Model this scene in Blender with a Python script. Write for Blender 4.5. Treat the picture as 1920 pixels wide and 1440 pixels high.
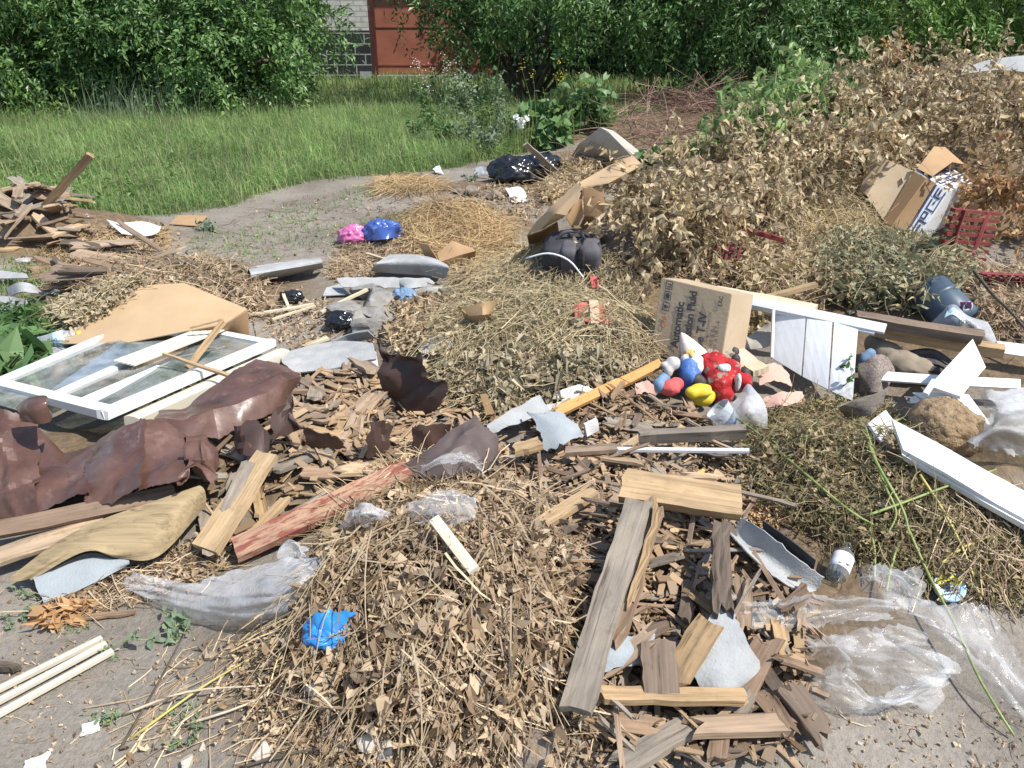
import bpy, math, random
import numpy as np
from mathutils import Vector, Matrix

for _o in list(bpy.data.objects):
    bpy.data.objects.remove(_o)
SC = bpy.context.scene
COL = SC.collection
R = math.radians
rng = np.random.default_rng(11)
random.seed(11)

# ------------------------------------------------------------------ camera
CAM_H, PITCH, HFOV = 1.65, 26.0, 65.0
cd = bpy.data.cameras.new('camera')
cam = bpy.data.objects.new('camera', cd)
COL.objects.link(cam)
cam.location = (0, 0, CAM_H)
cam.rotation_euler = (R(90 - PITCH), 0, 0)
cd.sensor_fit = 'HORIZONTAL'
cd.angle = R(HFOV)
cd.clip_start = 0.05
cd.clip_end = 600
SC.camera = cam

# ------------------------------------------------------------------ light
SUN_AZ, SUN_EL = 118.0, 55.0            # clockwise from the view direction, above the horizon
w = bpy.data.worlds.new('World')
SC.world = w
w.use_nodes = True
wn = w.node_tree.nodes
bg = wn['Background']
sky = wn.new('ShaderNodeTexSky')
sky.sky_type = 'NISHITA'
sky.sun_disc = False
sky.sun_elevation = R(SUN_EL)
sky.sun_rotation = R(SUN_AZ)
w.node_tree.links.new(sky.outputs[0], bg.inputs[0])
bg.inputs[1].default_value = 0.14
sl = bpy.data.lights.new('sun', 'SUN')
sl.energy = 4.4
sl.angle = R(0.5)
sl.color = (1.0, 0.955, 0.89)
so = bpy.data.objects.new('sun', sl)
COL.objects.link(so)
TO_SUN = Vector((math.sin(R(SUN_AZ)) * math.cos(R(SUN_EL)), math.cos(R(SUN_AZ)) * math.cos(R(SUN_EL)), math.sin(R(SUN_EL))))
so.rotation_euler = TO_SUN.to_track_quat('Z', 'Y').to_euler()
so.location = (8, -4, 12)
SC.view_settings.view_transform = 'Standard'
SC.view_settings.look = 'None'
SC.view_settings.exposure = 0.52
SC.view_settings.gamma = 1.0
SC.cycles.max_bounces = 8
SC.cycles.transparent_max_bounces = 24
SC.cycles.caustics_reflective = False
SC.cycles.caustics_refractive = False

# ------------------------------------------------------------------ noise and terrain
def _hash(ix, iy, seed):
    h = np.sin(ix * 127.1 + iy * 311.7 + seed * 74.7) * 43758.5453
    return h - np.floor(h)

def vnoise(x, y, seed=0):
    xi, yi = np.floor(x), np.floor(y)
    fx, fy = x - xi, y - yi
    fx, fy = fx * fx * (3 - 2 * fx), fy * fy * (3 - 2 * fy)
    a, b = _hash(xi, yi, seed), _hash(xi + 1, yi, seed)
    c, d = _hash(xi, yi + 1, seed), _hash(xi + 1, yi + 1, seed)
    return (a + (b - a) * fx) * (1 - fy) + (c + (d - c) * fx) * fy

def fbm(x, y, seed=0, oct=3):
    v, a, s = 0.0, 0.5, 1.0
    for k in range(oct):
        v = v + a * (vnoise(x * s, y * s, seed + k) - 0.5) * 2
        a *= 0.5
        s *= 2.03
    return v

FPX = 960 / math.tan(R(HFOV / 2))
_cp, _sp = math.cos(R(PITCH)), math.sin(R(PITCH))

def rays(px, py):
    px, py = np.asarray(px, float), np.asarray(py, float)
    a, b = (px - 960) / FPX, (py - 720) / FPX
    return np.stack([a, _cp - b * _sp, -_sp - b * _cp], -1)

def G(px, py, z=0.0):
    d = rays(px, py)
    t = (CAM_H - z) / max(1e-3, -d[2])
    return np.array([d[0] * t, d[1] * t, z])

def Wy(px, py, y):
    """point on the pixel's line of sight at forward distance y (metres)"""
    d = rays(px, py)
    t = y / d[1]
    return np.array([d[0] * t, y, CAM_H + d[2] * t])

MOUNDS = []
def mound(px, py, rx, ry, h, rot=0.0):
    g = G(px, py)
    MOUNDS.append((g[0], g[1], rx, ry, h, math.cos(R(rot)), math.sin(R(rot))))

mound(800, 1215, .50, .47, .20)          # dry stalk heap in front
mound(930, 1180, .30, .30, .08)
mound(1270, 1110, .58, .55, .15)         # splinter heap
mound(1640, 990, .50, .42, .22)          # uprooted herbs
mound(1790, 860, .32, .26, .16)          # clod
mound(1010, 690, .62, .50, .27)          # hay
mound(1090, 560, .55, .50, .26)
mound(300, 570, .95, .45, .13)           # left plant heap
mound(240, 900, .85, .34, .14)           # under the crumpled metal
mound(600, 880, .55, .34, .12)
mound(10, 455, .95, .55, .30)            # board heap on the left
mound(845, 440, .62, .42, .20)           # straw
mound(765, 365, .62, .30, .07)
mound(940, 365, .60, .45, .10)
mound(1060, 330, .7, .6, .22)
mound(1500, 560, 1.15, .60, .22)
mound(1830, 640, .9, .7, .22)
mound(1420, 430, 1.1, .8, .30)
mound(1800, 360, 2.2, 1.3, .48)          # brushwood
mound(1900, 280, 2.6, 1.5, .55)
mound(1250, 265, 1.4, .8, .32)
mound(740, 600, .5, .3, .06)

def mheight(x, y):
    s = 0.0
    for cx, cy, rx, ry, h, c, n in MOUNDS:
        dx, dy = x - cx, y - cy
        u, v = (dx * c + dy * n) / rx, (-dx * n + dy * c) / ry
        q = u * u + v * v
        s = s + (h * np.exp(-np.minimum(q, 30) ** 1.25)) ** 2.5
    return s ** 0.4

def H(x, y):
    x, y = np.asarray(x, float), np.asarray(y, float)
    m = mheight(x, y)
    k = np.clip(m / 0.12, 0, 1)
    return m + 0.022 * fbm(x * 1.1, y * 1.1, 3, 2) + k * 0.035 * fbm(x * 5, y * 5, 9, 2) + 0.007 * fbm(x * 9, y * 9, 17, 2)

_T = np.geomspace(0.8, 45, 420)
def Pv(px, py, h=0.0):
    """points where the lines of sight of many pixels meet the terrain raised by h"""
    px, py = np.atleast_1d(np.asarray(px, float)), np.atleast_1d(np.asarray(py, float))
    h = np.broadcast_to(np.asarray(h, float), px.shape)
    d = rays(px, py)
    pts = d[:, None, :] * _T[None, :, None]
    z = CAM_H + pts[..., 2]
    g = z - (H(pts[..., 0], pts[..., 1]) + h[:, None])
    neg = g < 0
    k = np.where(neg.any(1), neg.argmax(1), len(_T) - 1)
    k = np.maximum(k, 1)
    n = np.arange(len(px))
    g0, g1 = g[n, k - 1], g[n, k]
    f = np.clip(g0 / np.where(abs(g0 - g1) < 1e-9, 1, g0 - g1), 0, 1)
    t = _T[k - 1] + (_T[k] - _T[k - 1]) * f
    r = d * t[:, None]
    r[:, 2] += CAM_H
    return r

def P(px, py, h=0.0):
    return Pv([px], [py], [h])[0]

def on(x, y, dz=0.0):
    return np.array([x, y, float(H(x, y)) + dz])

def inside(poly, x, y):
    r = np.zeros(np.shape(x), bool)
    n = len(poly)
    for i in range(n):
        x1, y1 = poly[i][0], poly[i][1]
        x2, y2 = poly[(i + 1) % n][0], poly[(i + 1) % n][1]
        c = ((y1 > y) != (y2 > y)) & (x < (x2 - x1) * (y - y1) / (y2 - y1 + 1e-12) + x1)
        r ^= c
    return r

def scatter(poly_px, n):
    """n ground points (x, y) spread evenly over the patch whose outline is seen at these pixels"""
    w = Pv([p[0] for p in poly_px], [p[1] for p in poly_px])[:, :2]
    lo, hi = w.min(0), w.max(0)
    out = np.zeros((0, 2))
    while len(out) < n:
        q = lo + (hi - lo) * rng.random((n * 2, 2))
        out = np.vstack([out, q[inside(w, q[:, 0], q[:, 1])]])
    return out[:n]

# ------------------------------------------------------------------ objects
def mk(name, V, F, mat=None, smooth=False):
    me = bpy.data.meshes.new(name)
    V = np.ascontiguousarray(V, dtype=np.float32)
    if isinstance(F, np.ndarray):
        m, k = F.shape
        me.vertices.add(len(V))
        me.vertices.foreach_set('co', V.ravel())
        me.loops.add(m * k)
        me.loops.foreach_set('vertex_index', np.ascontiguousarray(F, dtype=np.int32).ravel())
        me.polygons.add(m)
        me.polygons.foreach_set('loop_start', np.arange(0, m * k, k, dtype=np.int32))
        me.polygons.foreach_set('use_smooth', np.full(m, bool(smooth)))
        me.update(calc_edges=True)
    else:
        me.from_pydata(V.tolist(), [], F)
        if smooth:
            me.polygons.foreach_set('use_smooth', np.ones(len(me.polygons), bool))
        me.update()
    if smooth and smooth is not True:            # an angle in degrees: creases sharper than that stay sharp
        me.set_sharp_from_angle(angle=R(smooth))
    if mat is not None:
        me.materials.append(mat)
    return me

def tag(o, label=None, cat=None, group=None, kind=None):
    if label: o['label'] = label
    if cat: o['category'] = cat
    if group: o['group'] = group
    if kind: o['kind'] = kind
    return o

def thing(name, label, cat, loc, group=None):
    o = bpy.data.objects.new(name, None)
    o.empty_display_size = 0.05
    COL.objects.link(o)
    o.location = tuple(float(a) for a in loc)
    return tag(o, label, cat, group)

def root_of(o):
    v = Vector((0, 0, 0))
    while o is not None:
        v += o.location
        o = o.parent
    return np.array(v)

def obj(name, V, F, mat, parent=None, smooth=False, label=None, cat=None, group=None, kind=None, loc=None):
    """V in world coordinates; the mesh is stored about its own base point"""
    V = np.asarray(V, float)
    if loc is None:
        loc = np.array([V[:, 0].mean(), V[:, 1].mean(), V[:, 2].min()])
    loc = np.asarray(loc, float)
    o = bpy.data.objects.new(name, mk(name, V - loc, F, mat, smooth))
    COL.objects.link(o)
    if parent is not None:
        o.parent = parent
        loc = loc - root_of(parent)
    o.location = tuple(loc)
    return tag(o, label, cat, group, kind)

def nrm(v):
    v = np.asarray(v, float)
    return v / np.maximum(1e-9, np.linalg.norm(v, axis=-1, keepdims=True))

# ------------------------------------------------------------------ shapes
def grid_faces(nr, nc):
    i = np.arange(nr - 1)[:, None] * nc + np.arange(nc - 1)[None, :]
    i = i.ravel()
    return np.stack([i, i + 1, i + nc + 1, i + nc], 1)

def thicken(Gd, t):
    """closed sheet of thickness t from a grid of points"""
    nr, nc = Gd.shape[:2]
    du = np.gradient(Gd, axis=1)
    dv = np.gradient(Gd, axis=0)
    n = nrm(np.cross(du, dv))
    n = np.where(n[..., 2:3] < -0.999, -n, n)
    A, B = Gd + n * t / 2, Gd - n * t / 2
    V = np.vstack([A.reshape(-1, 3), B.reshape(-1, 3)])
    f = grid_faces(nr, nc)
    o = nr * nc
    F = [f[:, ::-1], f + o]
    def edge(ix):
        ix = np.asarray(ix)
        return np.stack([ix[:-1], ix[1:], ix[1:] + o, ix[:-1] + o], 1)
    idx = np.arange(o).reshape(nr, nc)
    F += [edge(idx[0]), edge(idx[-1][::-1]), edge(idx[::-1, 0]), edge(idx[:, -1])]
    return V, np.vstack(F)

def resample(Gd, n, axis, smooth):
    Gd = np.moveaxis(Gd, axis, 0)
    m = len(Gd)
    s = np.linspace(0, m - 1, (m - 1) * n + 1)
    k = np.minimum(s.astype(int), m - 2)
    f = (s - k)[:, None, None]
    p1, p2 = Gd[k], Gd[k + 1]
    if smooth and m > 2:
        p0 = np.where((k > 0)[:, None, None], Gd[np.maximum(k - 1, 0)], 2 * p1 - p2)
        p3 = np.where((k < m - 2)[:, None, None], Gd[np.minimum(k + 2, m - 1)], 2 * p2 - p1)
        r = 0.5 * (2 * p1 + (p2 - p0) * f + (2 * p0 - 5 * p1 + 4 * p2 - p3) * f ** 2 + (3 * p1 - p0 - 3 * p2 + p3) * f ** 3)
    else:
        r = p1 + (p2 - p1) * f
    return np.moveaxis(r, 0, axis)

def pgrid(rows):
    a = np.array([[list(q) + [0] * (3 - len(q)) for q in r] for r in rows], float)
    return Pv(a[..., 0].ravel(), a[..., 1].ravel(), a[..., 2].ravel()).reshape(a.shape[0], a.shape[1], 3)

def sheet(name, rows, mat, thick=.002, sub=8, smooth=True, crumple=0.0, cscale=14, edge=0.0, facet=0.0, parent=None, shade=32, world=False, single=False, dent=0.0, folds=0.0, **kw):
    """a bent or crumpled sheet through a grid of points given by (pixel x, pixel y, height over the ground)"""
    Gd = np.array(rows, float) if world else pgrid(rows)
    sm = smooth if isinstance(smooth, tuple) else (smooth, smooth)
    if dent:                                     # hard dents: shift the corners of a coarse net, keep the folds between them straight
        Gd = resample(resample(Gd, 2, 0, sm[0]), 2 if Gd.shape[1] < 6 else 1, 1, sm[1])
        Gd = Gd + np.clip(rng.normal(0, dent, Gd.shape), -1.6 * dent, 1.6 * dent)
        sm = (False, False)
    Gd = resample(resample(Gd, sub, 0, sm[0]), sub, 1, sm[1])
    nr, nc = Gd.shape[:2]
    n = nrm(np.cross(np.gradient(Gd, axis=1), np.gradient(Gd, axis=0)))
    sd = rng.integers(1, 900)
    X, Y = Gd[..., 0] + Gd[..., 2] * .7, Gd[..., 1] - Gd[..., 2] * .7
    if crumple:
        a = fbm(X * cscale, Y * cscale, sd, 3)
        b = 1 - 2 * abs(fbm(X * cscale * .7 + 9, Y * cscale * .7, sd + 5, 2)) * 1.6
        Gd = Gd + n * (crumple * (0.6 * a + 0.6 * b))[..., None]
    if facet:
        # creases: straight ridges and valleys pressed into the sheet
        for _ in range(11):
            c = Gd[rng.integers(nr), rng.integers(nc)]
            d = nrm(rng.normal(size=3) * [1, 1, .7])
            wd = .018 + .05 * rng.random()
            Gd = Gd + n * (np.maximum(0, 1 - abs(((Gd - c) * d).sum(-1)) / wd) * facet * rng.normal())[..., None]
    if folds:
        # long soft folds running along the strip
        u, v = np.meshgrid(np.linspace(0, Gd.shape[1] / sub * .55, nc), np.linspace(0, 1, nr))
        q = 1 - 2.2 * abs(fbm(u + sd, v * 3.2 + .8 * vnoise(u * 2, v * 0, sd), sd, 2))
        Gd = Gd + n * (folds * (q - .3) + folds * .5 * fbm(u * 3, v * 5, sd + 4, 2))[..., None]
    if edge:
        e = edge * (vnoise(np.arange(nc) * .9, np.zeros(nc), sd) - .5)
        Gd[0] += (Gd[0] - Gd[1]) / np.linalg.norm(Gd[0] - Gd[1], axis=1, keepdims=True) * e[:, None]
        Gd[-1] += (Gd[-1] - Gd[-2]) / np.linalg.norm(Gd[-1] - Gd[-2], axis=1, keepdims=True) * e[::-1, None]
        e = edge * (vnoise(np.arange(nr) * .9, np.zeros(nr), sd + 3) - .5)
        Gd[:, 0] += nrm(Gd[:, 0] - Gd[:, 1]) * e[:, None]
        Gd[:, -1] += nrm(Gd[:, -1] - Gd[:, -2]) * e[::-1, None]
    if single:                                   # film: thinner than anything the eye could tell
        V, F = Gd.reshape(-1, 3), grid_faces(nr, nc)
    else:
        V, F = thicken(Gd, thick)
    return obj(name, V, F, mat, parent, shade, **kw)

def board_geo(L, w, t, nseg=5, m=4, jag=0.0, warp=0.0, taper=0.0, rough=0.0):
    """board along local x with broken ends; underside at z = 0"""
    xs = np.linspace(0, L, nseg + 1)
    ys = np.linspace(-w / 2, w / 2, m)
    X, Y = np.meshgrid(xs, ys, indexing='ij')
    sc = 1 - taper * (X / L)
    Y = Y * sc
    if jag:
        X[0] += np.abs(rng.normal(0, jag, m))
        X[-1] -= np.abs(rng.normal(0, jag, m))
    b = warp * np.sin(X / L * math.pi + rng.normal()) * rng.normal()
    tw = warp * 1.5 * (X / L - .5) * (Y / max(w, 1e-6)) * rng.normal()
    r = lambda: rng.normal(0, rough, X.shape) if rough else 0
    Y = Y + (rng.normal(0, rough, (nseg + 1, 1)) if rough else 0) + r() * .5
    top = np.stack([X, Y, t + b + tw + r() * .5 + 0 * X], -1)
    bot = np.stack([X + (rng.normal(0, jag * .3, X.shape) if jag else 0) * np.isin(np.arange(nseg + 1), [0, nseg])[:, None], Y, b + tw + 0 * X], -1)
    if not rough:                       # sawn board: ease the long arrises a little
        e = min(t, w) * .12
        top[:, 0, 2] -= e; top[:, -1, 2] -= e
        bot[:, 0, 2] += e * .5; bot[:, -1, 2] += e * .5
    nr, nc = nseg + 1, m
    V = np.vstack([top.reshape(-1, 3), bot.reshape(-1, 3)])
    f = grid_faces(nr, nc); o = nr * nc
    idx = np.arange(o).reshape(nr, nc)
    def edge(ix): return np.stack([ix[:-1], ix[1:], ix[1:] + o, ix[:-1] + o], 1)
    F = np.vstack([f[:, ::-1], f + o, edge(idx[0]), edge(idx[-1][::-1]), edge(idx[::-1, 0]), edge(idx[:, -1])])
    return V, F

def frame(A, B, roll=0.0, up=(0, 0, 1)):
    A, B = np.asarray(A, float), np.asarray(B, float)
    x = nrm(B - A)
    y = nrm(np.cross(up, x))
    z = np.cross(x, y)
    c, s = math.cos(R(roll)), math.sin(R(roll))
    y2, z2 = y * c + z * s, z * c - y * s
    return Matrix(((x[0], y2[0], z2[0], A[0]), (x[1], y2[1], z2[1], A[1]), (x[2], y2[2], z2[2], A[2]), (0, 0, 0, 1)))

def place(name, V, F, mat, M, parent=None, smooth=False, label=None, cat=None, group=None, kind=None):
    o = bpy.data.objects.new(name, mk(name, V, F, mat, smooth))
    COL.objects.link(o)
    if parent is not None:
        o.parent = parent
        M = Matrix.Translation(Vector(-root_of(parent))) @ M
    o.matrix_local = M
    return tag(o, label, cat, group, kind)

def plank(name, a, b, w, t, mat, roll=0.0, parent=None, nseg=6, m=4, jag=.0, warp=0.0, taper=0.0, rough=0.0, up=(0, 0, 1), world=False, label=None, cat=None, group=None):
    """board between two points given as (pixel x, pixel y, height over the ground)"""
    A, B = (np.asarray(a, float), np.asarray(b, float)) if world else (P(*a), P(*b))
    V, F = board_geo(float(np.linalg.norm(B - A)), w, t, nseg, m, jag, warp, taper, rough)
    return place(name, V, F, mat, frame(A, B, roll, up), parent, False, label, cat, group)

def tubes(Pts, Rad, sides=3):
    """many tubes at once: Pts (n, k, 3), Rad (n, k)"""
    n, k = Pts.shape[:2]
    T = nrm(np.gradient(Pts, axis=1))
    ref = np.where(abs(T[..., 2:3]) > .9, np.array([1., 0, 0]), np.array([0, 0, 1.]))
    U = nrm(np.cross(T, ref)); W2 = np.cross(T, U)
    a = np.arange(sides) * 2 * math.pi / sides
    V = Pts[:, :, None, :] + Rad[:, :, None, None] * (np.cos(a)[None, None, :, None] * U[:, :, None, :] + np.sin(a)[None, None, :, None] * W2[:, :, None, :])
    base = (np.arange(n)[:, None, None] * k + np.arange(k - 1)[None, :, None]) * sides
    j = np.arange(sides)[None, None, :]; j2 = (j + 1) % sides
    F = np.stack([base + j, base + j2, base + sides + j2, base + sides + j], -1).reshape(-1, 4)
    return V.reshape(-1, 3), F

def tube(name, pts, r, mat, parent=None, sides=7, sub=4, **kw):
    g = np.array(pts, float)[None]
    g = resample(g, sub, 1, True)
    k = g.shape[1]
    rr = np.interp(np.linspace(0, 1, k), np.linspace(0, 1, len(r)), r)[None] if np.ndim(r) else np.full((1, k), r)
    V, F = tubes(g, rr, sides)
    fl = F.tolist()
    fl.append(list(range(sides))[::-1]); fl.append([len(V) - sides + i for i in range(sides)])
    return obj(name, V, fl, mat, parent, True, **kw)

def leafs(Pb, D, N, L, Wd, fold=.12, curl=.1, fine=False):
    """leaf blades: base points, directions, normals -> vertices and triangles"""
    n = len(Pb)
    L = np.broadcast_to(np.asarray(L, float), (n,))[:, None]; Wd = np.broadcast_to(np.asarray(Wd, float), (n,))[:, None]
    D = nrm(D); S = nrm(np.cross(D, N)); N = np.cross(S, D)
    cu = (curl * rng.normal(1, .6, (n, 1))) * L
    fo = fold * rng.normal(1, .5, (n, 1)) * Wd
    if not fine:
        l = Pb + D * L * .48 + S * Wd / 2 + N * (cu * .5 + fo)
        r = Pb + D * L * .48 - S * Wd / 2 + N * (cu * .5 + fo)
        tip = Pb + D * L - N * cu * .6
        V = np.stack([Pb, l, tip, r], 1).reshape(-1, 3)
        b = np.arange(n)[:, None] * 4
        F = np.concatenate([b + [0, 2, 1], b + [0, 3, 2]], 1).reshape(-1, 3)
        return V, F
    mid = Pb + D * L * .5 + N * cu * .6
    q1 = rng.normal(0, .42, (n, 1)) * Wd; q2 = rng.normal(0, .42, (n, 1)) * Wd
    l1 = Pb + D * L * .25 + S * Wd * .38 + N * (cu * .3 + fo + q1)
    r1 = Pb + D * L * .25 - S * Wd * .38 + N * (cu * .3 + fo + q2)
    l2 = Pb + D * L * .66 + S * Wd * .45 + N * (cu * .4 + fo - q2)
    r2 = Pb + D * L * .66 - S * Wd * .45 + N * (cu * .4 + fo - q1)
    tip = Pb + D * L * .96 - N * cu * 1.0
    V = np.stack([Pb, l1, r1, mid, l2, r2, tip], 1).reshape(-1, 3)
    b = np.arange(n)[:, None] * 7
    F = np.concatenate([b + [0, 3, 1], b + [0, 2, 3], b + [1, 3, 4], b + [3, 2, 5], b + [3, 6, 4], b + [3, 5, 6]], 1).reshape(-1, 3)
    return V, F

def unit(n):
    return nrm(rng.normal(size=(n, 3)))

def ball(c, r, seg=14, rings=9, M=None):
    u = np.linspace(0, math.pi, rings + 1)[1:-1]; v = np.arange(seg) * 2 * math.pi / seg
    V = [[0, 0, 1]]
    for a in u:
        for b in v: V.append([math.sin(a) * math.cos(b), math.sin(a) * math.sin(b), math.cos(a)])
    V.append([0, 0, -1]); V = np.array(V) * np.asarray(r)
    if M is not None: V = V @ np.asarray(M).T
    V = V + np.asarray(c)
    F = []
    for j in range(seg): F.append([0, 1 + j, 1 + (j + 1) % seg])
    for i in range(len(u) - 1):
        for j in range(seg):
            a = 1 + i * seg; F.append([a + j, a + seg + j, a + seg + (j + 1) % seg, a + (j + 1) % seg])
    a = 1 + (len(u) - 1) * seg
    for j in range(seg): F.append([a + j, len(V) - 1, a + (j + 1) % seg])
    return V, F

class MB:
    def __init__(s): s.V, s.F, s.n = [], [], 0
    def add(s, V, F):
        V = np.asarray(V, float); F = F.tolist() if isinstance(F, np.ndarray) else F
        s.V.append(V); s.F += [[i + s.n for i in f] for f in F]; s.n += len(V)
        return s
    def build(s, name, mat, parent=None, smooth=False, **kw):
        return obj(name, np.vstack(s.V), s.F, mat, parent, smooth, **kw)
    def box(s, o, x, y, z):
        """box from corner o along the three edge vectors"""
        o, x, y, z = (np.asarray(q, float) for q in (o, x, y, z))
        V = [o, o + x, o + x + y, o + y, o + z, o + x + z, o + x + y + z, o + y + z]
        F = [[0, 3, 2, 1], [4, 5, 6, 7], [0, 1, 5, 4], [1, 2, 6, 5], [2, 3, 7, 6], [3, 0, 4, 7]]
        return s.add(V, F)
    def bar(s, A, B, w, t, up=(0, 0, 1)):
        V, F = board_geo(float(np.linalg.norm(np.asarray(B) - np.asarray(A))), w, t, 1, 3)
        M = np.array(frame(A, B, 0, up))
        return s.add(V @ M[:3, :3].T + M[:3, 3], F)

def lathe(profile, seg=24):
    """profile [(z, r)...] about z -> V, F"""
    V = []; F = []
    for z, r in profile:
        for j in range(seg):
            a = j * 2 * math.pi / seg; V.append([r * math.cos(a), r * math.sin(a), z])
    for i in range(len(profile) - 1):
        for j in range(seg):
            F.append([i * seg + j, i * seg + (j + 1) % seg, (i + 1) * seg + (j + 1) % seg, (i + 1) * seg + j])
    return np.array(V), F

def text_on(name, body, size, mat, origin, xdir, ydir, parent, label=None, align='LEFT', width=1.0, offs=.0):
    c = bpy.data.curves.new(name, 'FONT')
    c.body = body; c.size = size; c.align_x = align; c.extrude = .0003
    c.space_character = width; c.offset = offs
    c.materials.append(mat)
    o = bpy.data.objects.new(name, c)
    COL.objects.link(o)
    x = nrm(xdir); z = nrm(np.cross(x, ydir)); y = np.cross(z, x)
    M = Matrix(((x[0], y[0], z[0], origin[0]), (x[1], y[1], z[1], origin[1]), (x[2], y[2], z[2], origin[2]), (0, 0, 0, 1)))
    bpy.context.view_layer.update()
    me = bpy.data.meshes.new_from_object(o)      # lettering as a real mesh
    bpy.data.objects.remove(o)
    o = bpy.data.objects.new(name, me)
    COL.objects.link(o)
    o.parent = parent
    o.matrix_local = Matrix.Translation(Vector(-root_of(parent))) @ M
    if label: o['label'] = label
    return o
# ------------------------------------------------------------------ materials
def newmat(name):
    m = bpy.data.materials.new(name)
    m.use_nodes = True
    nt = m.node_tree
    return m, nt, nt.nodes['Principled BSDF'], nt.nodes['Material Output']

def node(nt, kind, **kw):
    n = nt.nodes.new(kind)
    for k, v in kw.items():
        if isinstance(k, str) and k.startswith('i_'):
            n.inputs[k[2:].replace('_', ' ')].default_value = v
        else:
            setattr(n, k, v)
    return n

def ramp(nt, stops, interp='LINEAR'):
    n = nt.nodes.new('ShaderNodeValToRGB')
    n.color_ramp.interpolation = interp
    e = n.color_ramp.elements
    while len(e) < len(stops): e.new(0.5)
    for q, (p, c) in zip(e, stops):
        q.position = p
        q.color = (*c, 1) if len(c) == 3 else c
    return n

def spread(cols):
    k = len(cols)
    return [(i / max(1, k - 1), c) for i, c in enumerate(cols)]

def mix(nt, a, b, fac, mode='MIX'):
    n = nt.nodes.new('ShaderNodeMix')
    n.data_type = 'RGBA'; n.blend_type = mode
    for sock, v in ((n.inputs[0], fac), (n.inputs[6], a), (n.inputs[7], b)):
        if hasattr(v, 'node'): nt.links.new(v, sock)
        elif isinstance(v, tuple): sock.default_value = (*v, 1)
        else: sock.default_value = v
    return n.outputs[2]

def noise_tex(nt, scale, detail=5, stretch=(1, 1, 1), rough=.55, dist=0.0, coords='Object'):
    tc = nt.nodes.new('ShaderNodeTexCoord')
    mp = nt.nodes.new('ShaderNodeMapping')
    mp.inputs['Scale'].default_value = stretch
    oi = nt.nodes.new('ShaderNodeObjectInfo')
    ml = nt.nodes.new('ShaderNodeVectorMath'); ml.operation = 'SCALE'
    ml.inputs[0].default_value = (37., 91., 53.)
    nt.links.new(oi.outputs['Random'], ml.inputs['Scale'])
    nt.links.new(ml.outputs[0], mp.inputs['Location'])
    nt.links.new(tc.outputs[coords], mp.inputs[0])
    n = nt.nodes.new('ShaderNodeTexNoise')
    n.inputs['Scale'].default_value = scale
    n.inputs['Detail'].default_value = detail
    n.inputs['Roughness'].default_value = rough
    n.inputs['Distortion'].default_value = dist
    nt.links.new(mp.outputs[0], n.inputs['Vector'])
    return n.outputs['Fac']

def bump(nt, b, h, strength, dist=.01):
    n = nt.nodes.new('ShaderNodeBump')
    n.inputs['Strength'].default_value = strength
    n.inputs['Distance'].default_value = dist
    nt.links.new(h, n.inputs['Height'])
    nt.links.new(n.outputs[0], b.inputs['Normal'])

def m_leaf(name, cols, rough=.6, trans=.3, spec=.3, vary=.25):
    """leaves, blades, stalks: every single one takes its own tone"""
    m, nt, b, out = newmat(name)
    g = nt.nodes.new('ShaderNodeNewGeometry')
    r = ramp(nt, spread(cols))
    nt.links.new(g.outputs['Random Per Island'], r.inputs[0])
    n = noise_tex(nt, 1.7, 3)
    rr = ramp(nt, [(.3, (1 - vary,) * 3), (.7, (1 + vary,) * 3)])
    nt.links.new(n, rr.inputs[0])
    c = mix(nt, r.outputs[0], rr.outputs[0], 1.0, 'MULTIPLY')
    nt.links.new(c, b.inputs['Base Color'])
    b.inputs['Roughness'].default_value = rough
    b.inputs['Specular IOR Level'].default_value = spec
    if trans:
        t = nt.nodes.new('ShaderNodeBsdfTranslucent')
        nt.links.new(c, t.inputs[0])
        mx = nt.nodes.new('ShaderNodeMixShader')
        mx.inputs[0].default_value = trans
        nt.links.new(b.outputs[0], mx.inputs[1]); nt.links.new(t.outputs[0], mx.inputs[2])
        nt.links.new(mx.outputs[0], out.inputs[0])
    return m

def m_plain(name, cols, scale=8, rough=.6, detail=6, bp=.15, spec=.4, metal=0, stretch=(1, 1, 1), coat=0, spots=None, spot_at=(.62, .68), spot_scale=40, bscale=None, rough_var=0):
    """mottled surface; spots = colour of dirt or wear patches"""
    m, nt, b, out = newmat(name)
    n = noise_tex(nt, scale, detail, stretch)
    r = ramp(nt, [(.3 + .4 * p, c) for p, c in spread(cols)])
    nt.links.new(n, r.inputs[0])
    c = r.outputs[0]
    if spots:
        s = noise_tex(nt, spot_scale, 6, rough=.65)
        f = ramp(nt, [(spot_at[0], (0, 0, 0)), (spot_at[1], (1, 1, 1))])
        nt.links.new(s, f.inputs[0])
        c = mix(nt, c, spots, f.outputs[0])
    nt.links.new(c, b.inputs['Base Color'])
    b.inputs['Roughness'].default_value = rough
    if rough_var:
        q = noise_tex(nt, scale * 2.5, 5)
        f = ramp(nt, [(.3, (rough - rough_var,) * 3), (.7, (rough + rough_var,) * 3)])
        nt.links.new(q, f.inputs[0]); nt.links.new(f.outputs[0], b.inputs['Roughness'])
    b.inputs['Specular IOR Level'].default_value = spec
    b.inputs['Metallic'].default_value = metal
    b.inputs['Coat Weight'].default_value = coat
    if bp:
        h = noise_tex(nt, bscale or scale * 4, 6, stretch)
        bump(nt, b, h, bp)
    return m

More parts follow.
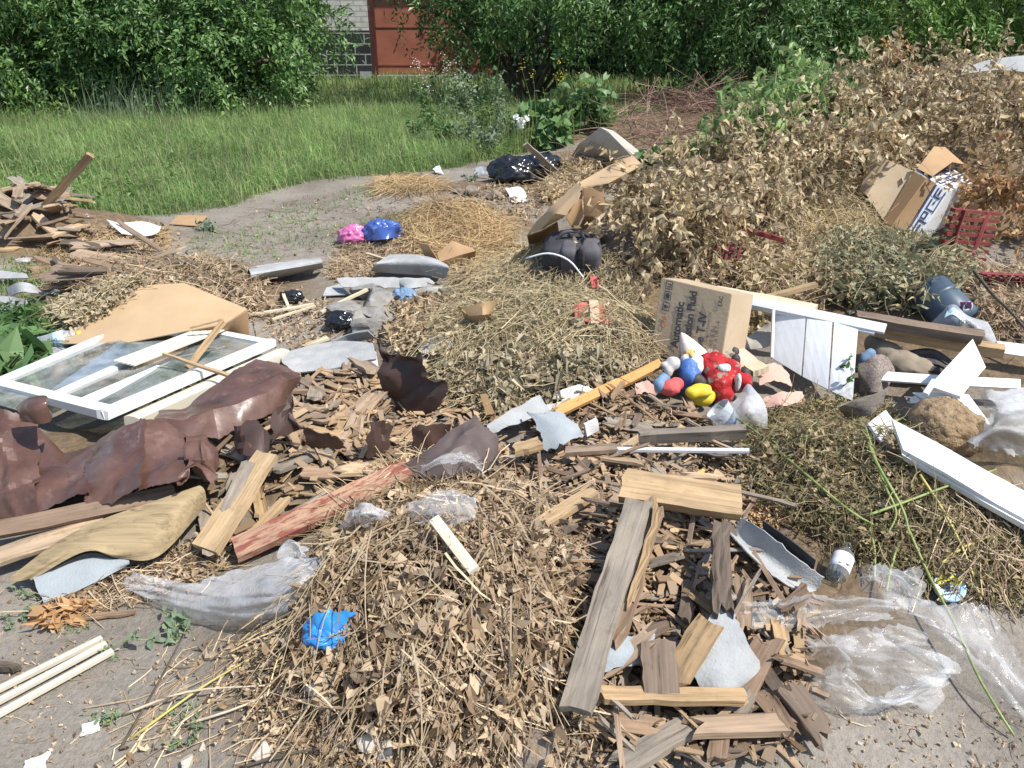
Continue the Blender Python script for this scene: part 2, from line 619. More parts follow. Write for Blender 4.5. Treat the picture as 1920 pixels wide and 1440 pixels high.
def m_wood(name, tones, grain=.5, rough=.8, paint=None, paint_at=(.45, .52), stain=None):
    """timber with grain along local x; every board takes one of the tones"""
    m, nt, b, out = newmat(name)
    oi = nt.nodes.new('ShaderNodeObjectInfo')
    r = ramp(nt, spread(tones))
    nt.links.new(oi.outputs['Random'], r.inputs[0])
    g = noise_tex(nt, 1.0, 7, (2.6, 70, 70), .64, .7)
    gr = ramp(nt, [(.28, (1 - grain,) * 3), (.5, (.95,) * 3), (.75, (1.22,) * 3)])
    nt.links.new(g, gr.inputs[0])
    c = mix(nt, r.outputs[0], gr.outputs[0], 1.0, 'MULTIPLY')
    k = noise_tex(nt, 1.0, 5, (5, 11, 11), .6)                       # weathering
    kr = ramp(nt, [(.4, (0, 0, 0)), (.66, (1, 1, 1))])
    nt.links.new(k, kr.inputs[0])
    f = nt.nodes.new('ShaderNodeMath'); f.operation = 'MULTIPLY'; f.inputs[1].default_value = .55
    nt.links.new(kr.outputs[0], f.inputs[0])
    c = mix(nt, c, mix(nt, c, stain or (.50, .52, .56), 1.0, 'MULTIPLY'), f.outputs[0])
    ck = noise_tex(nt, 1.0, 4, (1.6, 75, 75), .6, .4)                 # drying cracks and dirt in the grain
    cr = ramp(nt, [(.30, (.30, .27, .25)), (.37, (1, 1, 1))])
    nt.links.new(ck, cr.inputs[0])
    c = mix(nt, c, cr.outputs[0], .85, 'MULTIPLY')
    dn = noise_tex(nt, 1.0, 6, (14, 22, 22), .7)
    dr = ramp(nt, [(.56, (1, 1, 1)), (.74, (.62, .58, .53))])
    nt.links.new(dn, dr.inputs[0])
    c = mix(nt, c, dr.outputs[0], 1.0, 'MULTIPLY')
    if paint:
        pn = noise_tex(nt, 1.0, 7, (9, 34, 34), .7)
        pr = ramp(nt, [(paint_at[0], (0, 0, 0)), (paint_at[1], (1, 1, 1))])
        nt.links.new(pn, pr.inputs[0])
        c = mix(nt, c, paint, pr.outputs[0])
    nt.links.new(c, b.inputs['Base Color'])
    b.inputs['Roughness'].default_value = rough
    b.inputs['Specular IOR Level'].default_value = .2
    bump(nt, b, g, .5, .004)
    return m

def m_film(name, col=(.74, .76, .78), alpha=.34, rough=.16, vary=.2, bscale=30):
    """clear polythene: partly see-through, whitish where it folds"""
    m, nt, b, out = newmat(name)
    b.inputs['Base Color'].default_value = (*col, 1)
    b.inputs['Roughness'].default_value = rough
    b.inputs['Specular IOR Level'].default_value = .9
    n = noise_tex(nt, 16, 5)
    r = ramp(nt, [(.3, (max(0, alpha - vary),) * 3), (.75, (min(1, alpha + vary),) * 3)])
    nt.links.new(n, r.inputs[0])
    lw = nt.nodes.new('ShaderNodeLayerWeight'); lw.inputs[0].default_value = .35
    ad = nt.nodes.new('ShaderNodeMath'); ad.operation = 'MULTIPLY_ADD'
    nt.links.new(lw.outputs['Facing'], ad.inputs[0]); ad.inputs[1].default_value = .34
    nt.links.new(r.outputs[0], ad.inputs[2])
    nt.links.new(ad.outputs[0], b.inputs['Alpha'])
    bump(nt, b, noise_tex(nt, bscale * .8, 4, dist=2.2), .5, .008)
    return m

def m_glass(name, tint=(.93, .97, .96), rough=.03, haze=.1):
    m, nt, b, out = newmat(name)
    t = nt.nodes.new('ShaderNodeBsdfTransparent'); t.inputs[0].default_value = (*tint, 1)
    g = nt.nodes.new('ShaderNodeBsdfGlossy'); g.inputs['Roughness'].default_value = rough
    d = nt.nodes.new('ShaderNodeBsdfDiffuse'); d.inputs[0].default_value = (.62, .64, .62, 1)
    fr = nt.nodes.new('ShaderNodeFresnel'); fr.inputs[0].default_value = 1.5
    m1 = nt.nodes.new('ShaderNodeMixShader'); m2 = nt.nodes.new('ShaderNodeMixShader')
    n = noise_tex(nt, 9, 6)
    r = ramp(nt, [(.35, (haze * .4,) * 3), (.7, (haze * 2,) * 3)])
    nt.links.new(n, r.inputs[0]); nt.links.new(r.outputs[0], m1.inputs[0])
    nt.links.new(t.outputs[0], m1.inputs[1]); nt.links.new(d.outputs[0], m1.inputs[2])
    fm = nt.nodes.new('ShaderNodeMath'); fm.operation = 'MULTIPLY'; fm.inputs[1].default_value = .45
    nt.links.new(fr.outputs[0], fm.inputs[0]); nt.links.new(fm.outputs[0], m2.inputs[0])
    nt.links.new(m1.outputs[0], m2.inputs[1]); nt.links.new(g.outputs[0], m2.inputs[2])
    nt.links.new(m2.outputs[0], out.inputs[0])
    return m

DRY = [(.16, .10, .05), (.30, .20, .10), (.42, .30, .16), (.52, .40, .22), (.22, .15, .08)]
STRAW = [(.34, .24, .11), (.50, .37, .17), (.58, .46, .24), (.42, .29, .13)]
M = {}
M['dry_leaf'] = m_leaf('dry_leaf', [(.17, .11, .065), (.36, .255, .15), (.50, .38, .245), (.58, .46, .31), (.27, .18, .10), (.43, .355, .26), (.12, .08, .05)], trans=.2)
M['grey_leaf'] = m_leaf('grey_leaf', [(.22, .195, .125), (.42, .36, .235), (.52, .455, .32), (.34, .29, .18), (.48, .38, .25)], trans=.2)
M['stalk'] = m_leaf('stalk', [(.27, .19, .115), (.44, .33, .20), (.56, .45, .30), (.36, .26, .16), (.20, .14, .09)], trans=0, spec=.4)
M['straw'] = m_leaf('straw', [(.36, .27, .14), (.53, .42, .23), (.62, .51, .30), (.44, .32, .17)], trans=.1, spec=.4)
M['orange_straw'] = m_leaf('orange_straw', [(.38, .25, .12), (.52, .37, .19), (.60, .46, .26), (.33, .21, .10)], trans=.1)
M['hay'] = m_leaf('hay', [(.34, .27, .155), (.52, .42, .25), (.61, .51, .32), (.29, .25, .13), (.44, .34, .20)], trans=.1)
M['herb'] = m_leaf('herb', [(.13, .115, .05), (.25, .21, .10), (.40, .32, .18), (.18, .175, .075), (.33, .24, .14), (.28, .24, .13)], trans=.2)
M['wilt'] = m_leaf('wilt', [(.20, .14, .075), (.53, .41, .245), (.68, .58, .39), (.42, .33, .18), (.59, .475, .29), (.28, .24, .115)], trans=.3)
M['wilt_red'] = m_leaf('wilt_red', [(.36, .20, .10), (.48, .30, .15), (.42, .26, .12), (.54, .38, .20)], trans=.3)
M['wilt_green'] = m_leaf('wilt_green', [(.13, .23, .07), (.21, .33, .11), (.30, .42, .16), (.38, .44, .19)], trans=.35)
M['greyherb'] = m_leaf('greyherb', [(.18, .19, .105), (.33, .33, .195), (.47, .44, .28), (.26, .24, .13), (.42, .34, .20), (.36, .27, .15)], trans=.2)
M['leaf_a'] = m_leaf('leaf_a', [(.055, .12, .035), (.09, .185, .05), (.14, .25, .07), (.22, .34, .11)], rough=.42, trans=.3, spec=.5)
M['leaf_b'] = m_leaf('leaf_b', [(.048, .11, .03), (.08, .165, .043), (.13, .235, .065), (.21, .33, .12)], rough=.42, trans=.3, spec=.5)
M['leaf_shaded'] = m_leaf('leaf_shaded', [(.022, .048, .016), (.035, .07, .022), (.05, .095, .03)], rough=.5, trans=.15)  # deep shade behind the front trees, put into the leaf colour
M['leaf_c'] = m_leaf('leaf_c', [(.08, .17, .035), (.14, .25, .055), (.20, .32, .08)], rough=.45, trans=.35, spec=.4)
M['grass'] = m_leaf('grass', [(.14, .24, .075), (.21, .33, .10), (.28, .40, .14), (.36, .43, .18), (.19, .34, .13)], rough=.55, trans=.42, vary=.38)
M['grass_dry'] = m_leaf('grass_dry', [(.20, .24, .10), (.30, .30, .15), (.38, .34, .19)], rough=.6, trans=.3)
M['weed'] = m_leaf('weed', [(.06, .13, .04), (.10, .18, .06), (.13, .21, .085)], rough=.5, trans=.3)
M['weed_pale'] = m_leaf('weed_pale', [(.12, .17, .10), (.18, .24, .15), (.22, .28, .17)], rough=.6, trans=.25)
M['bigleaf'] = m_leaf('bigleaf', [(.08, .17, .05), (.13, .23, .08), (.18, .28, .12)], rough=.45, trans=.3)
M['bark'] = m_plain('bark', [(.06, .045, .03), (.14, .11, .08)], 20, .9, bp=.6, stretch=(1, 1, .2))
M['twig'] = m_leaf('twig', [(.10, .07, .05), (.20, .14, .10), (.28, .21, .15), (.16, .09, .07)], trans=0)
M['twig_red'] = m_leaf('twig_red', [(.13, .075, .055), (.22, .13, .10), (.33, .23, .17), (.20, .09, .065)], trans=0)
M['greenstalk'] = m_plain('greenstalk', [(.16, .22, .06), (.30, .36, .12)], 9, .5, bp=.1, stretch=(3, 3, 3))
M['yellowstalk'] = m_plain('yellowstalk', [(.42, .36, .10), (.58, .50, .17)], 9, .5, bp=.1)
M['flower'] = m_leaf('flower', [(.8, .8, .74), (.86, .86, .82)], trans=.2)
M['flower_yellow'] = m_leaf('flower_yellow', [(.7, .55, .05), (.8, .66, .10)], trans=.2)
M['magenta'] = m_leaf('magenta', [(.55, .03, .25), (.6, .05, .3)], trans=.2)
W_ = m_wood
M['wood'] = W_('wood', [(.22, .155, .105), (.36, .26, .175), (.45, .33, .22), (.29, .22, .16), (.52, .38, .235), (.33, .25, .18)])
M['wood_tan'] = W_('wood_tan', [(.38, .26, .14), (.45, .31, .17), (.50, .36, .21)], .45)
M['wood_grey'] = W_('wood_grey', [(.30, .255, .20), (.35, .30, .235), (.25, .21, .165)], .4)
M['wood_brown'] = W_('wood_brown', [(.27, .18, .115), (.34, .235, .155), (.23, .16, .11)], .5)
M['wood_dark'] = W_('wood_dark', [(.13, .10, .075), (.18, .135, .10), (.23, .17, .125)], .5)
M['wood_red'] = W_('wood_red', [(.42, .26, .17), (.46, .29, .19)], .45, paint=(.22, .075, .055), paint_at=(.47, .55))
M['wood_pale'] = W_('wood_pale', [(.62, .50, .34), (.66, .55, .39)], .2, stain=(.85, .85, .85))
M['wood_orange'] = W_('wood_orange', [(.58, .30, .11), (.60, .33, .13)], .2, stain=(.9, .85, .8))
M['lino'] = W_('lino', [(.33, .25, .14), (.36, .275, .16)], .4, .7, stain=(.85, .85, .82))
M['charcoal'] = m_plain('charcoal', [(.035, .034, .033), (.075, .07, .065)], 30, .85, bp=.4)
M['slate'] = m_plain('slate', [(.29, .295, .29), (.42, .425, .415)], 12, .9, bp=.4, bscale=120, spots=(.20, .20, .19), spot_at=(.66, .8), spot_scale=60)
M['slate_blue'] = m_plain('slate_blue', [(.27, .30, .315), (.35, .385, .40)], 10, .85, bp=.3, bscale=150)
M['slate_pale'] = m_plain('slate_pale', [(.28, .29, .285), (.38, .39, .385)], 14, .85, bp=.3, bscale=120, spots=(.22, .21, .20), spot_at=(.60, .75))
M['concrete'] = m_plain('concrete', [(.17, .16, .145), (.31, .295, .265)], 18, .95, bp=.8, bscale=50, spots=(.14, .13, .12), spot_at=(.6, .7))
M['stone'] = m_plain('stone', [(.40, .36, .29), (.52, .47, .39)], 24, .9, bp=.5)
M['brownmetal'] = m_plain('brownmetal', [(.062, .031, .023), (.108, .056, .041), (.155, .088, .067)], 6, .34, bp=.1, spec=.5, bscale=40, spots=(.22, .135, .11), spot_at=(.58, .78), spot_scale=14, rough_var=.14)
M['brownmetal_dull'] = m_plain('brownmetal_dull', [(.075, .054, .048), (.115, .088, .08)], 9, .55, bp=.1, spec=.4, spots=(.16, .14, .13), spot_at=(.7, .74), spot_scale=90)
M['rustback'] = m_plain('rustback', [(.045, .028, .024), (.085, .048, .036)], 9, .5, bp=.1, spec=.4, spots=(.16, .08, .05), spot_at=(.66, .72), spot_scale=14)
M['card'] = m_plain('card', [(.34, .215, .11), (.41, .27, .145)], 6, .8, bp=.12, bscale=80, spots=(.27, .17, .09), spot_at=(.66, .82), spot_scale=9)
M['card_sunlit'] = m_plain('card_sunlit', [(.43, .30, .17), (.49, .345, .20)], 6, .8, bp=.1, bscale=80, spots=(.35, .24, .14), spot_at=(.68, .82), spot_scale=9)  # paler copy of card: sunlight on upper faces put into the colour
M['card_pale'] = m_plain('card_pale', [(.41, .315, .20), (.47, .37, .25)], 6, .8, bp=.15, bscale=70, spots=(.42, .32, .20), spot_at=(.66, .8), spot_scale=10)
M['card_grey'] = m_plain('card_grey', [(.36, .33, .28), (.46, .43, .38)], 9, .85, bp=.2, spots=(.26, .23, .19), spot_at=(.6, .75))
M['white'] = m_plain('white', [(.64, .66, .67), (.70, .715, .72)], 5, .38, bp=.03, spots=(.46, .43, .37), spot_at=(.60, .80), spot_scale=11)
M['white_frame'] = m_plain('white_frame', [(.64, .645, .63), (.70, .70, .685)], 6, .45, bp=.06, spots=(.44, .39, .31), spot_at=(.58, .76), spot_scale=18)
M['white_paper'] = m_plain('white_paper', [(.60, .60, .58), (.68, .68, .67)], 12, .8, bp=.2, spots=(.52, .49, .43), spot_at=(.66, .78), spot_scale=22)
M['cream'] = m_plain('cream', [(.56, .51, .40), (.62, .57, .46)], 6, .5, bp=.05, spots=(.5, .44, .32), spot_at=(.68, .8))
M['foam_white'] = m_plain('foam_white', [(.78, .79, .79), (.84, .84, .84)], 60, .9, bp=.5)
M['navy'] = m_plain('navy', [(.028, .036, .10), (.045, .055, .14)], 8, .5, bp=0)
M['ink'] = m_plain('ink', [(.045, .045, .06), (.06, .06, .075)], 8, .7, bp=0)
M['ink_soft'] = m_plain('ink_soft', [(.16, .13, .10), (.20, .17, .13)], 8, .7, bp=0)
M['ink_red'] = m_plain('ink_red', [(.50, .09, .05), (.56, .12, .07)], 8, .7, bp=0)
M['ink_blue'] = m_plain('ink_blue', [(.10, .28, .55), (.14, .33, .6)], 8, .5, bp=0)
M['crate_red'] = m_plain('crate_red', [(.13, .020, .020), (.20, .034, .030)], 7, .5, bp=.1, spots=(.30, .15, .12), spot_at=(.66, .74))
M['red_cloth'] = m_plain('red_cloth', [(.34, .012, .016), (.46, .026, .028)], 20, .85, bp=.5, bscale=160, spots=(.30, .23, .18), spot_at=(.54, .62), spot_scale=26)
M['red_worn'] = m_plain('red_worn', [(.50, .075, .075), (.60, .12, .11)], 20, .8, bp=.3, bscale=120, spots=(.52, .30, .26), spot_at=(.62, .75))
M['blue_cloth'] = m_plain('blue_cloth', [(.04, .12, .36), (.065, .165, .43)], 20, .7, bp=.2, bscale=120, spots=(.3, .32, .36), spot_at=(.56, .68))
M['blue_worn'] = m_plain('blue_worn', [(.13, .22, .34), (.19, .29, .42)], 14, .75, bp=.2)
M['yellow_rubber'] = m_plain('yellow_rubber', [(.60, .47, .025), (.68, .55, .05)], 20, .55, bp=.1, spots=(.42, .34, .10), spot_at=(.62, .76), spot_scale=22)
M['grey_rubber'] = m_plain('grey_rubber', [(.42, .40, .38), (.52, .50, .47)], 20, .8, bp=.2, spots=(.3, .28, .25), spot_at=(.62, .75))
M['black_rubber'] = m_plain('black_rubber', [(.035, .032, .034), (.07, .065, .063)], 24, .65, bp=.2, spots=(.16, .14, .12), spot_at=(.62, .76))
M['beard'] = m_plain('beard', [(.62, .60, .57), (.74, .72, .70)], 30, .9, bp=.6, spots=(.45, .41, .36), spot_at=(.6, .7))
M['hat_pale'] = m_plain('hat_pale', [(.72, .60, .54), (.80, .70, .64)], 10, .8, bp=.2)
M['ochre'] = m_plain('ochre', [(.52, .33, .10), (.62, .42, .16)], 20, .85, bp=.4)
M['sand'] = m_plain('sand', [(.28, .23, .175), (.40, .34, .27)], 90, .95, bp=.8, bscale=200)
M['pink_paper'] = m_plain('pink_paper', [(.52, .31, .24), (.60, .39, .31)], 7, .65, bp=.12, spots=(.46, .36, .28), spot_at=(.64, .76), spot_scale=16)
M['black_bag'] = m_plain('black_bag', [(.010, .011, .013), (.018, .019, .022)], 8, .16, bp=.25, spec=.7, bscale=18)
M['blue_bag'] = m_plain('blue_bag', [(.045, .09, .30), (.07, .13, .38)], 8, .22, bp=.3, spec=.6, bscale=30)
M['bright_blue'] = m_plain('bright_blue', [(.02, .17, .48), (.04, .27, .60)], 10, .3, bp=.3, spec=.5, bscale=40)
M['pink_bag'] = m_plain('pink_bag', [(.52, .12, .29), (.62, .20, .38)], 8, .25, bp=.3, spec=.6, bscale=30)
M['backpack'] = m_plain('backpack', [(.030, .029, .033), (.058, .055, .062)], 20, .85, bp=.3, bscale=140)
M['backpack_grey'] = m_plain('backpack_grey', [(.075, .07, .082), (.11, .105, .115)], 20, .85, bp=.3, bscale=140)
M['barrel'] = m_plain('barrel', [(.045, .07, .10), (.075, .11, .145)], 6, .4, bp=.06, spots=(.22, .23, .23), spot_at=(.62, .8))
M['khaki'] = m_plain('khaki', [(.20, .165, .12), (.30, .25, .19)], 12, .85, bp=.2)
M['tweed'] = m_plain('tweed', [(.10, .08, .075), (.36, .30, .26)], 30, .95, bp=.4, stretch=(6, 1, 6))
M['purple'] = m_plain('purple', [(.26, .10, .22), (.34, .16, .3)], 10, .6, bp=.1)
M['clod'] = m_plain('clod', [(.22, .15, .085), (.36, .26, .155)], 60, .95, bp=1.0, bscale=110)
M['soil'] = m_plain('soil', [(.17, .135, .105), (.27, .225, .18)], 40, .95, bp=1.0, bscale=70)
M['sawdust'] = m_leaf('sawdust', [(.40, .25, .12), (.54, .37, .20), (.48, .30, .16)], trans=0)
M['tan_leaf'] = m_leaf('tan_leaf', [(.46, .25, .11), (.56, .34, .16), (.50, .29, .13)], trans=.2)
M['film'] = m_film('film', alpha=.13, vary=.06)
M['film_mid'] = m_film('film_mid', alpha=.27, vary=.12)
M['film_thin'] = m_film('film_thin', alpha=.2, vary=.12)
M['film_milky'] = m_film('film_milky', (.70, .73, .76), .34, .2, .1)
M['net'] = m_film('net', (.36, .36, .355), .5, .5, .25, 90)
M['pane'] = m_glass('pane', (.78, .84, .82), .05, .30)
M['bottle_glass'] = m_glass('bottle_glass', (.90, .94, .93), .03, .12)
M['cup_plastic'] = m_film('cup_plastic', (.72, .80, .88), .26, .1, .06)
M['label'] = m_plain('label', [(.68, .70, .72), (.74, .76, .77)], 10, .6, bp=0)
M['label_blue'] = m_plain('label_blue', [(.42, .60, .74), (.55, .70, .80)], 14, .5, bp=0)
M['label_yellow'] = m_plain('label_yellow', [(.66, .64, .25), (.72, .70, .34)], 14, .5, bp=0)
M['can_yellow'] = m_plain('can_yellow', [(.66, .58, .06), (.72, .64, .12)], 14, .35, bp=0, spec=.6)
M['can_blue'] = m_plain('can_blue', [(.30, .50, .64), (.42, .60, .72)], 14, .35, bp=0, spec=.6)
M['can_navy'] = m_plain('can_navy', [(.02, .03, .08), (.03, .045, .11)], 14, .4, bp=0)
M['yellow_cap'] = m_plain('yellow_cap', [(.72, .56, .03), (.76, .62, .06)], 14, .4, bp=0)
M['gate_red'] = m_plain('gate_red', [(.26, .085, .052), (.35, .125, .078)], 3, .6, bp=.1, spots=(.20, .07, .05), spot_at=(.6, .75), spot_scale=4)
M['gate_border'] = m_plain('gate_border', [(.050, .017, .015), (.08, .028, .022)], 6, .6, bp=.1)  # dark brown bars beside and above the red gate

def m_bricks(name, c1, c2, mortar, wdt, hgt, ms, offs=.5):
    m, nt, b, out = newmat(name)
    tc = nt.nodes.new('ShaderNodeTexCoord')
    sx = nt.nodes.new('ShaderNodeSeparateXYZ'); cx = nt.nodes.new('ShaderNodeCombineXYZ')
    nt.links.new(tc.outputs['Object'], sx.inputs[0])
    nt.links.new(sx.outputs[0], cx.inputs[0]); nt.links.new(sx.outputs[2], cx.inputs[1])
    br = nt.nodes.new('ShaderNodeTexBrick')
    nt.links.new(cx.outputs[0], br.inputs['Vector'])
    br.offset = offs
    for k, v in (('Color1', c1), ('Color2', c2), ('Mortar', mortar)): br.inputs[k].default_value = (*v, 1)
    br.inputs['Scale'].default_value = 1
    br.inputs['Brick Width'].default_value = wdt; br.inputs['Row Height'].default_value = hgt
    br.inputs['Mortar Size'].default_value = ms; br.inputs['Bias'].default_value = 0
    n = noise_tex(nt, 9, 5)
    r = ramp(nt, [(.3, (.75,) * 3), (.7, (1.15,) * 3)])
    nt.links.new(n, r.inputs[0])
    nt.links.new(mix(nt, br.outputs[0], r.outputs[0], 1.0, 'MULTIPLY'), b.inputs['Base Color'])
    b.inputs['Roughness'].default_value = .9
    bump(nt, b, br.outputs['Fac'], .5, -.01)
    return m
M['white_brick'] = m_bricks('white_brick', (.50, .49, .44), (.58, .57, .52), (.34, .33, .30), .26, .10, .010)
M['dark_block'] = m_bricks('dark_block', (.018, .021, .028), (.030, .034, .042), (.36, .36, .33), .40, .2, .011)
# ------------------------------------------------------------------ ground
def axis_(lo, a, b, hi, fine, grow=1.25):
    mid = list(np.arange(a, b, fine)); up, s = [], fine
    v = mid[-1]
    while v < hi: s *= grow; v += s; up.append(v)
    dn, s, v = [], fine, a
    while v > lo: s *= grow; v -= s; dn.append(v)
    return np.array(dn[::-1] + mid + up)
GX = axis_(-250, -4.2, 4.6, 250, .034)
GY = axis_(-60, .8, 9.0, 320, .034, 1.12)
XX, YY = np.meshgrid(GX, GY)
ZZ = H(XX, YY)
GRASS_PX = [(-500, 455), (180, 432), (300, 412), (430, 388), (540, 356), (640, 332), (760, 324), (880, 316), (960, 286), (1060, 262), (1240, 225), (1500, 170), (1500, 100), (-500, 100)]
GRASS_W = np.array([G(*p)[:2] for p in GRASS_PX])
gr_in = inside(GRASS_W, XX + .25 * fbm(XX * 1.5, YY * 1.5, 40, 3), YY + .35 * fbm(XX * 1.5, YY * 1.5, 44, 3)).astype(float)
gr_in[(YY > 11)] = 1
lit = np.clip((mheight(XX, YY) + .03 * fbm(XX * 4, YY * 4, 50, 3) - .035) / .05, 0, 1)
grd = obj('ground', np.stack([XX.ravel(), YY.ravel(), ZZ.ravel()], 1), grid_faces(*XX.shape), None, smooth=True, kind='structure', loc=(0, 0, 0))
at = grd.data.color_attributes.new('cover', 'FLOAT_COLOR', 'POINT')
cv = np.zeros((XX.size, 4), np.float32); cv[:, 0] = lit.ravel() * (1 - gr_in.ravel()); cv[:, 1] = gr_in.ravel(); cv[:, 3] = 1
at.data.foreach_set('color', cv.ravel())
m, nt, b, out = newmat('dirt')
a = nt.nodes.new('ShaderNodeAttribute'); a.attribute_name = 'cover'
sp = nt.nodes.new('ShaderNodeSeparateColor'); nt.links.new(a.outputs['Color'], sp.inputs[0])
n1 = noise_tex(nt, 1.6, 8, rough=.6)
r1 = ramp(nt, [(.3, (.175, .152, .125)), (.5, (.24, .213, .178)), (.7, (.295, .265, .225))])
nt.links.new(n1, r1.inputs[0])
n2 = noise_tex(nt, 55, 6, rough=.7)
r2 = ramp(nt, [(.32, (.75,) * 3), (.5, (1,) * 3), (.68, (1.12,) * 3)])
nt.links.new(n2, r2.inputs[0])
c = mix(nt, r1.outputs[0], r2.outputs[0], 1.0, 'MULTIPLY')
n3 = noise_tex(nt, 7, 7, rough=.7)                                # darker damp crumbs of humus
r3 = ramp(nt, [(.58, (0, 0, 0)), (.70, (.6, .6, .6))])
nt.links.new(n3, r3.inputs[0])
c = mix(nt, c, (.15, .125, .10), r3.outputs[0])
n4 = noise_tex(nt, 30, 6, rough=.7)
r4 = ramp(nt, [(.3, (.10, .072, .045)), (.7, (.24, .175, .11))])
nt.links.new(n4, r4.inputs[0])
c = mix(nt, c, r4.outputs[0], sp.outputs[0])
c = mix(nt, c, mix(nt, (.06, .075, .03), (.15, .14, .075), n4), sp.outputs[1])
nt.links.new(c, b.inputs['Base Color'])
b.inputs['Roughness'].default_value = .95
b.inputs['Specular IOR Level'].default_value = .15
bm_ = nt.nodes.new('ShaderNodeMath'); bm_.operation = 'MULTIPLY_ADD'
nt.links.new(n3, bm_.inputs[0]); bm_.inputs[1].default_value = 1.6; nt.links.new(n2, bm_.inputs[2])
bump(nt, b, bm_.outputs[0], .8, .012)
grd.data.materials.append(m)

def rxy(px, y): return Wy(px, 100, y)[0]

# ------------------------------------------------------------------ garage behind the trees
gy = 17.8
gx0, gx1, gx2 = rxy(380, gy), rxy(694, gy), rxy(960, gy)
ga = thing('brick_garage', 'pale brick garage with dark block base and red metal gate seen between the trees', 'garage', (gx1, gy, 0))
zc = Wy(640, 57, gy)[2]
mb = MB()
mb.box((gx0 - 3, gy, zc), (gx1 - gx0 + 3, 0, 0), (0, .38, 0), (0, 0, 2.9 - zc))
mb.box((gx2, gy, zc), (5, 0, 0), (0, .38, 0), (0, 0, 2.9 - zc))
mb.box((gx1 + .002, gy, 2.45), (gx2 - gx1 - .004, 0, 0), (0, .38, 0), (0, 0, .45))
mb.box((gx0 - 3, gy + .384, -.2), (.3, 0, 0), (0, 5, 0), (0, 0, 3.09))
mb.build('brick_wall', M['white_brick'], ga)
mb = MB()
mb.box((gx0 - 3, gy + .004, -.3), (gx1 - gx0 + 3.008, 0, 0), (0, .37, 0), (0, 0, zc + .298))
mb.box((gx2, gy + .004, -.3), (5, 0, 0), (0, .37, 0), (0, 0, zc + .298))
mb.build('block_base', M['dark_block'], ga)
mb = MB()
zs = zc / 6
for (px_, k) in ((668, 5), (672, 0), (655, 3), (648, 1)):             # mortar smears and a pale block
    x_ = rxy(px_, gy)
    if k == 0: mb.box((x_, gy - .012, .02), (.24, 0, 0), (0, .02, 0), (0, 0, .15))
mb.build('pale_block', M['slate_pale'], ga)
gt = MB().box((gx1 + .13, gy + .11, .12), (gx2 - gx1 - .26, 0, 0), (0, .04, 0), (0, 0, 2.2)).build('gate', M['gate_red'], ga)
mb = MB()
for z in (.28, 1.0, 1.62): mb.box((gx1 + .135, gy + .094, z), (gx2 - gx1 - .27, 0, 0), (0, .014, 0), (0, 0, .035))
mb.build('cross_rail', M['gate_red'], gt)
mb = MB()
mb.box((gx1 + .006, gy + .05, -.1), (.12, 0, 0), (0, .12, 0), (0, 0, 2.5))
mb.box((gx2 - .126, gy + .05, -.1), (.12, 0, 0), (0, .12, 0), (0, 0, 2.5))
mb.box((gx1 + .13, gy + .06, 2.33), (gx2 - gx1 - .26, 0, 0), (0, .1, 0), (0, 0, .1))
mb.build('gate_border', M['gate_border'], ga)
MB().box((gx1 + .13, gy - .15, -.1), (gx2 - gx1 - .26, 0, 0), (0, .4, 0), (0, 0, .2)).build('threshold', M['concrete'], ga)
MB().box((gx0 - 3.3, gy - .40, 2.904), (gx2 - gx0 + 8.6, 0, 0), (0, 6.3, 0), (0, 0, .14)).build('roof', M['slate'], ga)

# ------------------------------------------------------------------ trees
def crown(blobs, ntw, kl, L, Wd, tw=.3, up=.25, zmin=.04):
    """twigs with alternate leaves over and inside a few lumpy masses; returns vertices and faces"""
    c = np.array([q[0] for q in blobs], float); r = np.array([q[1] for q in blobs], float)
    vol = np.array([a[0] * a[1] + a[1] * a[2] + a[0] * a[2] for a in r]); vol /= vol.sum()
    k = rng.choice(len(blobs), ntw, p=vol)
    d = unit(ntw)
    sh = 1 - np.abs(rng.normal(0, .16, ntw)) - .35 * (rng.random(ntw) < .25) * rng.random(ntw)
    lump = 1 + .32 * np.sin(d[:, 0] * 5 + k * 2.1) * np.sin(d[:, 2] * 6 + k) + .2 * np.sin(d[:, 1] * 11 + d[:, 0] * 9)
    p = c[k] + d * r[k] * (sh * lump)[:, None]
    ns_ = max(1, ntw // 8)                          # sprays: twigs gather in clumps with dark pockets between them
    j_ = rng.integers(0, ns_, ntw)
    p = p[j_] + rng.normal(0, .11, (ntw, 3)); d = nrm(d[j_] + .35 * unit(ntw)); k = k[j_]
    p[:, 2] = np.where(p[:, 2] < zmin, zmin + rng.random(ntw) * .3, p[:, 2])
    t = nrm(nrm(d / r[k]) * .8 + unit(ntw) * .75 + np.array([0, 0, up - .35]))
    ln = tw * (.6 + .8 * rng.random(ntw))
    s = np.linspace(.1, 1, kl)
    Pb = p[:, None, :] + t[:, None, :] * (ln[:, None] * s[None, :])[..., None]
    Pb[..., 2] -= (s[None, :] ** 2) * ln[:, None] * .35
    side = nrm(np.cross(t, unit(ntw)))
    sg = np.where(np.arange(kl) % 2 == 0, 1, -1)
    D = nrm(t[:, None, :] * .55 + side[:, None, :] * sg[None, :, None] * .8 + rng.normal(0, .25, (ntw, kl, 3)) + np.array([0, 0, -.28]))
    N = nrm(rng.normal(0, .45, (ntw, kl, 3)) + np.array([0, 0, 1.]) + .5 * nrm(d)[:, None, :])
    Pb, D, N = (q.reshape(-1, 3) for q in (Pb, D, N))
    Pb[:, 2] = np.maximum(Pb[:, 2], .03)
    n = len(Pb)
    return leafs(Pb, D, N, L * (.6 + .6 * rng.random(n)), Wd * (.7 + .5 * rng.random(n)), .16, .08)

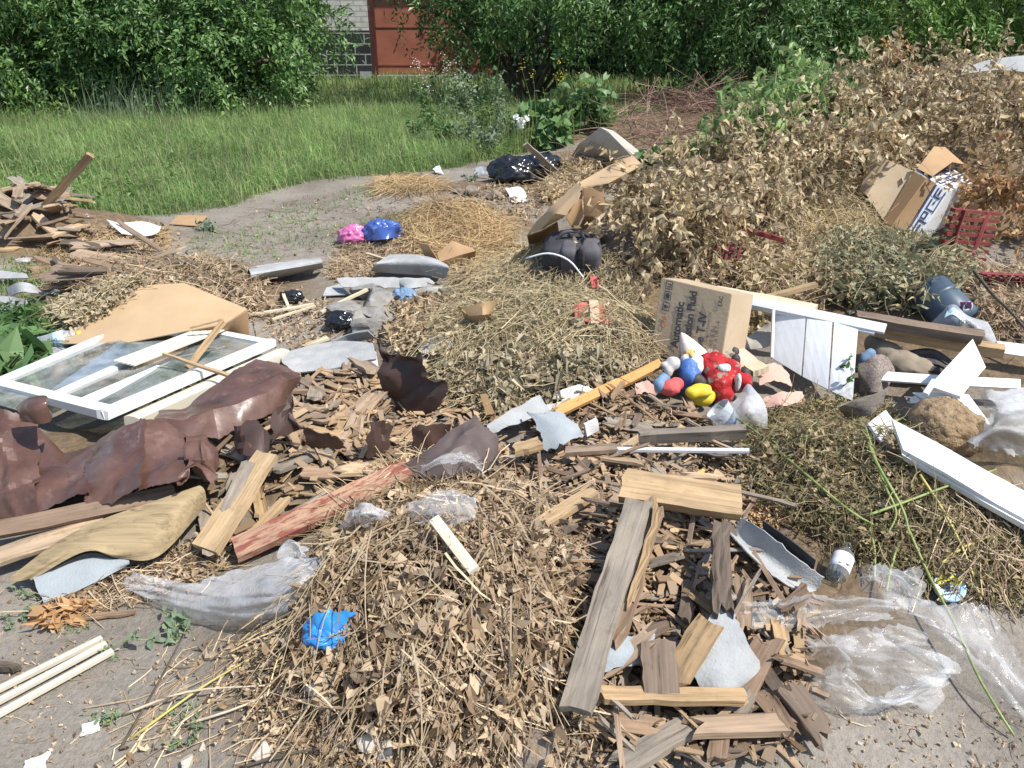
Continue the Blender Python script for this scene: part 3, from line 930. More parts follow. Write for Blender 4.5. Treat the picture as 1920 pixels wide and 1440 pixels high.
def trunks(base, tops, r):
    Pt = []
    for t_ in tops:
        a, b_ = np.array(base, float) + rng.normal(0, .05, 3) * [1, 1, 0], np.array(t_, float)
        s = np.linspace(0, 1, 7)[:, None]
        q = a + (b_ - a) * s + np.array([0, 0, .3]) * np.sin(s * math.pi) + rng.normal(0, .035, (7, 3)) * (s * (1 - s) * 4)
        Pt.append(q)
    Rd = np.linspace(r, r * .3, 7)[None].repeat(len(Pt), 0) * (.6 + .6 * rng.random((len(Pt), 1)))
    return tubes(np.array(Pt), Rd, 7)

def tree(name, label, px, y, blobs, ntw, L, Wd, mat, kl=9, r=.06, tw=.3, cat='tree', group=None):
    x = rxy(px, y)
    t = thing(name, label, cat, (x, y, 0), group)
    bl = [((x + q[0], y + q[1], q[2]), q[3]) for q in blobs]
    V, F = crown(bl, ntw, kl, L, Wd, tw)
    obj('crown', V, F, M[mat], t)
    tops = []
    for c, rr in bl:
        tops.append((c[0], c[1], c[2] + rr[2] * .4)); tops.append((c[0] + rr[0] * .4 * rng.normal(), c[1] + rr[1] * .3 * rng.normal(), c[2]))
    V, F = trunks((x, y, -.05), tops, r)
    obj('trunk', V, F, M['bark'], t)
    return t

tree('fruit_tree', 'large dark green fruit tree with foliage down to the grass, left of the brick garage', 352, 12.5,
     [(0, .2, 1.7, (1.75, 1.2, 1.5)), (.75, -.6, .75, (.95, .7, .72)), (-.5, -.8, .8, (.95, .7, .72)), (.15, -.5, 1.45, (1.0, .8, .75)), (1.05, .2, 1.2, (.62, .7, .8)), (-1.2, -.4, 1.25, (.8, .8, .9))], 3900, .10, .044, 'leaf_a')
tree('fruit_tree', 'broad bushy tree with mid green foliage at the left edge of the photo', 25, 12.4,
     [(0, .2, 1.6, (1.6, 1.2, 1.5)), (-1.2, -.2, 1.3, (1.3, 1.0, 1.2)), (.55, -.4, 1.1, (.85, .7, .7)), (-.3, -.6, .9, (.7, .5, .5))], 3000, .10, .044, 'leaf_a')
tree('sapling', 'low yellow green sapling in front of the broad tree at the left edge', 20, 11.5,
     [(-.3, 0, .35, (.5, .45, .4)), (.35, .1, .25, (.5, .4, .3)), (-1, 0, .4, (.6, .4, .45))], 600, .095, .036, 'leaf_c', r=.02)
tree('willow_tree', 'overhanging tree whose drooping sprays shade the red garage gate', 990, 13.9,
     [(0, .2, 2.7, (2.3, 1.6, 1.2)), (-1.5, -.7, 1.62, (.8, .7, .40)), (-1.0, -.4, 1.05, (.6, .45, .45)), (1.1, -1.4, 1.5, (1.0, .7, .42)), (.2, -1.5, 1.6, (1.0, .7, .36)), (1.7, -.7, .95, (.55, .5, .5)), (-.5, -1.0, 1.35, (.6, .5, .3))], 2900, .105, .036, 'leaf_b')
tree('willow_tree', 'tall leafy tree with glossy drooping sprays behind the heap of bare twigs', 1370, 12.8,
     [(0, .3, 2.3, (1.8, 1.4, 1.1)), (-.9, -.8, 1.35, (.75, .6, .42)), (.8, -.6, 1.25, (.8, .6, .6)), (-.45, -.7, .8, (.55, .45, .45)), (.1, -1.2, 1.4, (.7, .5, .35)), (1.3, .2, .8, (.6, .5, .6))], 2900, .105, .036, 'leaf_b')
tree('willow_tree', 'bright green tree rising behind the brown brushwood at the right edge', 1790, 13.2,
     [(0, .2, 1.8, (2.4, 1.2, 1.4)), (-1.2, -.4, 1.35, (1.0, .8, .7)), (1.0, -.4, 1.5, (1.2, .8, .8))], 3000, .10, .042, 'leaf_c')
for k, (px_, y_, s_) in enumerate(((-330, 17.5, 1.0), (170, 19.0, 1.1), (330, 16.4, .75), (1120, 18.5, 1.1), (1460, 18.0, 1.15), (1800, 18.8, 1.1), (2200, 17.5, 1.1))):
    lab = ['dark tree at the far left beyond the broad bushy tree', 'dark tree beyond the gap between the two left trees', 'dark tree tucked against the garage behind the large fruit tree',
           'dark tree in deep shade behind the overhanging tree', 'dark tree behind the glossy drooping sprays', 'dark tree behind the bright green tree', 'dark tree beyond the right edge behind the brushwood'][k]
    tree('shade_tree', lab, px_, y_, [(0, 0, 2.2 * s_, (2.4, 1.5, 2.2)), (-1.2, -.4, 1.2, (1.4, 1.0, 1.2)), (1.2, -.4, 1.2, (1.4, 1.0, 1.2))], 2100, .13, .065, 'leaf_shaded', r=.1, tw=.4, group='dark trees standing behind the front row')

# ------------------------------------------------------------------ meadow
def blades(xy, hgt, wd, lean, mat, name, label, cat):
    n = len(xy)
    z = H(xy[:, 0], xy[:, 1])
    az = rng.random(n) * 2 * math.pi
    ln = hgt * (.5 + rng.random(n))
    d = np.stack([np.cos(az), np.sin(az), 0 * az], 1)
    s = np.stack([-np.sin(az + rng.normal(0, .8, n)), np.cos(az), 0 * az], 1)
    le = (lean * np.abs(rng.normal(.5, .6, n)))[:, None]
    b0 = np.stack([xy[:, 0], xy[:, 1], z - .01], 1)
    l = ln[:, None]
    mid = b0 + np.array([0, 0, 1.]) * l * .55 + d * l * le * .3
    tip = b0 + np.array([0, 0, 1.]) * l * (1 - le * .35) + d * l * le * 1.0
    w_ = wd * (.6 + .8 * rng.random(n))[:, None]
    V = np.stack([b0 - s * w_ / 2, b0 + s * w_ / 2, mid + s * w_ * .42, mid - s * w_ * .42, tip], 1).reshape(-1, 3)
    i = np.arange(n)[:, None] * 5
    F = np.concatenate([i + [0, 1, 2], i + [0, 2, 3], i + [3, 2, 4]], 1).reshape(-1, 3)
    return obj(name, V, F, mat, label=label, cat=cat, kind='stuff', loc=(xy[0, 0], xy[0, 1], 0))

def grass_pts(n, ylo, yhi, xlo, xhi, fall=1.0):
    q = np.stack([xlo + (xhi - xlo) * rng.random(n), ylo + (yhi - ylo) * rng.random(n) ** fall], 1)
    k = inside(GRASS_W, q[:, 0] + .25 * fbm(q[:, 0] * 1.5, q[:, 1] * 1.5, 40, 3) + rng.normal(0, .06, n), q[:, 1] + .35 * fbm(q[:, 0] * 1.5, q[:, 1] * 1.5, 44, 3) + rng.normal(0, .12, n))
    k |= (q[:, 1] > 11)
    k &= rng.random(n) < .35 + .9 * vnoise(q[:, 0] * 1.3, q[:, 1] * 1.3, 61)
    return q[k]
q = grass_pts(210000, 5.0, 12.0, -7.5, 2.0, 1.0)
dd = np.clip((q[:, 1] - 6.4) / 4, 0, 1)
blades(q, .07 + .14 * dd + .09 * rng.random(len(q)) * (.4 + 1.2 * vnoise(q[:, 0] * 3, q[:, 1] * 3, 91)), .0058, 1.2, M['grass'], 'meadow_grass', 'green meadow grass between the bare path and the trees', 'grass')
q = grass_pts(52000, 11.4, 18.5, -9.5, 9, 1.0)
blades(q, .13 + .12 * rng.random(len(q)), .009, .9, M['grass'], 'far_grass', 'grass under and between the trees up to the garage', 'grass')
q = grass_pts(11000, 6.6, 12.5, -8, 2, .9)
blades(q, .24 + .2 * rng.random(len(q)), .0035, .7, M['grass_dry'], 'dry_grass', 'thin pale seeding grass standing in the meadow', 'grass')
tg = np.stack([rng.normal(rxy(215, 10.9), .5, 260), rng.normal(10.9, .22, 260)], 1)
blades(tg, .62, .007, .35, M['weed_pale'], 'tall_grass', 'tall pale grass stalks in front of the large fruit tree', 'grass')
q = grass_pts(17000, 6.0, 12.2, -7.5, 2.0, 1.0)
q = q[vnoise(q[:, 0] * 1.1, q[:, 1] * 1.1, 33) > .42]
n_ = len(q); d_ = unit(n_); d_[:, 2] = abs(d_[:, 2]) * .6
V, F = leafs(np.stack([q[:, 0], q[:, 1], H(q[:, 0], q[:, 1]) + .04 + .10 * rng.random(n_)], 1), d_, .4 * unit(n_) + [0, 0, 1], .055, .03, .1, .1)
obj('meadow_herbs', V, F, M['leaf_c'], label='small leafy herbs among the meadow grass', cat='herbs', kind='stuff')
# thin tufts on the trodden path
tp = scatter([(330, 440), (560, 365), (900, 335), (960, 400), (900, 470), (620, 480), (400, 500)], 4200)
tp = tp[vnoise(tp[:, 0] * 2.2, tp[:, 1] * 2.2, 71) > .52]
blades(tp, .045, .005, 1.4, M['grass'], 'path_grass', 'short sparse grass growing on the trodden path', 'grass')
tp = scatter([(-60, 490), (90, 480), (130, 520), (60, 560), (-60, 560)], 900)
blades(tp, .06, .006, 1.2, M['grass'], 'path_grass', 'green grass between the board heap and the slate pieces at the left edge', 'grass')

# ------------------------------------------------------------------ weeds
def weed(name, label, at, hgt, nst, mat, L, Wd, cat='weed', group=None, flowers=None, lean=.25, dens=14, droop=.2, stemmat='greenstalk', r=.004):
    t = thing(name, label, cat, at, group)
    Pt, Lp, Ld, Ln, Ft = [], [], [], [], []
    for i in range(nst):
        a = rng.random() * 2 * math.pi
        h_ = hgt * (.65 + .5 * rng.random())
        s = np.linspace(0, 1, 7)[:, None]
        o = np.array([math.cos(a), math.sin(a), 0])
        q = np.array(at) + o * (.02 + .1 * hgt * rng.random()) + np.array([0, 0, h_]) * s + o * lean * h_ * s ** 1.6 + rng.normal(0, .012, (7, 3)) * s
        Pt.append(q)
        m_ = max(4, int(dens * (.7 + .6 * rng.random())))
        for j in range(m_):
            f = .12 + .86 * j / m_; k = min(5, int(f * 6)); p = q[k] + (q[k + 1] - q[k]) * (f * 6 - k)
            b_ = j * 2.4 + rng.normal(0, .3)
            Lp.append(p); Ld.append([math.cos(b_), math.sin(b_), .45 - droop * 2 + rng.normal(0, .25)]); Ln.append([rng.normal(0, .3), rng.normal(0, .3), 1])
        if flowers:
            for _ in range(9): Ft.append(q[-1] + rng.normal(0, .035, 3) + [0, 0, .02])
    Pt = np.array(Pt)
    V, F = tubes(Pt, np.linspace(r, r * .3, 7)[None].repeat(len(Pt), 0), 4)
    obj('stem', V, F, M[stemmat], t)
    n = len(Lp)
    V, F = leafs(np.array(Lp), np.array(Ld), np.array(Ln), L * (.6 + .6 * rng.random(n)), Wd * (.7 + .5 * rng.random(n)), .15, .12, True)
    obj('leaves', V, F, M[mat], t)
    if flowers:
        Ft = np.repeat(np.array(Ft), 5, 0)
        d = unit(len(Ft)); d[:, 2] = abs(d[:, 2]) * .5
        V, F = leafs(Ft, d, np.array([0, 0, 1.]) + .3 * unit(len(Ft)), .014, .011, 0, 0)
        obj('flowers', V, F, M[flowers], t)
    return t
for k, (px_, py_, h_) in enumerate(((815, 262, .62), (850, 250, .75), (880, 245, .72), (905, 262, .8), (935, 255, .72), (955, 275, .5), (830, 285, .4), (870, 288, .42), (915, 296, .4), (790, 278, .35))):
    weed('tall_weed', 'feathery pale green weed behind the black rubbish bag' if h_ > .5 else 'low leafy weed at the edge of the grass left of the black rubbish bag', P(px_, py_), h_, 9, 'weed_pale' if k % 3 else 'weed', .085, .026, group='weeds along the edge of the meadow', dens=20)
for k, (px_, py_) in enumerate(((820, 232), (843, 238), (868, 228), (800, 246), (884, 240))):
    weed('flowering_weed', 'thin weed with small white flower heads in front of the shaded gate', P(px_, py_), .72, 4, 'weed_pale', .06, .014, 'flower weed', 'white flowering weeds', 'flower', dens=9, r=.003)
for k, (px_, py_, h_) in enumerate(((1000, 262, .45), (1030, 255, .55), (1065, 250, .6), (1100, 245, .65), (1130, 240, .6), (1050, 275, .35), (1010, 282, .3))):
    weed('burdock', 'broad leaved green weed behind the grey carton', P(px_, py_), h_, 6, 'bigleaf', .16, .10, 'weed', 'broad leaved weeds behind the grey carton', dens=7, droop=.25)
for k, (px_, py_) in enumerate(((1010, 262), (1085, 250), (1055, 150))):
    weed('flowering_weed', 'weed with small yellow flowers in front of the dark trees', P(px_, py_ + 10), .8, 3, 'weed', .06, .02, 'flower weed', 'yellow flowering weeds', 'flower_yellow', dens=8, r=.003)

t = thing('white_flowers', 'bunch of white flowers in the weeds above the black rubbish bag', 'flowers', P(980, 285))
V, F = tubes(np.array([[P(980 + 4 * i, 290, 0) + np.array([.004 * i * k, 0, .12 * k]) for k in range(4)] for i in range(-3, 4)]), np.full((7, 4), .003), 4)
obj('stem', V, F, M['greenstalk'], t)
for i in range(8):
    c = P(980 + rng.normal(0, 8), 290, 0) + np.array([0, rng.normal(0, .03), .25 + .16 * rng.random()])
    d = unit(9); V, F = leafs(np.repeat(c[None], 9, 0), d, unit(9), .045, .03, .05, .1, True); obj('flower', V, F, M['flower'], t)
# ------------------------------------------------------------------ helpers for the dump
def proj(p):
    p = np.asarray(p, float); z = p[2] - CAM_H
    dep = p[1] * _cp - z * _sp; up_ = p[1] * _sp + z * _cp
    return 960 + FPX * p[0] / dep, 720 - FPX * up_ / dep

def litter(name, label, cat, poly, ns, nl, ms, ml, slen=(.12, .35), r=(.0012, .0026), L=.045, Wd=.026, flow=None, spread=60, thick=.05, lift=.03, lname='dead_leaves', llabel=None, curl=.25, k=6, xy=None):
    jit = lambda q_: q_ + rng.normal(0, 1, q_.shape) * (.035 * np.sqrt(np.ptp(q_[:, 0]) * np.ptp(q_[:, 1])))
    if ns:
        q = jit(scatter(poly, ns))
        if isinstance(flow, tuple):
            c = P(*flow)[:2]; a = np.arctan2(q[:, 1] - c[1], q[:, 0] - c[0]) + np.radians(rng.normal(0, spread, ns))
        else:
            a = np.radians((flow or 0) + rng.normal(0, spread, ns)) + (math.pi * (rng.random(ns) < .5) if flow is not None else rng.random(ns) * 6.3)
        ln = slen[0] + (slen[1] - slen[0]) * rng.random(ns) ** 1.5
        cu = rng.normal(0, .5, ns)
        s = np.linspace(-.5, .5, k)
        an = a[:, None] + cu[:, None] * s[None, :]
        X = q[:, :1] + ln[:, None] * s * np.cos(an); Y = q[:, 1:] + ln[:, None] * s * np.sin(an)
        off = thick * rng.random((ns, 1)) + lift * np.abs(rng.normal(0, 1, (ns, 1))) * (s[None, :] * 2 * rng.choice([-1, 1], (ns, 1)) * .5 + .35) + .006 * rng.normal(0, 1, (ns, k))
        Z = H(X, Y) + np.maximum(off, .002)
        Pt = np.stack([X, Y, Z], -1)
        Rd = (r[0] + (r[1] - r[0]) * rng.random((ns, 1)) ** 2) * np.linspace(1.1, .6, k)[None]
        V, F = tubes(Pt, Rd, 3)
        obj(name, V, F, M[ms], label=label, cat=cat, kind='stuff')
    if nl:
        q = jit(scatter(poly, nl))
        e = .03
        z0 = H(q[:, 0], q[:, 1]); gx = (H(q[:, 0] + e, q[:, 1]) - z0) / e; gy_ = (H(q[:, 0], q[:, 1] + e) - z0) / e
        z = z0 + thick * rng.random(nl) ** .8 + .003
        D = unit(nl) * np.array([1, 1, .55]) - np.stack([gx, gy_, gx * gx + gy_ * gy_], 1) * .6
        N = nrm(np.stack([-gx, -gy_, np.ones(nl)], 1)) * .7 + 1.0 * unit(nl)
        V, F = leafs(np.stack([q[:, 0], q[:, 1], z], 1), D, N, L * (.45 + .9 * rng.random(nl)), Wd * (.5 + .9 * rng.random(nl)), .22, curl, True)
        obj(lname, V, F, M[ml], label=llabel or label, cat=cat, kind='stuff')

MATTONE = {'wood': 'brown', 'wood_tan': 'fresh tan', 'wood_grey': 'weathered grey', 'wood_brown': 'reddish brown', 'wood_dark': 'dark blackened', 'wood_pale': 'pale', 'wood_red': 'red painted'}
def splinters(poly, n, name, noun, lens, wds, ths, mats, lift, marks, group, flow=None, spread=80, tilt=9, cat='wood', jag=.02):
    """single broken pieces of wood lying on and across each other"""
    q = scatter(poly, n)
    ks = list(mats)
    pr = np.array([mats[k_] for k_ in ks], float); pr /= pr.sum()
    for i in range(n):
        L = lens[0] + (lens[1] - lens[0]) * rng.random() ** 1.15
        w_ = wds[0] + (wds[1] - wds[0]) * rng.random() ** 1.3
        t = ths[0] + (ths[1] - ths[0]) * rng.random()
        w_ = min(w_, L * .4)
        mk_ = ks[rng.choice(len(ks), p=pr)]
        a = R((flow if flow is not None else 0) + rng.normal(0, spread)) if flow is not None else rng.random() * 6.3
        d = np.array([math.cos(a), math.sin(a)])
        A, B = q[i] - d * L / 2, q[i] + d * L / 2
        mid = float(H(*q[i]))
        up_ = lift * rng.random() ** 1.2
        za = .5 * (float(H(*A)) + mid) + up_; zb = .5 * (float(H(*B)) + mid) + up_
        ti = math.tan(R(rng.normal(0, tilt))) * L / 2
        za, zb = za + ti, zb - ti
        lo = min(za - float(H(*A)), zb - float(H(*B)))
        if lo < -.01: za -= lo + .008; zb -= lo + .008
        V, F = board_geo(L, w_, t, 4, 5, jag * L / .2, .003, rng.random() * .35, w_ * .04)
        px, py = proj((q[i][0], q[i][1], mid))
        near = min(marks, key=lambda m_: (m_[0] - px) ** 2 + (m_[1] - py) ** 2)[2]
        shape = ('short' if L < lens[0] + .3 * (lens[1] - lens[0]) else 'long' if L > lens[0] + .62 * (lens[1] - lens[0]) else 'medium') + (' narrow' if w_ < wds[0] + .35 * (wds[1] - wds[0]) else ' broad' if w_ > wds[0] + .7 * (wds[1] - wds[0]) else '')
        place(name, V, F, M[mk_], frame((A[0], A[1], za), (B[0], B[1], zb), rng.normal(0, 14)),
              label=f'{MATTONE[mk_]} {shape} {noun} {near}', cat=cat, group=group)

def chips(label, poly, n, mat, L=.05, Wd=.018, thick=.04, name='wood_chips'):
    q = scatter(poly, n)
    a = rng.random(n) * 6.3
    D = np.stack([np.cos(a), np.sin(a), rng.normal(0, .3, n)], 1); N = np.array([0, 0, 1.]) + .4 * unit(n)
    Pb = np.stack([q[:, 0], q[:, 1], H(q[:, 0], q[:, 1]) + .004 + thick * rng.random(n)], 1)
    S_ = nrm(np.cross(D, N)); N = nrm(np.cross(S_, D)); D = nrm(D)
    l = (L * (.4 + 1.5 * rng.random(n) ** 1.5))[:, None]; w_ = (Wd * (.3 + rng.random(n) ** 1.6))[:, None]; t = .004
    c = [Pb + D * l * sx + S_ * w_ * sy + N * t * sz for sz in (0, 1) for sx, sy in ((-.5, -.5), (.5, -.3), (.5, .4), (-.5, .5))]
    V = np.stack(c, 1).reshape(-1, 3); i = np.arange(n)[:, None] * 8
    F = np.concatenate([i + f for f in ([0, 3, 2, 1], [4, 5, 6, 7], [0, 1, 5, 4], [1, 2, 6, 5], [2, 3, 7, 6], [3, 0, 4, 7])], 1).reshape(-1, 4)
    obj(name, V, F, M[mat], label=label, cat='wood chips', kind='stuff')
M['chip'] = m_leaf('chip', [(.14, .09, .055), (.28, .19, .11), (.40, .28, .165), (.22, .16, .11), (.48, .34, .19)], trans=0)

def sball(c, r, Mx=None, e=.6, seg=28, rings=16):
    """rounded box"""
    V, F = ball((0, 0, 0), (1, 1, 1), seg, rings)
    V = np.sign(V) * np.abs(V) ** e
    V = V * np.asarray(r)
    if Mx is not None: V = V @ np.asarray(Mx).T
    return V + np.asarray(c), F

def rotm(rx=0, ry=0, rz=0):
    return np.array(Matrix.Rotation(R(rz), 3, 'Z') @ Matrix.Rotation(R(ry), 3, 'Y') @ Matrix.Rotation(R(rx), 3, 'X'))

def blob(name, parts, mat, parent=None, vox=.006, **kw):
    mb = MB()
    for c, r, *m_ in parts:
        V, F = ball((0, 0, 0), r, 24, 14, m_[0] if m_ else None)
        sd = rng.integers(1, 500); V = V * (1 + .22 * fbm(V[:, 0] * 45 + sd, V[:, 1] * 45 + V[:, 2] * 40, sd, 2))[:, None] + np.asarray(c); mb.add(V, F)
    o = mb.build(name, mat, parent, True, **kw)
    rm = o.modifiers.new('remesh', 'REMESH'); rm.mode = 'VOXEL'; rm.voxel_size = vox; rm.use_smooth_shade = True
    sm = o.modifiers.new('smooth', 'SMOOTH'); sm.factor = .6; sm.iterations = 5
    return o

def rock(name, px, py, r, mat, h=0.0, sq=(1, 1, .7), **kw):
    c = P(px, py, h)
    V, F = ball((0, 0, 0), (1, 1, 1), 44, 26)
    sd = rng.integers(1, 500)
    k = 1.1 + .25 * fbm(V[:, 0] * 1.6 + sd, V[:, 1] * 1.6 + V[:, 2] * 2.1, sd, 3)[:, None]
    V = V * k
    for n_ in unit(13):                          # broken faces
        e_ = np.maximum(V @ n_ - (.5 + .35 * rng.random()), 0); V = V - n_ * e_[:, None]
    V = V * (1 + .05 * fbm(V[:, 0] * 9, V[:, 1] * 9 + V[:, 2] * 7, sd, 2))[:, None] * r * 1.2 * np.asarray(sq)
    V = V @ rotm(rng.normal(0, 20), rng.normal(0, 20), rng.random() * 360).T
    return obj(name, V + c + [0, 0, r * sq[2] * .4], F, mat, None, 28, **kw)

def crumpled(name, px, py, r, mat, h=0., amp=.35, fr=2.2, yaw=0, label=None, cat=None, group=None, parent=None, seg=56, rings=36):
    """crumpled bag: a soft lump with sharp folds"""
    V, F = ball((0, 0, 0), (1, 1, 1), seg, rings)
    sd = rng.integers(1, 500)
    a = fbm(V[:, 0] * fr + V[:, 2] * 1.7 + sd, V[:, 1] * fr - V[:, 2] * 1.3, sd, 3)
    b_ = 1 - 3 * np.abs(fbm(V[:, 0] * fr * 1.5 - V[:, 2] * 2, V[:, 1] * fr * 1.5 + V[:, 2] * 2 + sd, sd + 9, 2))
    V = V * (1 + amp * (.5 * a + .45 * b_))[:, None]
    V[:, 2] = np.where(V[:, 2] < -.35, -.35 + (V[:, 2] + .35) * .15, V[:, 2])
    V = (V * np.asarray(r)) @ rotm(0, 0, yaw).T
    c = P(px, py, h)
    return obj(name, V + c + [0, 0, r[2] * .4], F, mat, parent, True, label=label, cat=cat, group=group)

# ------------------------------------------------------------------ dry plant heaps
FRONT = [(560, 1235), (600, 1120), (670, 1010), (780, 915), (930, 910), (1030, 990), (1065, 1110), (1055, 1230), (1015, 1375), (900, 1405), (720, 1380), (615, 1320)]
litter('dry_stalks', 'heap of dry brown stalks draped towards the viewer in front', 'plant litter', FRONT, 2300, 7500, 'stalk', 'dry_leaf', (.10, .45), (.0009, .0036), .036, .018, (860, 985), 34, .10, .05, llabel='crumpled dead leaves filling the front stalk heap')
litter('crumpled_leaves', 'large crumpled dead leaves hanging on the front stalk heap', 'plant litter', FRONT, 0, 1700, '', 'dry_leaf', L=.052, Wd=.030, thick=.10, lname='crumpled_leaves', curl=.45)
litter('straw', 'loose straw spread on the left flank of the front stalk heap', 'plant litter', [(540, 1240), (590, 1100), (650, 970), (780, 870), (920, 880), (800, 960), (640, 1100), (560, 1240), (520, 1330)], 480, 900, 'straw', 'dry_leaf', (.12, .4), (.0010, .002), .035, .02, 30, 40, .07, .05, llabel='dead leaves on the left flank of the front stalk heap')
litter('fine_litter', 'fine dry litter round the foot of the front stalk heap', 'plant litter', [(440, 1230), (540, 1170), (620, 1330), (1060, 1360), (1180, 1440), (700, 1460), (500, 1380)], 280, 1300, 'stalk', 'dry_leaf', (.06, .25), (.001, .002), .024, .015, 20, 60, .012, .008, llabel='bits of dead leaf round the foot of the front stalk heap')
litter('hay', 'mound of grey green hay in the middle of the dump', 'plant litter', [(800, 660), (840, 590), (900, 540), (990, 500), (1100, 500), (1190, 560), (1230, 640), (1200, 700), (1110, 730), (960, 745), (850, 720)], 4200, 2500, 'hay', 'grey_leaf', (.12, .45), (.001, .0022), .042, .020, None, 60, .07, .04, llabel='withered grey green leaves in the hay mound')
litter('straw', 'dry straw on the slope above the hay mound', 'plant litter', [(840, 520), (900, 470), (1010, 470), (1080, 500), (1000, 540), (880, 580)], 1200, 500, 'straw', 'dry_leaf', (.12, .4), (.001, .002), .04, .025, None, 60, .06, .04, llabel='dead leaves on the slope above the hay mound')
litter('straw', 'golden mound of cut straw on the bare path', 'plant litter', [(760, 470), (770, 420), (800, 395), (860, 392), (920, 410), (950, 450), (930, 480), (850, 490)], 2000, 0, 'orange_straw', '', (.15, .5), (.0012, .0024), flow=None, thick=.07, lift=.05)
litter('straw', 'thin orange patch of cut straw farther up the path', 'plant litter', [(700, 355), (730, 342), (800, 342), (835, 355), (800, 368), (730, 370)], 700, 0, 'orange_straw', '', (.15, .5), (.0014, .0026), flow=None, thick=.05, lift=.04)
litter('straw', 'brown straw and weeds round the blue bag and the grey roll', 'plant litter', [(620, 520), (640, 470), (760, 455), (790, 480), (740, 500), (660, 535)], 800, 900, 'stalk', 'dry_leaf', (.1, .35), (.001, .002), .035, .02, None, 60, .04, .03)
litter('dead_plants', 'brown tangle of dry stalks behind the tan cardboard sheet', 'plant litter', [(130, 540), (150, 500), (260, 490), (380, 500), (470, 530), (505, 580), (460, 610), (330, 560), (180, 570)], 1700, 2600, 'stalk', 'dry_leaf', (.12, .45), (.0012, .0026), .045, .025, None, 60, .07, .05)
litter('dead_plants', 'low brown litter in front of the far left board heap', 'plant litter', [(60, 490), (150, 445), (300, 430), (320, 470), (260, 500), (120, 510)], 900, 900, 'orange_straw', 'dry_leaf', (.1, .35), (.001, .002), .04, .02, None, 60, .04, .03)
litter('dead_plants', 'olive dry herb lying across the cardboard and the window corner', 'plant litter', [(100, 615), (180, 595), (250, 565), (290, 570), (250, 605), (200, 635), (150, 650)], 260, 1700, 'straw', 'grey_leaf', (.1, .3), (.0012, .0024), .035, .016, 35, 35, .17, .03)
litter('green_stalks', 'cut green stalks and leaves at the left edge beside the bottle', 'plant litter', [(-60, 600), (60, 590), (130, 600), (110, 650), (60, 690), (-60, 740)], 420, 500, 'weed', 'weed', (.12, .4), (.0015, .004), .07, .035, 20, 50, .08, .04, curl=.15)
litter('corn_stems', 'short pale green stems spilled beside the window frame', 'plant litter', [(270, 775), (300, 740), (380, 715), (440, 700), (430, 720), (370, 760), (300, 790)], 330, 200, 'hay', 'weed_pale', (.04, .11), (.003, .006), .03, .014, 30, 40, .06, .02)
litter('dead_plants', 'golden brown dry leaves between the rubble and the hay', 'plant litter', [(740, 600), (780, 560), (870, 570), (900, 620), (860, 650), (770, 660), (730, 640)], 500, 1500, 'straw', 'dry_leaf', (.08, .3), (.001, .002), .05, .025, None, 60, .05, .03)
litter('uprooted_herbs', 'mound of uprooted dusty green herbs right of the splinter heap', 'plant litter', [(1395, 850), (1440, 790), (1540, 765), (1640, 780), (1700, 850), (1770, 960), (1800, 1060), (1700, 1100), (1600, 1050), (1480, 990), (1400, 930)], 2300, 6500, 'herb', 'herb', (.06, .25), (.0008, .0018), .026, .012, None, 60, .08, .04, llabel='small dusty leaves in the herb mound right of the splinter heap')
litter('uprooted_herbs', 'dark roots and dry stems at the right edge above the clear film', 'plant litter', [(1700, 1060), (1800, 950), (1960, 960), (1980, 1160), (1850, 1130), (1760, 1110)], 900, 2200, 'stalk', 'herb', (.06, .3), (.001, .002), .028, .014, None, 60, .06, .04)
litter('dry_herbs', 'dry leaves and pale stems lying over the dusty herb mound', 'plant litter', [(1450, 900), (1540, 800), (1680, 820), (1760, 960), (1700, 1060), (1560, 990)], 260, 700, 'straw', 'dry_leaf', (.1, .35), (.001, .0024), .045, .02, 130, 50, .07, .04, lname='dry_leaves')
litter('wood_shavings', 'orange brown shavings spilled below the brown board', 'shavings', [(1380, 930), (1440, 910), (1480, 960), (1440, 1000), (1390, 980)], 0, 1300, '', 'sawdust', L=.016, Wd=.008, thick=.03, lname='wood_shavings')
litter('withered_herbs', 'grey green withered herb bundle hanging over the dark barrel', 'plant litter', [(1530, 520), (1600, 480), (1690, 475), (1760, 500), (1800, 560), (1740, 600), (1660, 590), (1570, 590)], 1000, 4200, 'greyherb', 'greyherb', (.1, .4), (.001, .0022), .068, .018, 40, 50, .17, .08, llabel='withered grey green leaves hanging over the dark barrel')
litter('dead_plants', 'brown dry leaves between the printed carton and the herb bundle', 'plant litter', [(1390, 560), (1400, 510), (1480, 480), (1560, 500), (1560, 570), (1460, 600), (1400, 650)], 700, 2800, 'stalk', 'wilt', (.1, .35), (.001, .002), .05, .026, None, 60, .1, .05)
litter('dead_plants', 'brown litter right of the dark barrel', 'plant litter', [(1790, 560), (1830, 520), (1980, 510), (1990, 640), (1880, 640), (1810, 610)], 900, 2300, 'stalk', 'dry_leaf', (.1, .4), (.001, .0024), .045, .024, None, 60, .08, .06)
litter('dead_plants', 'dry litter below the brushwood among the red crates', 'plant litter', [(1200, 520), (1240, 480), (1420, 470), (1600, 450), (1780, 490), (1700, 520), (1480, 500), (1330, 540)], 1600, 3200, 'hay', 'dry_leaf', (.1, .4), (.001, .002), .045, .022, None, 60, .07, .05)
litter('hay', 'nest of dry grass under the brushwood left of the striped box', 'plant litter', [(1480, 450), (1470, 400), (1500, 360), (1580, 350), (1640, 400), (1650, 450), (1570, 470)], 1900, 0, 'straw', '', (.15, .5), (.001, .0022), thick=.12, lift=.07)
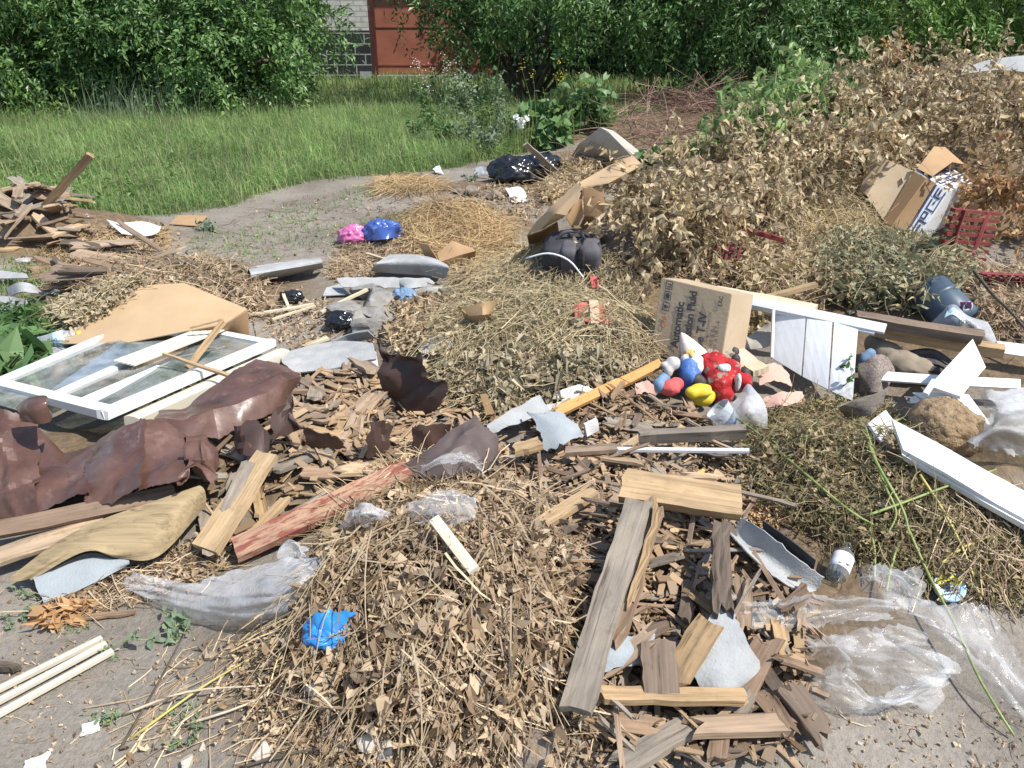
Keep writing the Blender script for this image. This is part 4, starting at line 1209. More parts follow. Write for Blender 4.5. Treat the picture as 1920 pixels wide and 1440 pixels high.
litter('dead_plants', 'dry vines behind the large cardboard and the black rubbish bag', 'plant litter', [(1020, 370), (1060, 320), (1130, 300), (1150, 320), (1080, 360), (1030, 390)], 600, 1500, 'stalk', 'wilt', (.15, .5), (.001, .0025), .055, .026, None, 60, .12, .08)
litter('bare_twigs', 'tangled heap of thin reddish bare twigs behind the cardboard', 'brushwood', [(1130, 270), (1160, 225), (1260, 205), (1370, 200), (1380, 270), (1300, 300), (1190, 300)], 620, 0, 'twig_red', '', (.3, 1.1), (.002, .006), flow=15, spread=70, thick=.25, lift=.2)
litter('dirt_litter', 'brown dirt and dry litter before the black rubbish bag', 'plant litter', [(860, 380), (900, 355), (990, 350), (1020, 400), (960, 430), (880, 400)], 260, 500, 'stalk', 'dry_leaf', (.08, .3), (.001, .002), .035, .02, None, 60, .03, .02)
litter('scattered_stalks', 'single dry stalks scattered on the bare ground at the left', 'plant litter', [(200, 1440), (300, 1240), (440, 1180), (560, 1250), (560, 1440)], 60, 60, 'stalk', 'dry_leaf', (.1, .45), (.0012, .003), .03, .016, 35, 45, .005, .008)
litter('scattered_stalks', 'dry twigs and flecks scattered on the path', 'plant litter', [(330, 470), (560, 370), (900, 340), (960, 420), (700, 440), (600, 540), (480, 600), (520, 520)], 320, 380, 'twig', 'dry_leaf', (.06, .3), (.0012, .0026), .03, .016, None, 60, .008, .01)
litter('scattered_litter', 'dry litter between the tan cardboard and the crumpled metal', 'plant litter', [(470, 610), (600, 560), (720, 610), (700, 660), (560, 660)], 160, 420, 'stalk', 'dry_leaf', (.06, .25), (.001, .002), .03, .016, None, 60, .012, .01)
litter('dead_plants', 'dry grass between the bat shaped metal and the hay mound', 'plant litter', [(820, 690), (860, 700), (980, 740), (960, 790), (900, 770), (840, 740)], 500, 900, 'straw', 'grey_leaf', (.08, .3), (.001, .002), .045, .024, None, 60, .05, .04)
litter('withered_leaves', 'large withered grey leaves at the foot of the hay mound', 'plant litter', [(880, 700), (960, 680), (1100, 690), (1160, 700), (1100, 740), (950, 770)], 0, 520, '', 'grey_leaf', L=.06, Wd=.026, thick=.09, lname='withered_leaves', curl=.5)
litter('dead_plants', 'dry stalks at the left below the tan linoleum', 'plant litter', [(60, 1150), (200, 1090), (320, 1040), (430, 1010), (420, 1080), (260, 1130), (120, 1170)], 200, 420, 'stalk', 'dry_leaf', (.08, .3), (.001, .0025), .03, .016, 30, 40, .02, .02)
litter('tan_leaves', 'crumpled orange leaves on the ground below the slate board', 'leaves', [(70, 1165), (110, 1140), (180, 1130), (160, 1160), (90, 1180)], 0, 90, '', 'tan_leaf', L=.05, Wd=.03, thick=.015, lname='tan_leaves', curl=.3)

# ------------------------------------------------------------------ brushwood
def branch(name, label, a, b_, ntw, kl, mat, L=.075, Wd=.034, bow=.2, spread=.55, r=.016, stem='twig', group=None, hang=.6, tw=.38):
    A, B = (P(*a) if len(a) == 3 else np.array(a[:3])), (P(*b_) if len(b_) == 3 else np.array(b_[:3]))
    t = thing(name, label, 'branch', A, group)
    s = np.linspace(0, 1, 12)[:, None]
    q = A + (B - A) * s + np.array([0, 0, bow]) * np.sin(s * math.pi) + rng.normal(0, .02, (12, 3)) * s
    ii = rng.random(ntw) * .92 + .08
    k_ = np.minimum((ii * 11).astype(int), 10)
    p0 = q[k_] + (q[k_ + 1] - q[k_]) * (ii * 11 - k_)[:, None]
    ax = nrm(B - A)
    d = nrm(ax * .5 + unit(ntw) * np.array([1, 1, .8]) + np.array([0, 0, .15]))
    ln = tw * (.5 + rng.random(ntw)) * spread / .55
    s2 = np.linspace(0, 1, 5)
    tp = p0[:, None, :] + d[:, None, :] * (ln[:, None] * s2[None])[..., None]
    tp[..., 2] -= .3 * ln[:, None] * s2[None] ** 2
    V1, F1 = tubes(q[None], np.linspace(r, r * .3, 12)[None], 6)
    V2, F2 = tubes(tp, np.linspace(.004, .0015, 5)[None].repeat(ntw, 0), 3)
    mb = MB().add(V1, F1).add(V2, F2)
    mb.build('stem', M[stem], t)
    f = np.linspace(.15, 1, kl)
    Pb = p0[:, None, :] + d[:, None, :] * (ln[:, None] * f[None])[..., None]
    Pb[..., 2] -= .3 * ln[:, None] * f[None] ** 2
    n = ntw * kl
    D = rng.normal(0, .6, (ntw, kl, 3)) + d[:, None, :] * .4 + np.array([0, 0, -hang])
    Pb = Pb.reshape(-1, 3) + rng.normal(0, .012, (n, 3))
    g = H(Pb[:, 0], Pb[:, 1]) + .01
    Pb[:, 2] = np.maximum(Pb[:, 2], g + .03 * rng.random(n))
    V, F = leafs(Pb, D.reshape(-1, 3), unit(n) + np.array([0, -.2, .6]), L * (.5 + .7 * rng.random(n)), Wd * (.5 + .8 * rng.random(n)), .25, .2, True)
    obj('leaves', V, F, M[mat], t)
    return t
litter('brush_twigs', 'bare twigs and stems sticking out through the brushwood leaves', 'brushwood', [(1200, 420), (1300, 330), (1500, 250), (1640, 110), (1960, 90), (1990, 380), (1700, 330), (1500, 420)], 950, 0, 'twig', '', (.3, 1.1), (.0015, .0055), flow=35, spread=60, thick=.4, lift=.25)
GB = 'cut branches with withered leaves in the brushwood heap'
BR = [  # label, butt, tip, twigs, material, bow, spread
    ('cut branch with curled tan leaves at the top right of the brushwood', (1990, 250, .1), (1700, 110, .35), 190, 'wilt', .25, .8),
    ('cut branch with tan leaves reaching up against the bright green tree', (1900, 200, .2), (1620, 80, .45), 170, 'wilt', .25, .75),
    ('cut branch with reddish curled leaves along the skyline of the brushwood', (1760, 190, .3), (1610, 95, .55), 110, 'wilt_red', .2, .6),
    ('leafy tan branch at the right edge level with the top of the striped box', (2010, 330, .1), (1790, 250, .3), 190, 'wilt', .25, .8),
    ('tan branch whose leaves hang right above the striped box', (1840, 225, .2), (1610, 205, .35), 190, 'wilt', .2, .75),
    ('tan branch behind the open flap of the striped box', (1760, 330, .05), (1520, 290, .25), 180, 'wilt', .2, .7),
    ('tan branch in the middle of the brushwood behind the green wilting branch', (1680, 230, .2), (1480, 240, .3), 150, 'wilt', .2, .65),
    ('withered branch drooping over the right end of the large cardboard', (1420, 330, .1), (1205, 385, .18), 170, 'wilt', .2, .6),
    ('withered branch hanging down beside the dark backpack', (1350, 420, .08), (1200, 430, .14), 150, 'wilt', .15, .55),
    ('withered branch lying low between the backpack and the nest of dry grass', (1500, 400, .08), (1270, 420, .2), 180, 'wilt', .16, .6),
    ('withered branch with dusty leaves left of the nest of dry grass', (1560, 330, .1), (1360, 350, .25), 170, 'wilt', .18, .65),
    ('small tan branch at the far right beside the red crate', (2000, 420, .05), (1850, 370, .2), 120, 'wilt_red', .12, .6),
    ('dry branch at the right edge under the pale sheet', (2050, 200, .15), (1830, 170, .3), 150, 'wilt', .2, .8),
]
for lab, a, b_, ntw, mt, bow, spr in BR:
    branch('cut_branch', lab, (a[0], a[1], a[2] + .1), (b_[0], b_[1], b_[2] + .12), int(ntw * .62), 11, mt, L=.065 + .03 * rng.random(), Wd=.023 + .014 * rng.random(), hang=.9, bow=bow, spread=spr, group=GB)
branch('green_branch', 'wilting green branch with long drooping leaves across the brushwood', (1610, 215, .36), (1350, 262, .42), 100, 13, 'wilt_green', .125, .038, .2, .6, hang=1.3)
branch('green_branch', 'wilting green branch hanging below the short sprig', (1580, 185, .4), (1420, 195, .5), 74, 12, 'wilt_green', .125, .038, .2, .55, hang=1.3)
branch('green_branch', 'wilting green branch low on the left side of the brushwood', (1500, 280, .2), (1270, 315, .25), 60, 12, 'wilt_green', .10, .036, .15, .5, hang=1.1)
branch('green_branch', 'short green sprig sticking up at the left top of the brushwood', (1590, 200, .42), (1480, 125, .6), 46, 10, 'wilt_green', .13, .05, .1, .35, hang=.9)
for lab, pts, r in (('bare grey limb rising out of the brushwood towards the trees', [(1600, 190, .3), (1570, 130, .45), (1600, 70, .6), (1660, 5, .8)], .022),
                    ('thin bare curved twig in front of the dark trees', [(1560, 120, .5), (1500, 90, .6), (1490, 40, .7), (1520, 0, .8)], .008),
                    ('bare brown limb poking out at the right beyond the crates', [(1820, 500, .1), (1860, 550, .16), (1900, 590, .18), (1960, 660, .12)], .010)):
    tube('bare_limb', [P(*p) for p in pts], [r, r * .5], M['bark'], label=lab, cat='branch')
# rosette of green leaves with a small magenta flower
t = thing('garden_plant', 'green leafy plant with one magenta flower lying on the large cardboard', 'plant', P(1232, 318, .2))
c = P(1228, 315, .32); n = 26
d = unit(n); d[:, 2] = abs(d[:, 2])
V, F = leafs(c + d * .03, d, unit(n) + [0, 0, .8], .17, .12, .15, .1, True); obj('leaves', V, F, M['bigleaf'], t)
c = P(1253, 328, .26); d = unit(14)
V, F = leafs(np.repeat(c[None], 14, 0), d, unit(14), .04, .03, .1, .1, True); obj('flower', V, F, M['magenta'], t)
litter('tangled_twigs', 'thin grey twigs tangled in front of the dark trees', 'brushwood', [(1330, 260), (1380, 190), (1480, 160), (1520, 210), (1420, 260)], 160, 0, 'twig', '', (.4, 1.2), (.0015, .004), flow=20, spread=50, thick=.5, lift=.3)

litter('ground_flecks', 'small flecks of dry leaf and straw on the bare ground', 'plant litter', [(0, 1110), (200, 1190), (480, 1210), (620, 1380), (640, 1500), (-60, 1500)], 90, 420, 'stalk', 'dry_leaf', (.02, .10), (.0008, .0016), .012, .008, None, 60, .003, .004, lname='ground_flecks')
litter('ground_flecks', 'flecks of dry leaf on the bare ground at the bottom right', 'plant litter', [(1420, 1440), (1560, 1350), (1780, 1330), (1960, 1330), (1960, 1500), (1420, 1500)], 40, 200, 'stalk', 'dry_leaf', (.02, .08), (.0008, .0016), .012, .008, None, 60, .003, .004, lname='ground_flecks')
# ------------------------------------------------------------------ splinter heap in front and other broken wood
WOODPX = [(965, 880), (1010, 800), (1130, 745), (1240, 765), (1330, 800), (1400, 860), (1390, 960), (1440, 1040), (1530, 1120), (1500, 1260), (1540, 1370), (1400, 1435), (1180, 1440), (1090, 1390), (1120, 1250), (1080, 1100), (1030, 1000)]
chips('wood chips and splinters filling the splinter heap', WOODPX, 1300, 'chip', .06, .024, .05)
chips('wood chips between the crumpled brown metal pieces', [(400, 900), (540, 720), (720, 690), (760, 760), (940, 770), (960, 900), (740, 950), (540, 1010), (380, 1040)], 800, 'chip', .06, .028, .05)
chips('fine chips and wood dust in the splinter heap', WOODPX, 2600, 'chip', .022, .010, .06)
MW = [(1160, 1225, 'beside the blue grey textured scrap'), (1350, 1230, 'under the grey felt scrap'), (1270, 920, 'near the thick brown board'), (1130, 1060, 'right of the hay heap under the long grey plank'),
      (1270, 830, 'around the white plastic strip'), (1060, 800, 'near the torn grey roofing pieces'), (1200, 770, 'in front of the yellow rubber boots'), (1480, 1080, 'below the glass bottle'),
      (1240, 1400, 'at the near edge of the heap'), (1460, 1340, 'beside the clear film at the bottom'), (1240, 1040, 'in the middle of the splinter heap'), (1380, 1100, 'around the split dark log'), (1000, 860, 'right of the grey brown metal sheet')]
HEAP = {'wood': 5, 'wood_tan': 1.3, 'wood_grey': 3, 'wood_brown': 2.6, 'wood_dark': 2.6, 'wood_red': .15}
splinters(WOODPX, 205, 'wood_splinter', 'splinter', (.07, .26), (.012, .044), (.003, .009), HEAP, .07, MW, 'broken wood in the splinter heap in front', tilt=11)
splinters(WOODPX, 75, 'wood_sliver', 'thin sliver', (.14, .34), (.007, .018), (.003, .008), HEAP, .10, MW, 'thin slivers in the splinter heap in front', tilt=13, jag=.01)
splinters(WOODPX, 95, 'broken_lath', 'broad lath', (.11, .25), (.03, .06), (.006, .012), {'wood': 4, 'wood_tan': 1.2, 'wood_grey': 3, 'wood_brown': 2, 'wood_dark': 1.6}, .085, MW, 'broad laths in the splinter heap in front', tilt=12, jag=.03)
splinters([(540, 730), (620, 690), (720, 700), (730, 760), (700, 840), (760, 900), (600, 970), (500, 1020), (400, 1040), (380, 980), (430, 860), (520, 850)], 58, 'broken_board', 'board piece', (.12, .34), (.04, .095), (.006, .016), {'wood': 4, 'wood_tan': 1, 'wood_grey': 3, 'wood_brown': 2, 'wood_dark': 1}, .05,
          [(580, 760, 'behind the folded brown metal'), (700, 800, 'left of the bat shaped metal'), (560, 930, 'above the peeling red plank'), (430, 960, 'beside the pale pointed plank'), (650, 870, 'under the dark metal shards')], 'broken boards among the crumpled metal', 100, 45, 8)
splinters([(-80, 385), (20, 375), (110, 372), (160, 395), (185, 440), (130, 470), (-80, 485)], 60, 'broken_board', 'board piece', (.16, .45), (.05, .13), (.006, .02), {'wood': 4, 'wood_tan': 2.2, 'wood_grey': 2, 'wood_brown': 2}, .12,
          [(20, 400, 'on top of the far left board heap'), (130, 410, 'on the right slope of the far left board heap'), (40, 460, 'at the foot of the far left board heap')], 'broken boards in the far left heap', None, 80, 16)
splinters([(60, 500), (150, 475), (230, 480), (330, 500), (330, 530), (240, 560), (110, 545)], 38, 'dark_shingle', 'old shingle', (.2, .55), (.05, .13), (.004, .012), {'wood_dark': 5, 'wood_brown': 1.5, 'wood': 1}, .10,
          [(110, 500, 'at the left end of the dark shingle stack'), (220, 500, 'on top of the dark shingle stack'), (310, 510, 'at the right end of the dark shingle stack'), (200, 550, 'at the foot of the dark shingle stack')], 'dark shingles stacked behind the tan cardboard', 10, 25, 12)

def pl(name, label, a, b, w, t, mat, **kw):
    if mat.startswith('wood'): kw.setdefault('rough', .0014); kw.setdefault('jag', .006); kw.setdefault('warp', .003)
    return plank(name, a, b, w, t, M[mat], label=label, cat=kw.pop('cat', 'plank'), **kw)
pl('long_plank', 'long weathered grey plank leaning over the splinter heap at the bottom', (1078, 1345, .09), (1200, 945, .17), .078, .024, 'wood_grey', warp=.006, rough=.002, nseg=12, roll=-4)
pl('split_plank', 'brown plank with torn splintered edge against the long grey plank', (1148, 1225, .105), (1232, 940, .16), .062, .026, 'wood_brown', jag=.05, rough=.003, nseg=8, roll=-14)
pl('tan_splint', 'bright tan split edge along the right of the torn brown plank', (1172, 1170, .125), (1238, 950, .17), .018, .03, 'wood_tan', jag=.03, rough=.003, nseg=8)
pl('thick_board', 'thick brown board with knots lying across the splinter heap', (1160, 915, .15), (1392, 950, .13), .105, .035, 'wood_tan', rough=.001, roll=24, nseg=8)
pl('wood_bar', 'square grey wooden bar above the white plastic strip', (1198, 828, .10), (1400, 818, .10), .042, .042, 'wood_grey', roll=4)
pl('plastic_strip', 'narrow white plastic strip lying over the splinter heap', (1157, 845, .10), (1405, 848, .09), .022, .012, 'white', cat='strip')
pl('dark_split_log', 'dark grey split log stub pointing down at the felt scrap', (1352, 1170, .12), (1350, 985, .15), .05, .035, 'wood_dark', rough=.0035, jag=.02, nseg=9, m=6)
pl('weathered_block', 'wide weathered brown plank end below the blue grey textured scrap', (1240, 1315, .09), (1232, 1200, .13), .085, .02, 'wood_dark', jag=.008, nseg=6)
pl('fresh_lath', 'long fresh tan lath across the bottom of the splinter heap', (1115, 1308, .075), (1400, 1312, .085), .042, .018, 'wood_tan', warp=.004, jag=.01, nseg=8)
pl('broken_plank', 'broad tan plank piece beside the grey felt scrap', (1262, 1285, .10), (1335, 1165, .13), .07, .014, 'wood_tan', jag=.02)
pl('broken_plank', 'tan split board at the bottom with grey weathered end', (1150, 1450, .03), (1300, 1365, .05), .06, .02, 'wood_grey', jag=.02)
pl('broken_plank', 'brown board lying level at the bottom right of the splinter heap', (1290, 1372, .07), (1490, 1362, .06), .052, .02, 'wood', jag=.02)
pl('broken_plank', 'short reddish brown upright board end at the bottom edge', (1342, 1435, .04), (1352, 1350, .06), .045, .016, 'wood_brown', jag=.01)
pl('broken_plank', 'dark forked splinter board reaching over bare ground at bottom right', (1548, 1390, .03), (1465, 1280, .08), .075, .014, 'wood_dark', jag=.05, m=6)
pl('broken_plank', 'brown split board below the torn roofing strips', (1375, 1330, .05), (1450, 1190, .07), .065, .014, 'wood_brown', jag=.03)
pl('broken_plank', 'pale tan broken stick right of the felt scrap', (1478, 1260, .04), (1450, 1160, .06), .03, .014, 'wood_tan', jag=.03)
pl('tan_lath', 'pale tan lath slanting left of the thick brown board', (1000, 1000, .08), (1115, 925, .12), .05, .018, 'wood_tan', jag=.02)
pl('broken_plank', 'short tan block right of the torn grey roofing', (960, 850, .10), (1018, 835, .12), .06, .025, 'wood_tan', jag=.01)
pl('broken_plank', 'level brown lath left of the white plastic strip', (1058, 850, .10), (1160, 845, .10), .045, .016, 'wood', jag=.01)
pl('orange_lath', 'long orange brown lath pointing from the roofing pieces to the toys', (1040, 778, .08), (1240, 682, .10), .045, .018, 'wood_orange', roll=20)
pl('small_tan_lath', 'short tan stick leaning on the orange lath', (1146, 750, .09), (1170, 715, .13), .02, .012, 'wood_tan')
pl('cream_strip', 'short cream wooden strip standing out of the stalk heap', (890, 1072, .14), (815, 975, .16), .030, .012, 'cream', roll=-20, cat='strip')
pl('pale_plank', 'pale pointed plank left of the peeling red plank', (385, 1035, .06), (505, 855, .12), .105, .02, 'wood_tan', taper=.25, rough=.002)
pl('grey_board', 'grey weathered board lying on the pale pointed plank', (425, 965, .10), (470, 865, .13), .05, .014, 'wood_grey', jag=.01)
pl('peeling_plank', 'long plank with peeling dark red paint pointing down left', (440, 1040, .04), (765, 885, .09), .085, .028, 'wood_red', roll=15, nseg=10, rough=.0015)
pl('under_plank', 'narrow tan edge board beside the pale pointed plank', (470, 1010, .05), (545, 930, .08), .035, .014, 'wood_tan', jag=.02)
pl('edge_board', 'long brown board under the crumpled metal at the left edge', (-60, 1008, .09), (330, 928, .11), .06, .02, 'wood_brown', roll=28, nseg=8)
pl('edge_board', 'dull brown board below the edge board at the left', (-40, 1060, .05), (200, 985, .08), .07, .016, 'wood', roll=16)
pl('curved_lath', 'thin pale bent lath under the folded brown metal', (330, 905, .1), (425, 885, .12), .035, .01, 'wood_grey', warp=.02, nseg=8)
pl('timber', 'pale square timber end lying over the printed carton', (1340, 556, .24), (1530, 592, .22), .05, .05, 'wood_pale', roll=12)
pl('timber', 'tan timber running right from behind the white panel', (1630, 625, .16), (1880, 668, .13), .05, .05, 'wood_tan', roll=10)
pl('dark_timber', 'grey dark timber lying along the top of the white panel rail', (1600, 602, .24), (1842, 640, .20), .05, .045, 'wood_dark', roll=14)
pl('tan_lath', 'tan lath crossing behind the white panel rail', (1418, 566, .22), (1532, 536, .26), .04, .02, 'wood_tan')
pl('leaning_stick', 'tan stick leaning up out of the far left board heap', (82, 388, .10), (168, 292, .62), .05, .03, 'wood_tan', up=(0, 1, .2), rough=.003)
pl('batten', 'slim wooden slat stuck in the black rubbish bag', (1046, 326, .10), (985, 271, .42), .045, .02, 'wood_grey', up=(0, 1, .2))
pl('thin_batten', 'thin tan slat standing up across the window frame', (352, 692, .16), (422, 600, .28), .028, .012, 'wood_tan', up=(0, 1, .3))
pl('thin_batten', 'thin tan stick lying across the right side of the window frame', (305, 662, .24), (440, 712, .17), .016, .010, 'wood_tan')
pl('thin_batten', 'fine sliver of wood on the back corner of the window frame', (350, 616, .19), (420, 602, .22), .014, .008, 'wood_tan', jag=.03)
pl('thin_lath', 'long thin pale lath on the path right of the tan cardboard', (465, 590, .03), (590, 572, .03), .016, .012, 'wood_pale')
pl('thin_lath', 'thin pale lath crossing another towards the rubble', (510, 602, .03), (592, 574, .05), .014, .01, 'wood_pale')
pl('thin_lath', 'thin pale lath slanting towards the corrugated pieces', (600, 588, .04), (690, 545, .08), .018, .014, 'wood_pale')
pl('thin_lath', 'short pale splint standing by the black plastic scrap', (530, 552, .07), (543, 582, .02), .016, .01, 'wood_pale')
pl('thin_lath', 'pale bent stick left of the grey roll', (688, 478, .05), (730, 490, .06), .02, .014, 'wood_pale')
pl('sawn_piece', 'short pale notched piece left of the flat grey slate', (568, 655, .03), (616, 634, .04), .028, .014, 'wood_pale')
pl('brown_splint', 'flat red brown splint on the ground below the film', (150, 1160, .006), (255, 1150, .006), .028, .008, 'wood_brown', taper=.4)
for i, (a, b_) in enumerate((((-60, 1325, .008), (192, 1200, .008)), ((-60, 1350, .008), (200, 1210, .012)), ((-60, 1375, .008), (212, 1224, .008)))):
    pl('white_batten', ['upper of the three white slats on the ground at the bottom left', 'middle of the three white slats on the ground at the bottom left', 'lowest of the three white slats on the ground at the bottom left'][i], a, b_, .018, .014, 'cream', cat='slat', group='three white slats lying side by side')
pl('bark_stick', 'dark bark stick at the left edge above the white slats', (-30, 1245, .01), (36, 1258, .012), .022, .018, 'wood_dark', rough=.003, cat='stick')
for k, (a, b_, lab) in enumerate((((225, 1405), (350, 1180), 'long straight twig on bare ground pointing up to the clear film'), ((245, 1385), (480, 1230), 'long yellow stalk beside the straight twig on bare ground'),
        ((230, 1340), (500, 1285), 'thin stalk running level on bare ground towards the stalk heap'), ((450, 1440), (680, 1390), 'brown bent twig at the bottom edge'), ((345, 1360), (560, 1270), 'forked pale stalk in the middle of the bare ground'))):
    A, B = P(*a, .006), P(*b_, .012); mid = (A + B) / 2 + np.array([rng.normal(0, .02), rng.normal(0, .02), .01])
    tube('dry_stem', [A, mid, B], [.0042, .002], M['yellowstalk' if k == 1 else 'bark'] if k in (0, 1, 3) else M['wood_pale'], label=lab, cat='stalk', sides=5)

# ------------------------------------------------------------------ window frame
wa, wb, wl, wf = P(275, 607, .04), P(503, 652, .07), P(-5, 727, .06), P(205, 782, .10)
wb = wa + (wb - wa); wt = thing('window_frame', 'white wooden window frame with glass lying aslant on the rubbish at the left', 'window', (wa + wf) / 2 - [0, 0, .1])
def Wp(u, v, z=0.0):
    a_, b__ = wa + (wl - wa) * u, wb + (wf - wb) * u
    p = a_ + (b__ - a_) * v
    n_ = nrm(np.cross(wb - wa, wl - wa)); n_ = n_ if n_[2] > 0 else -n_
    return p + n_ * z
def rail(name, u0, v0, u1, v1, w_, t, z=0., lab=None, mat='white_frame'):
    A, B = Wp(u0, v0, z), Wp(u1, v1, z)
    n_ = nrm(np.cross(wb - wa, wl - wa)); n_ = n_ if n_[2] > 0 else -n_
    return plank(name, A, B, w_, t, M[mat], parent=wt, world=True, up=n_, nseg=3, m=3, label=lab)
rail('rail', 0, 0, 0, 1, .045, .04); rail('rail', 1.0, -.02, 1.0, 1.02, .055, .042)
rail('stile', -.03, 0, 1.16, 0, .045, .039); rail('stile', -.03, 1, 1.03, 1, .05, .04)
rail('mullion', .04, .46, .97, .53, .04, .036)
rail('loose_stile', .97, .78, .52, .76, .075, .02, .012, 'short broken white stile stub')
def pane(u0, u1, v0, v1):
    V = [Wp(u0, v0, .016), Wp(u0, v1, .016), Wp(u1, v1, .016), Wp(u1, v0, .016)]; V += [q + [0, 0, .004] for q in V]
    obj('pane', V, [[0, 3, 2, 1], [4, 5, 6, 7], [0, 1, 5, 4], [1, 2, 6, 5], [2, 3, 7, 6], [3, 0, 4, 7]], M['pane'], wt)
pane(.02, .985, .03, .45); pane(.02, .985, .53, .97); pane(1.02, 1.15, .03, .55)
plank('under_frame', Wp(-.02, 1.09, -.05), Wp(.95, 1.07, -.06), .07, .05, M['cream'], parent=wt, world=True)
t = thing('ribbed_strip', 'cream ribbed plastic panel piece lying on the window frame', 'panel', P(300, 670, .15))
A, B = Wp(.62, .58, .052), Wp(.03, .62, .06)
V, F = board_geo(float(np.linalg.norm(B - A)), .125, .007, 2, 31)
yy = V[:, 1]; V[:, 2] += np.where((np.abs(np.mod(yy / .025 + .5, 1) - .5) < .13), -.005, 0) * (V[:, 2] > .003)
place('panel', V, F, M['cream'], frame(A, B, 0, nrm(np.cross(wl - wa, wb - wa)) * (1 if np.cross(wl - wa, wb - wa)[2] > 0 else -1)), t)

# ------------------------------------------------------------------ crumpled brown metal
def sh(name, label, rows, mat, cat='sheet', **kw):
    return sheet(name, rows, M[mat], label=label, cat=cat, **kw)
t = thing('crumpled_metal', 'large crumpled glossy brown metal sheet at the left edge', 'sheet', P(150, 960))
MR = [[(-90, 790, .27), (0, 768, .28), (62, 782, .29), (120, 838, .25), (170, 842, .26), (215, 806, .29), (265, 785, .31), (310, 785, .30), (352, 812, .27), (385, 815, .24), (402, 862, .18)],
      [(-90, 885, .235), (0, 872, .245), (65, 868, .255), (125, 882, .235), (165, 872, .24), (215, 862, .255), (262, 850, .265), (312, 858, .255), (350, 866, .235), (380, 862, .21), (400, 880, .16)],
      [(-90, 935, .20), (0, 925, .21), (65, 920, .215), (130, 915, .205), (160, 908, .205), (212, 900, .22), (258, 886, .225), (310, 880, .22), (345, 880, .205), (372, 888, .175), (394, 900, .13)],
      [(-90, 970, .125), (0, 974, .14), (66, 972, .14), (135, 950, .14), (165, 942, .14), (212, 935, .145), (256, 922, .145), (300, 908, .15), (335, 895, .15), (365, 898, .125), (388, 908, .09)]]
MY = (2.52, 2.35, 2.255, 2.19)
MN = rng.normal(0, .006, (4, 11))
for i0, i1, dz in ((0, 2, .012), (2, 4, .0), (4, 6, .010), (6, 8, .002), (8, 10, .012)):
    rows = [[Wy(q[0] + (8 if j == i1 else -4 if j == i0 else 0), q[1] + (6 * rng.normal() if ri in (0, 3) else 0), MY[ri] - .00012 * (q[0] - 150) + MN[ri, j] - dz * 1.2 + (.05 if j in (9, 10) else 0)) for j, q in enumerate(r_) if i0 <= j <= i1] for ri, r_ in enumerate(MR)]
    sheet('panel', rows, M['brownmetal'], thick=.0025, sub=14, crumple=.0008, cscale=9, edge=.008, facet=.008, shade=10, smooth=False, world=True, parent=t)
FX = lambda q, ys: [Wy(p[0], p[1], y_) for p, y_ in zip(q, ys)]
sh('crumpled_metal', 'long folded brown metal sheet lying over the window corner', [
    FX([(300, 772), (350, 768), (400, 730), (440, 695), (480, 675), (520, 678), (562, 703)], (2.70, 2.72, 2.80, 2.90, 3.00, 3.02, 2.98)),
    FX([(290, 785), (345, 790), (400, 772), (450, 757), (500, 738), (525, 720), (558, 708)], (2.52, 2.53, 2.58, 2.65, 2.73, 2.80, 2.92)),
    FX([(285, 798), (350, 818), (410, 825), (450, 802), (490, 782), (525, 767), (545, 737)], (2.49, 2.47, 2.50, 2.58, 2.67, 2.76, 2.88))],
   'brownmetal', sub=9, thick=.0025, crumple=.0008, cscale=8, edge=.010, facet=.006, smooth=False, shade=10, world=True)
sh('crumpled_metal', 'small brown metal curl standing on the big crumpled sheet at the left', [
    [(30, 765, .27), (50, 745, .31), (85, 742, .31), (90, 752, .30)], [(35, 775, .28), (55, 765, .32), (85, 755, .32), (88, 765, .30)], [(40, 790, .24), (70, 795, .26), (95, 790, .25), (100, 775, .24)]],
   'brownmetal', sub=9, thick=.0025, crumple=.006)
sh('crumpled_metal', 'curled brown metal flap at the right end of the big crumpled sheet', [
    [(352, 830, .23), (375, 822, .26), (400, 850, .22)], [(352, 860, .20), (380, 865, .23), (405, 885, .16)], [(358, 880, .14), (385, 900, .14), (400, 905, .10)]], 'brownmetal', sub=8, thick=.0025, crumple=.001, facet=.01, smooth=False, shade=12)
sh('bat_shaped_metal', 'dark brown metal sheet standing up like a bat wing in the middle', [
    FX([(701, 628), (722, 660), (755, 664), (800, 668)], (3.16, 3.12, 3.06, 3.00)),
    FX([(703, 690), (728, 705), (776, 692), (803, 704)], (3.12, 3.06, 3.05, 2.96)),
    FX([(722, 740), (760, 742), (796, 722), (841, 728)], (3.08, 3.02, 3.00, 2.93)),
    FX([(766, 800), (790, 792), (815, 776), (838, 744)], (3.00, 2.97, 2.95, 2.92))], 'rustback', sub=9, thick=.0025, crumple=.002, cscale=10, edge=.025, facet=.016, smooth=(False, True), shade=14, world=True)
sh('dull_metal_sheet', 'dull grey brown ribbed metal sheet sloping down beside the clear film', [
    [(760, 868, .10), (820, 828, .16), (868, 792, .20), (893, 774, .21)],
    [(755, 890, .10), (822, 850, .16), (872, 815, .20), (905, 790, .21)],
    [(748, 910, .07), (835, 880, .13), (890, 842, .17), (932, 815, .18)],
    [(752, 928, .04), (850, 905, .08), (905, 875, .12), (937, 840, .14)],
    [(770, 940, .03), (860, 918, .05), (925, 905, .05), (945, 890, .05)]], 'brownmetal_dull', sub=5, thick=.0025, crumple=.002, edge=.01, dent=.005, smooth=(True, False), shade=12)
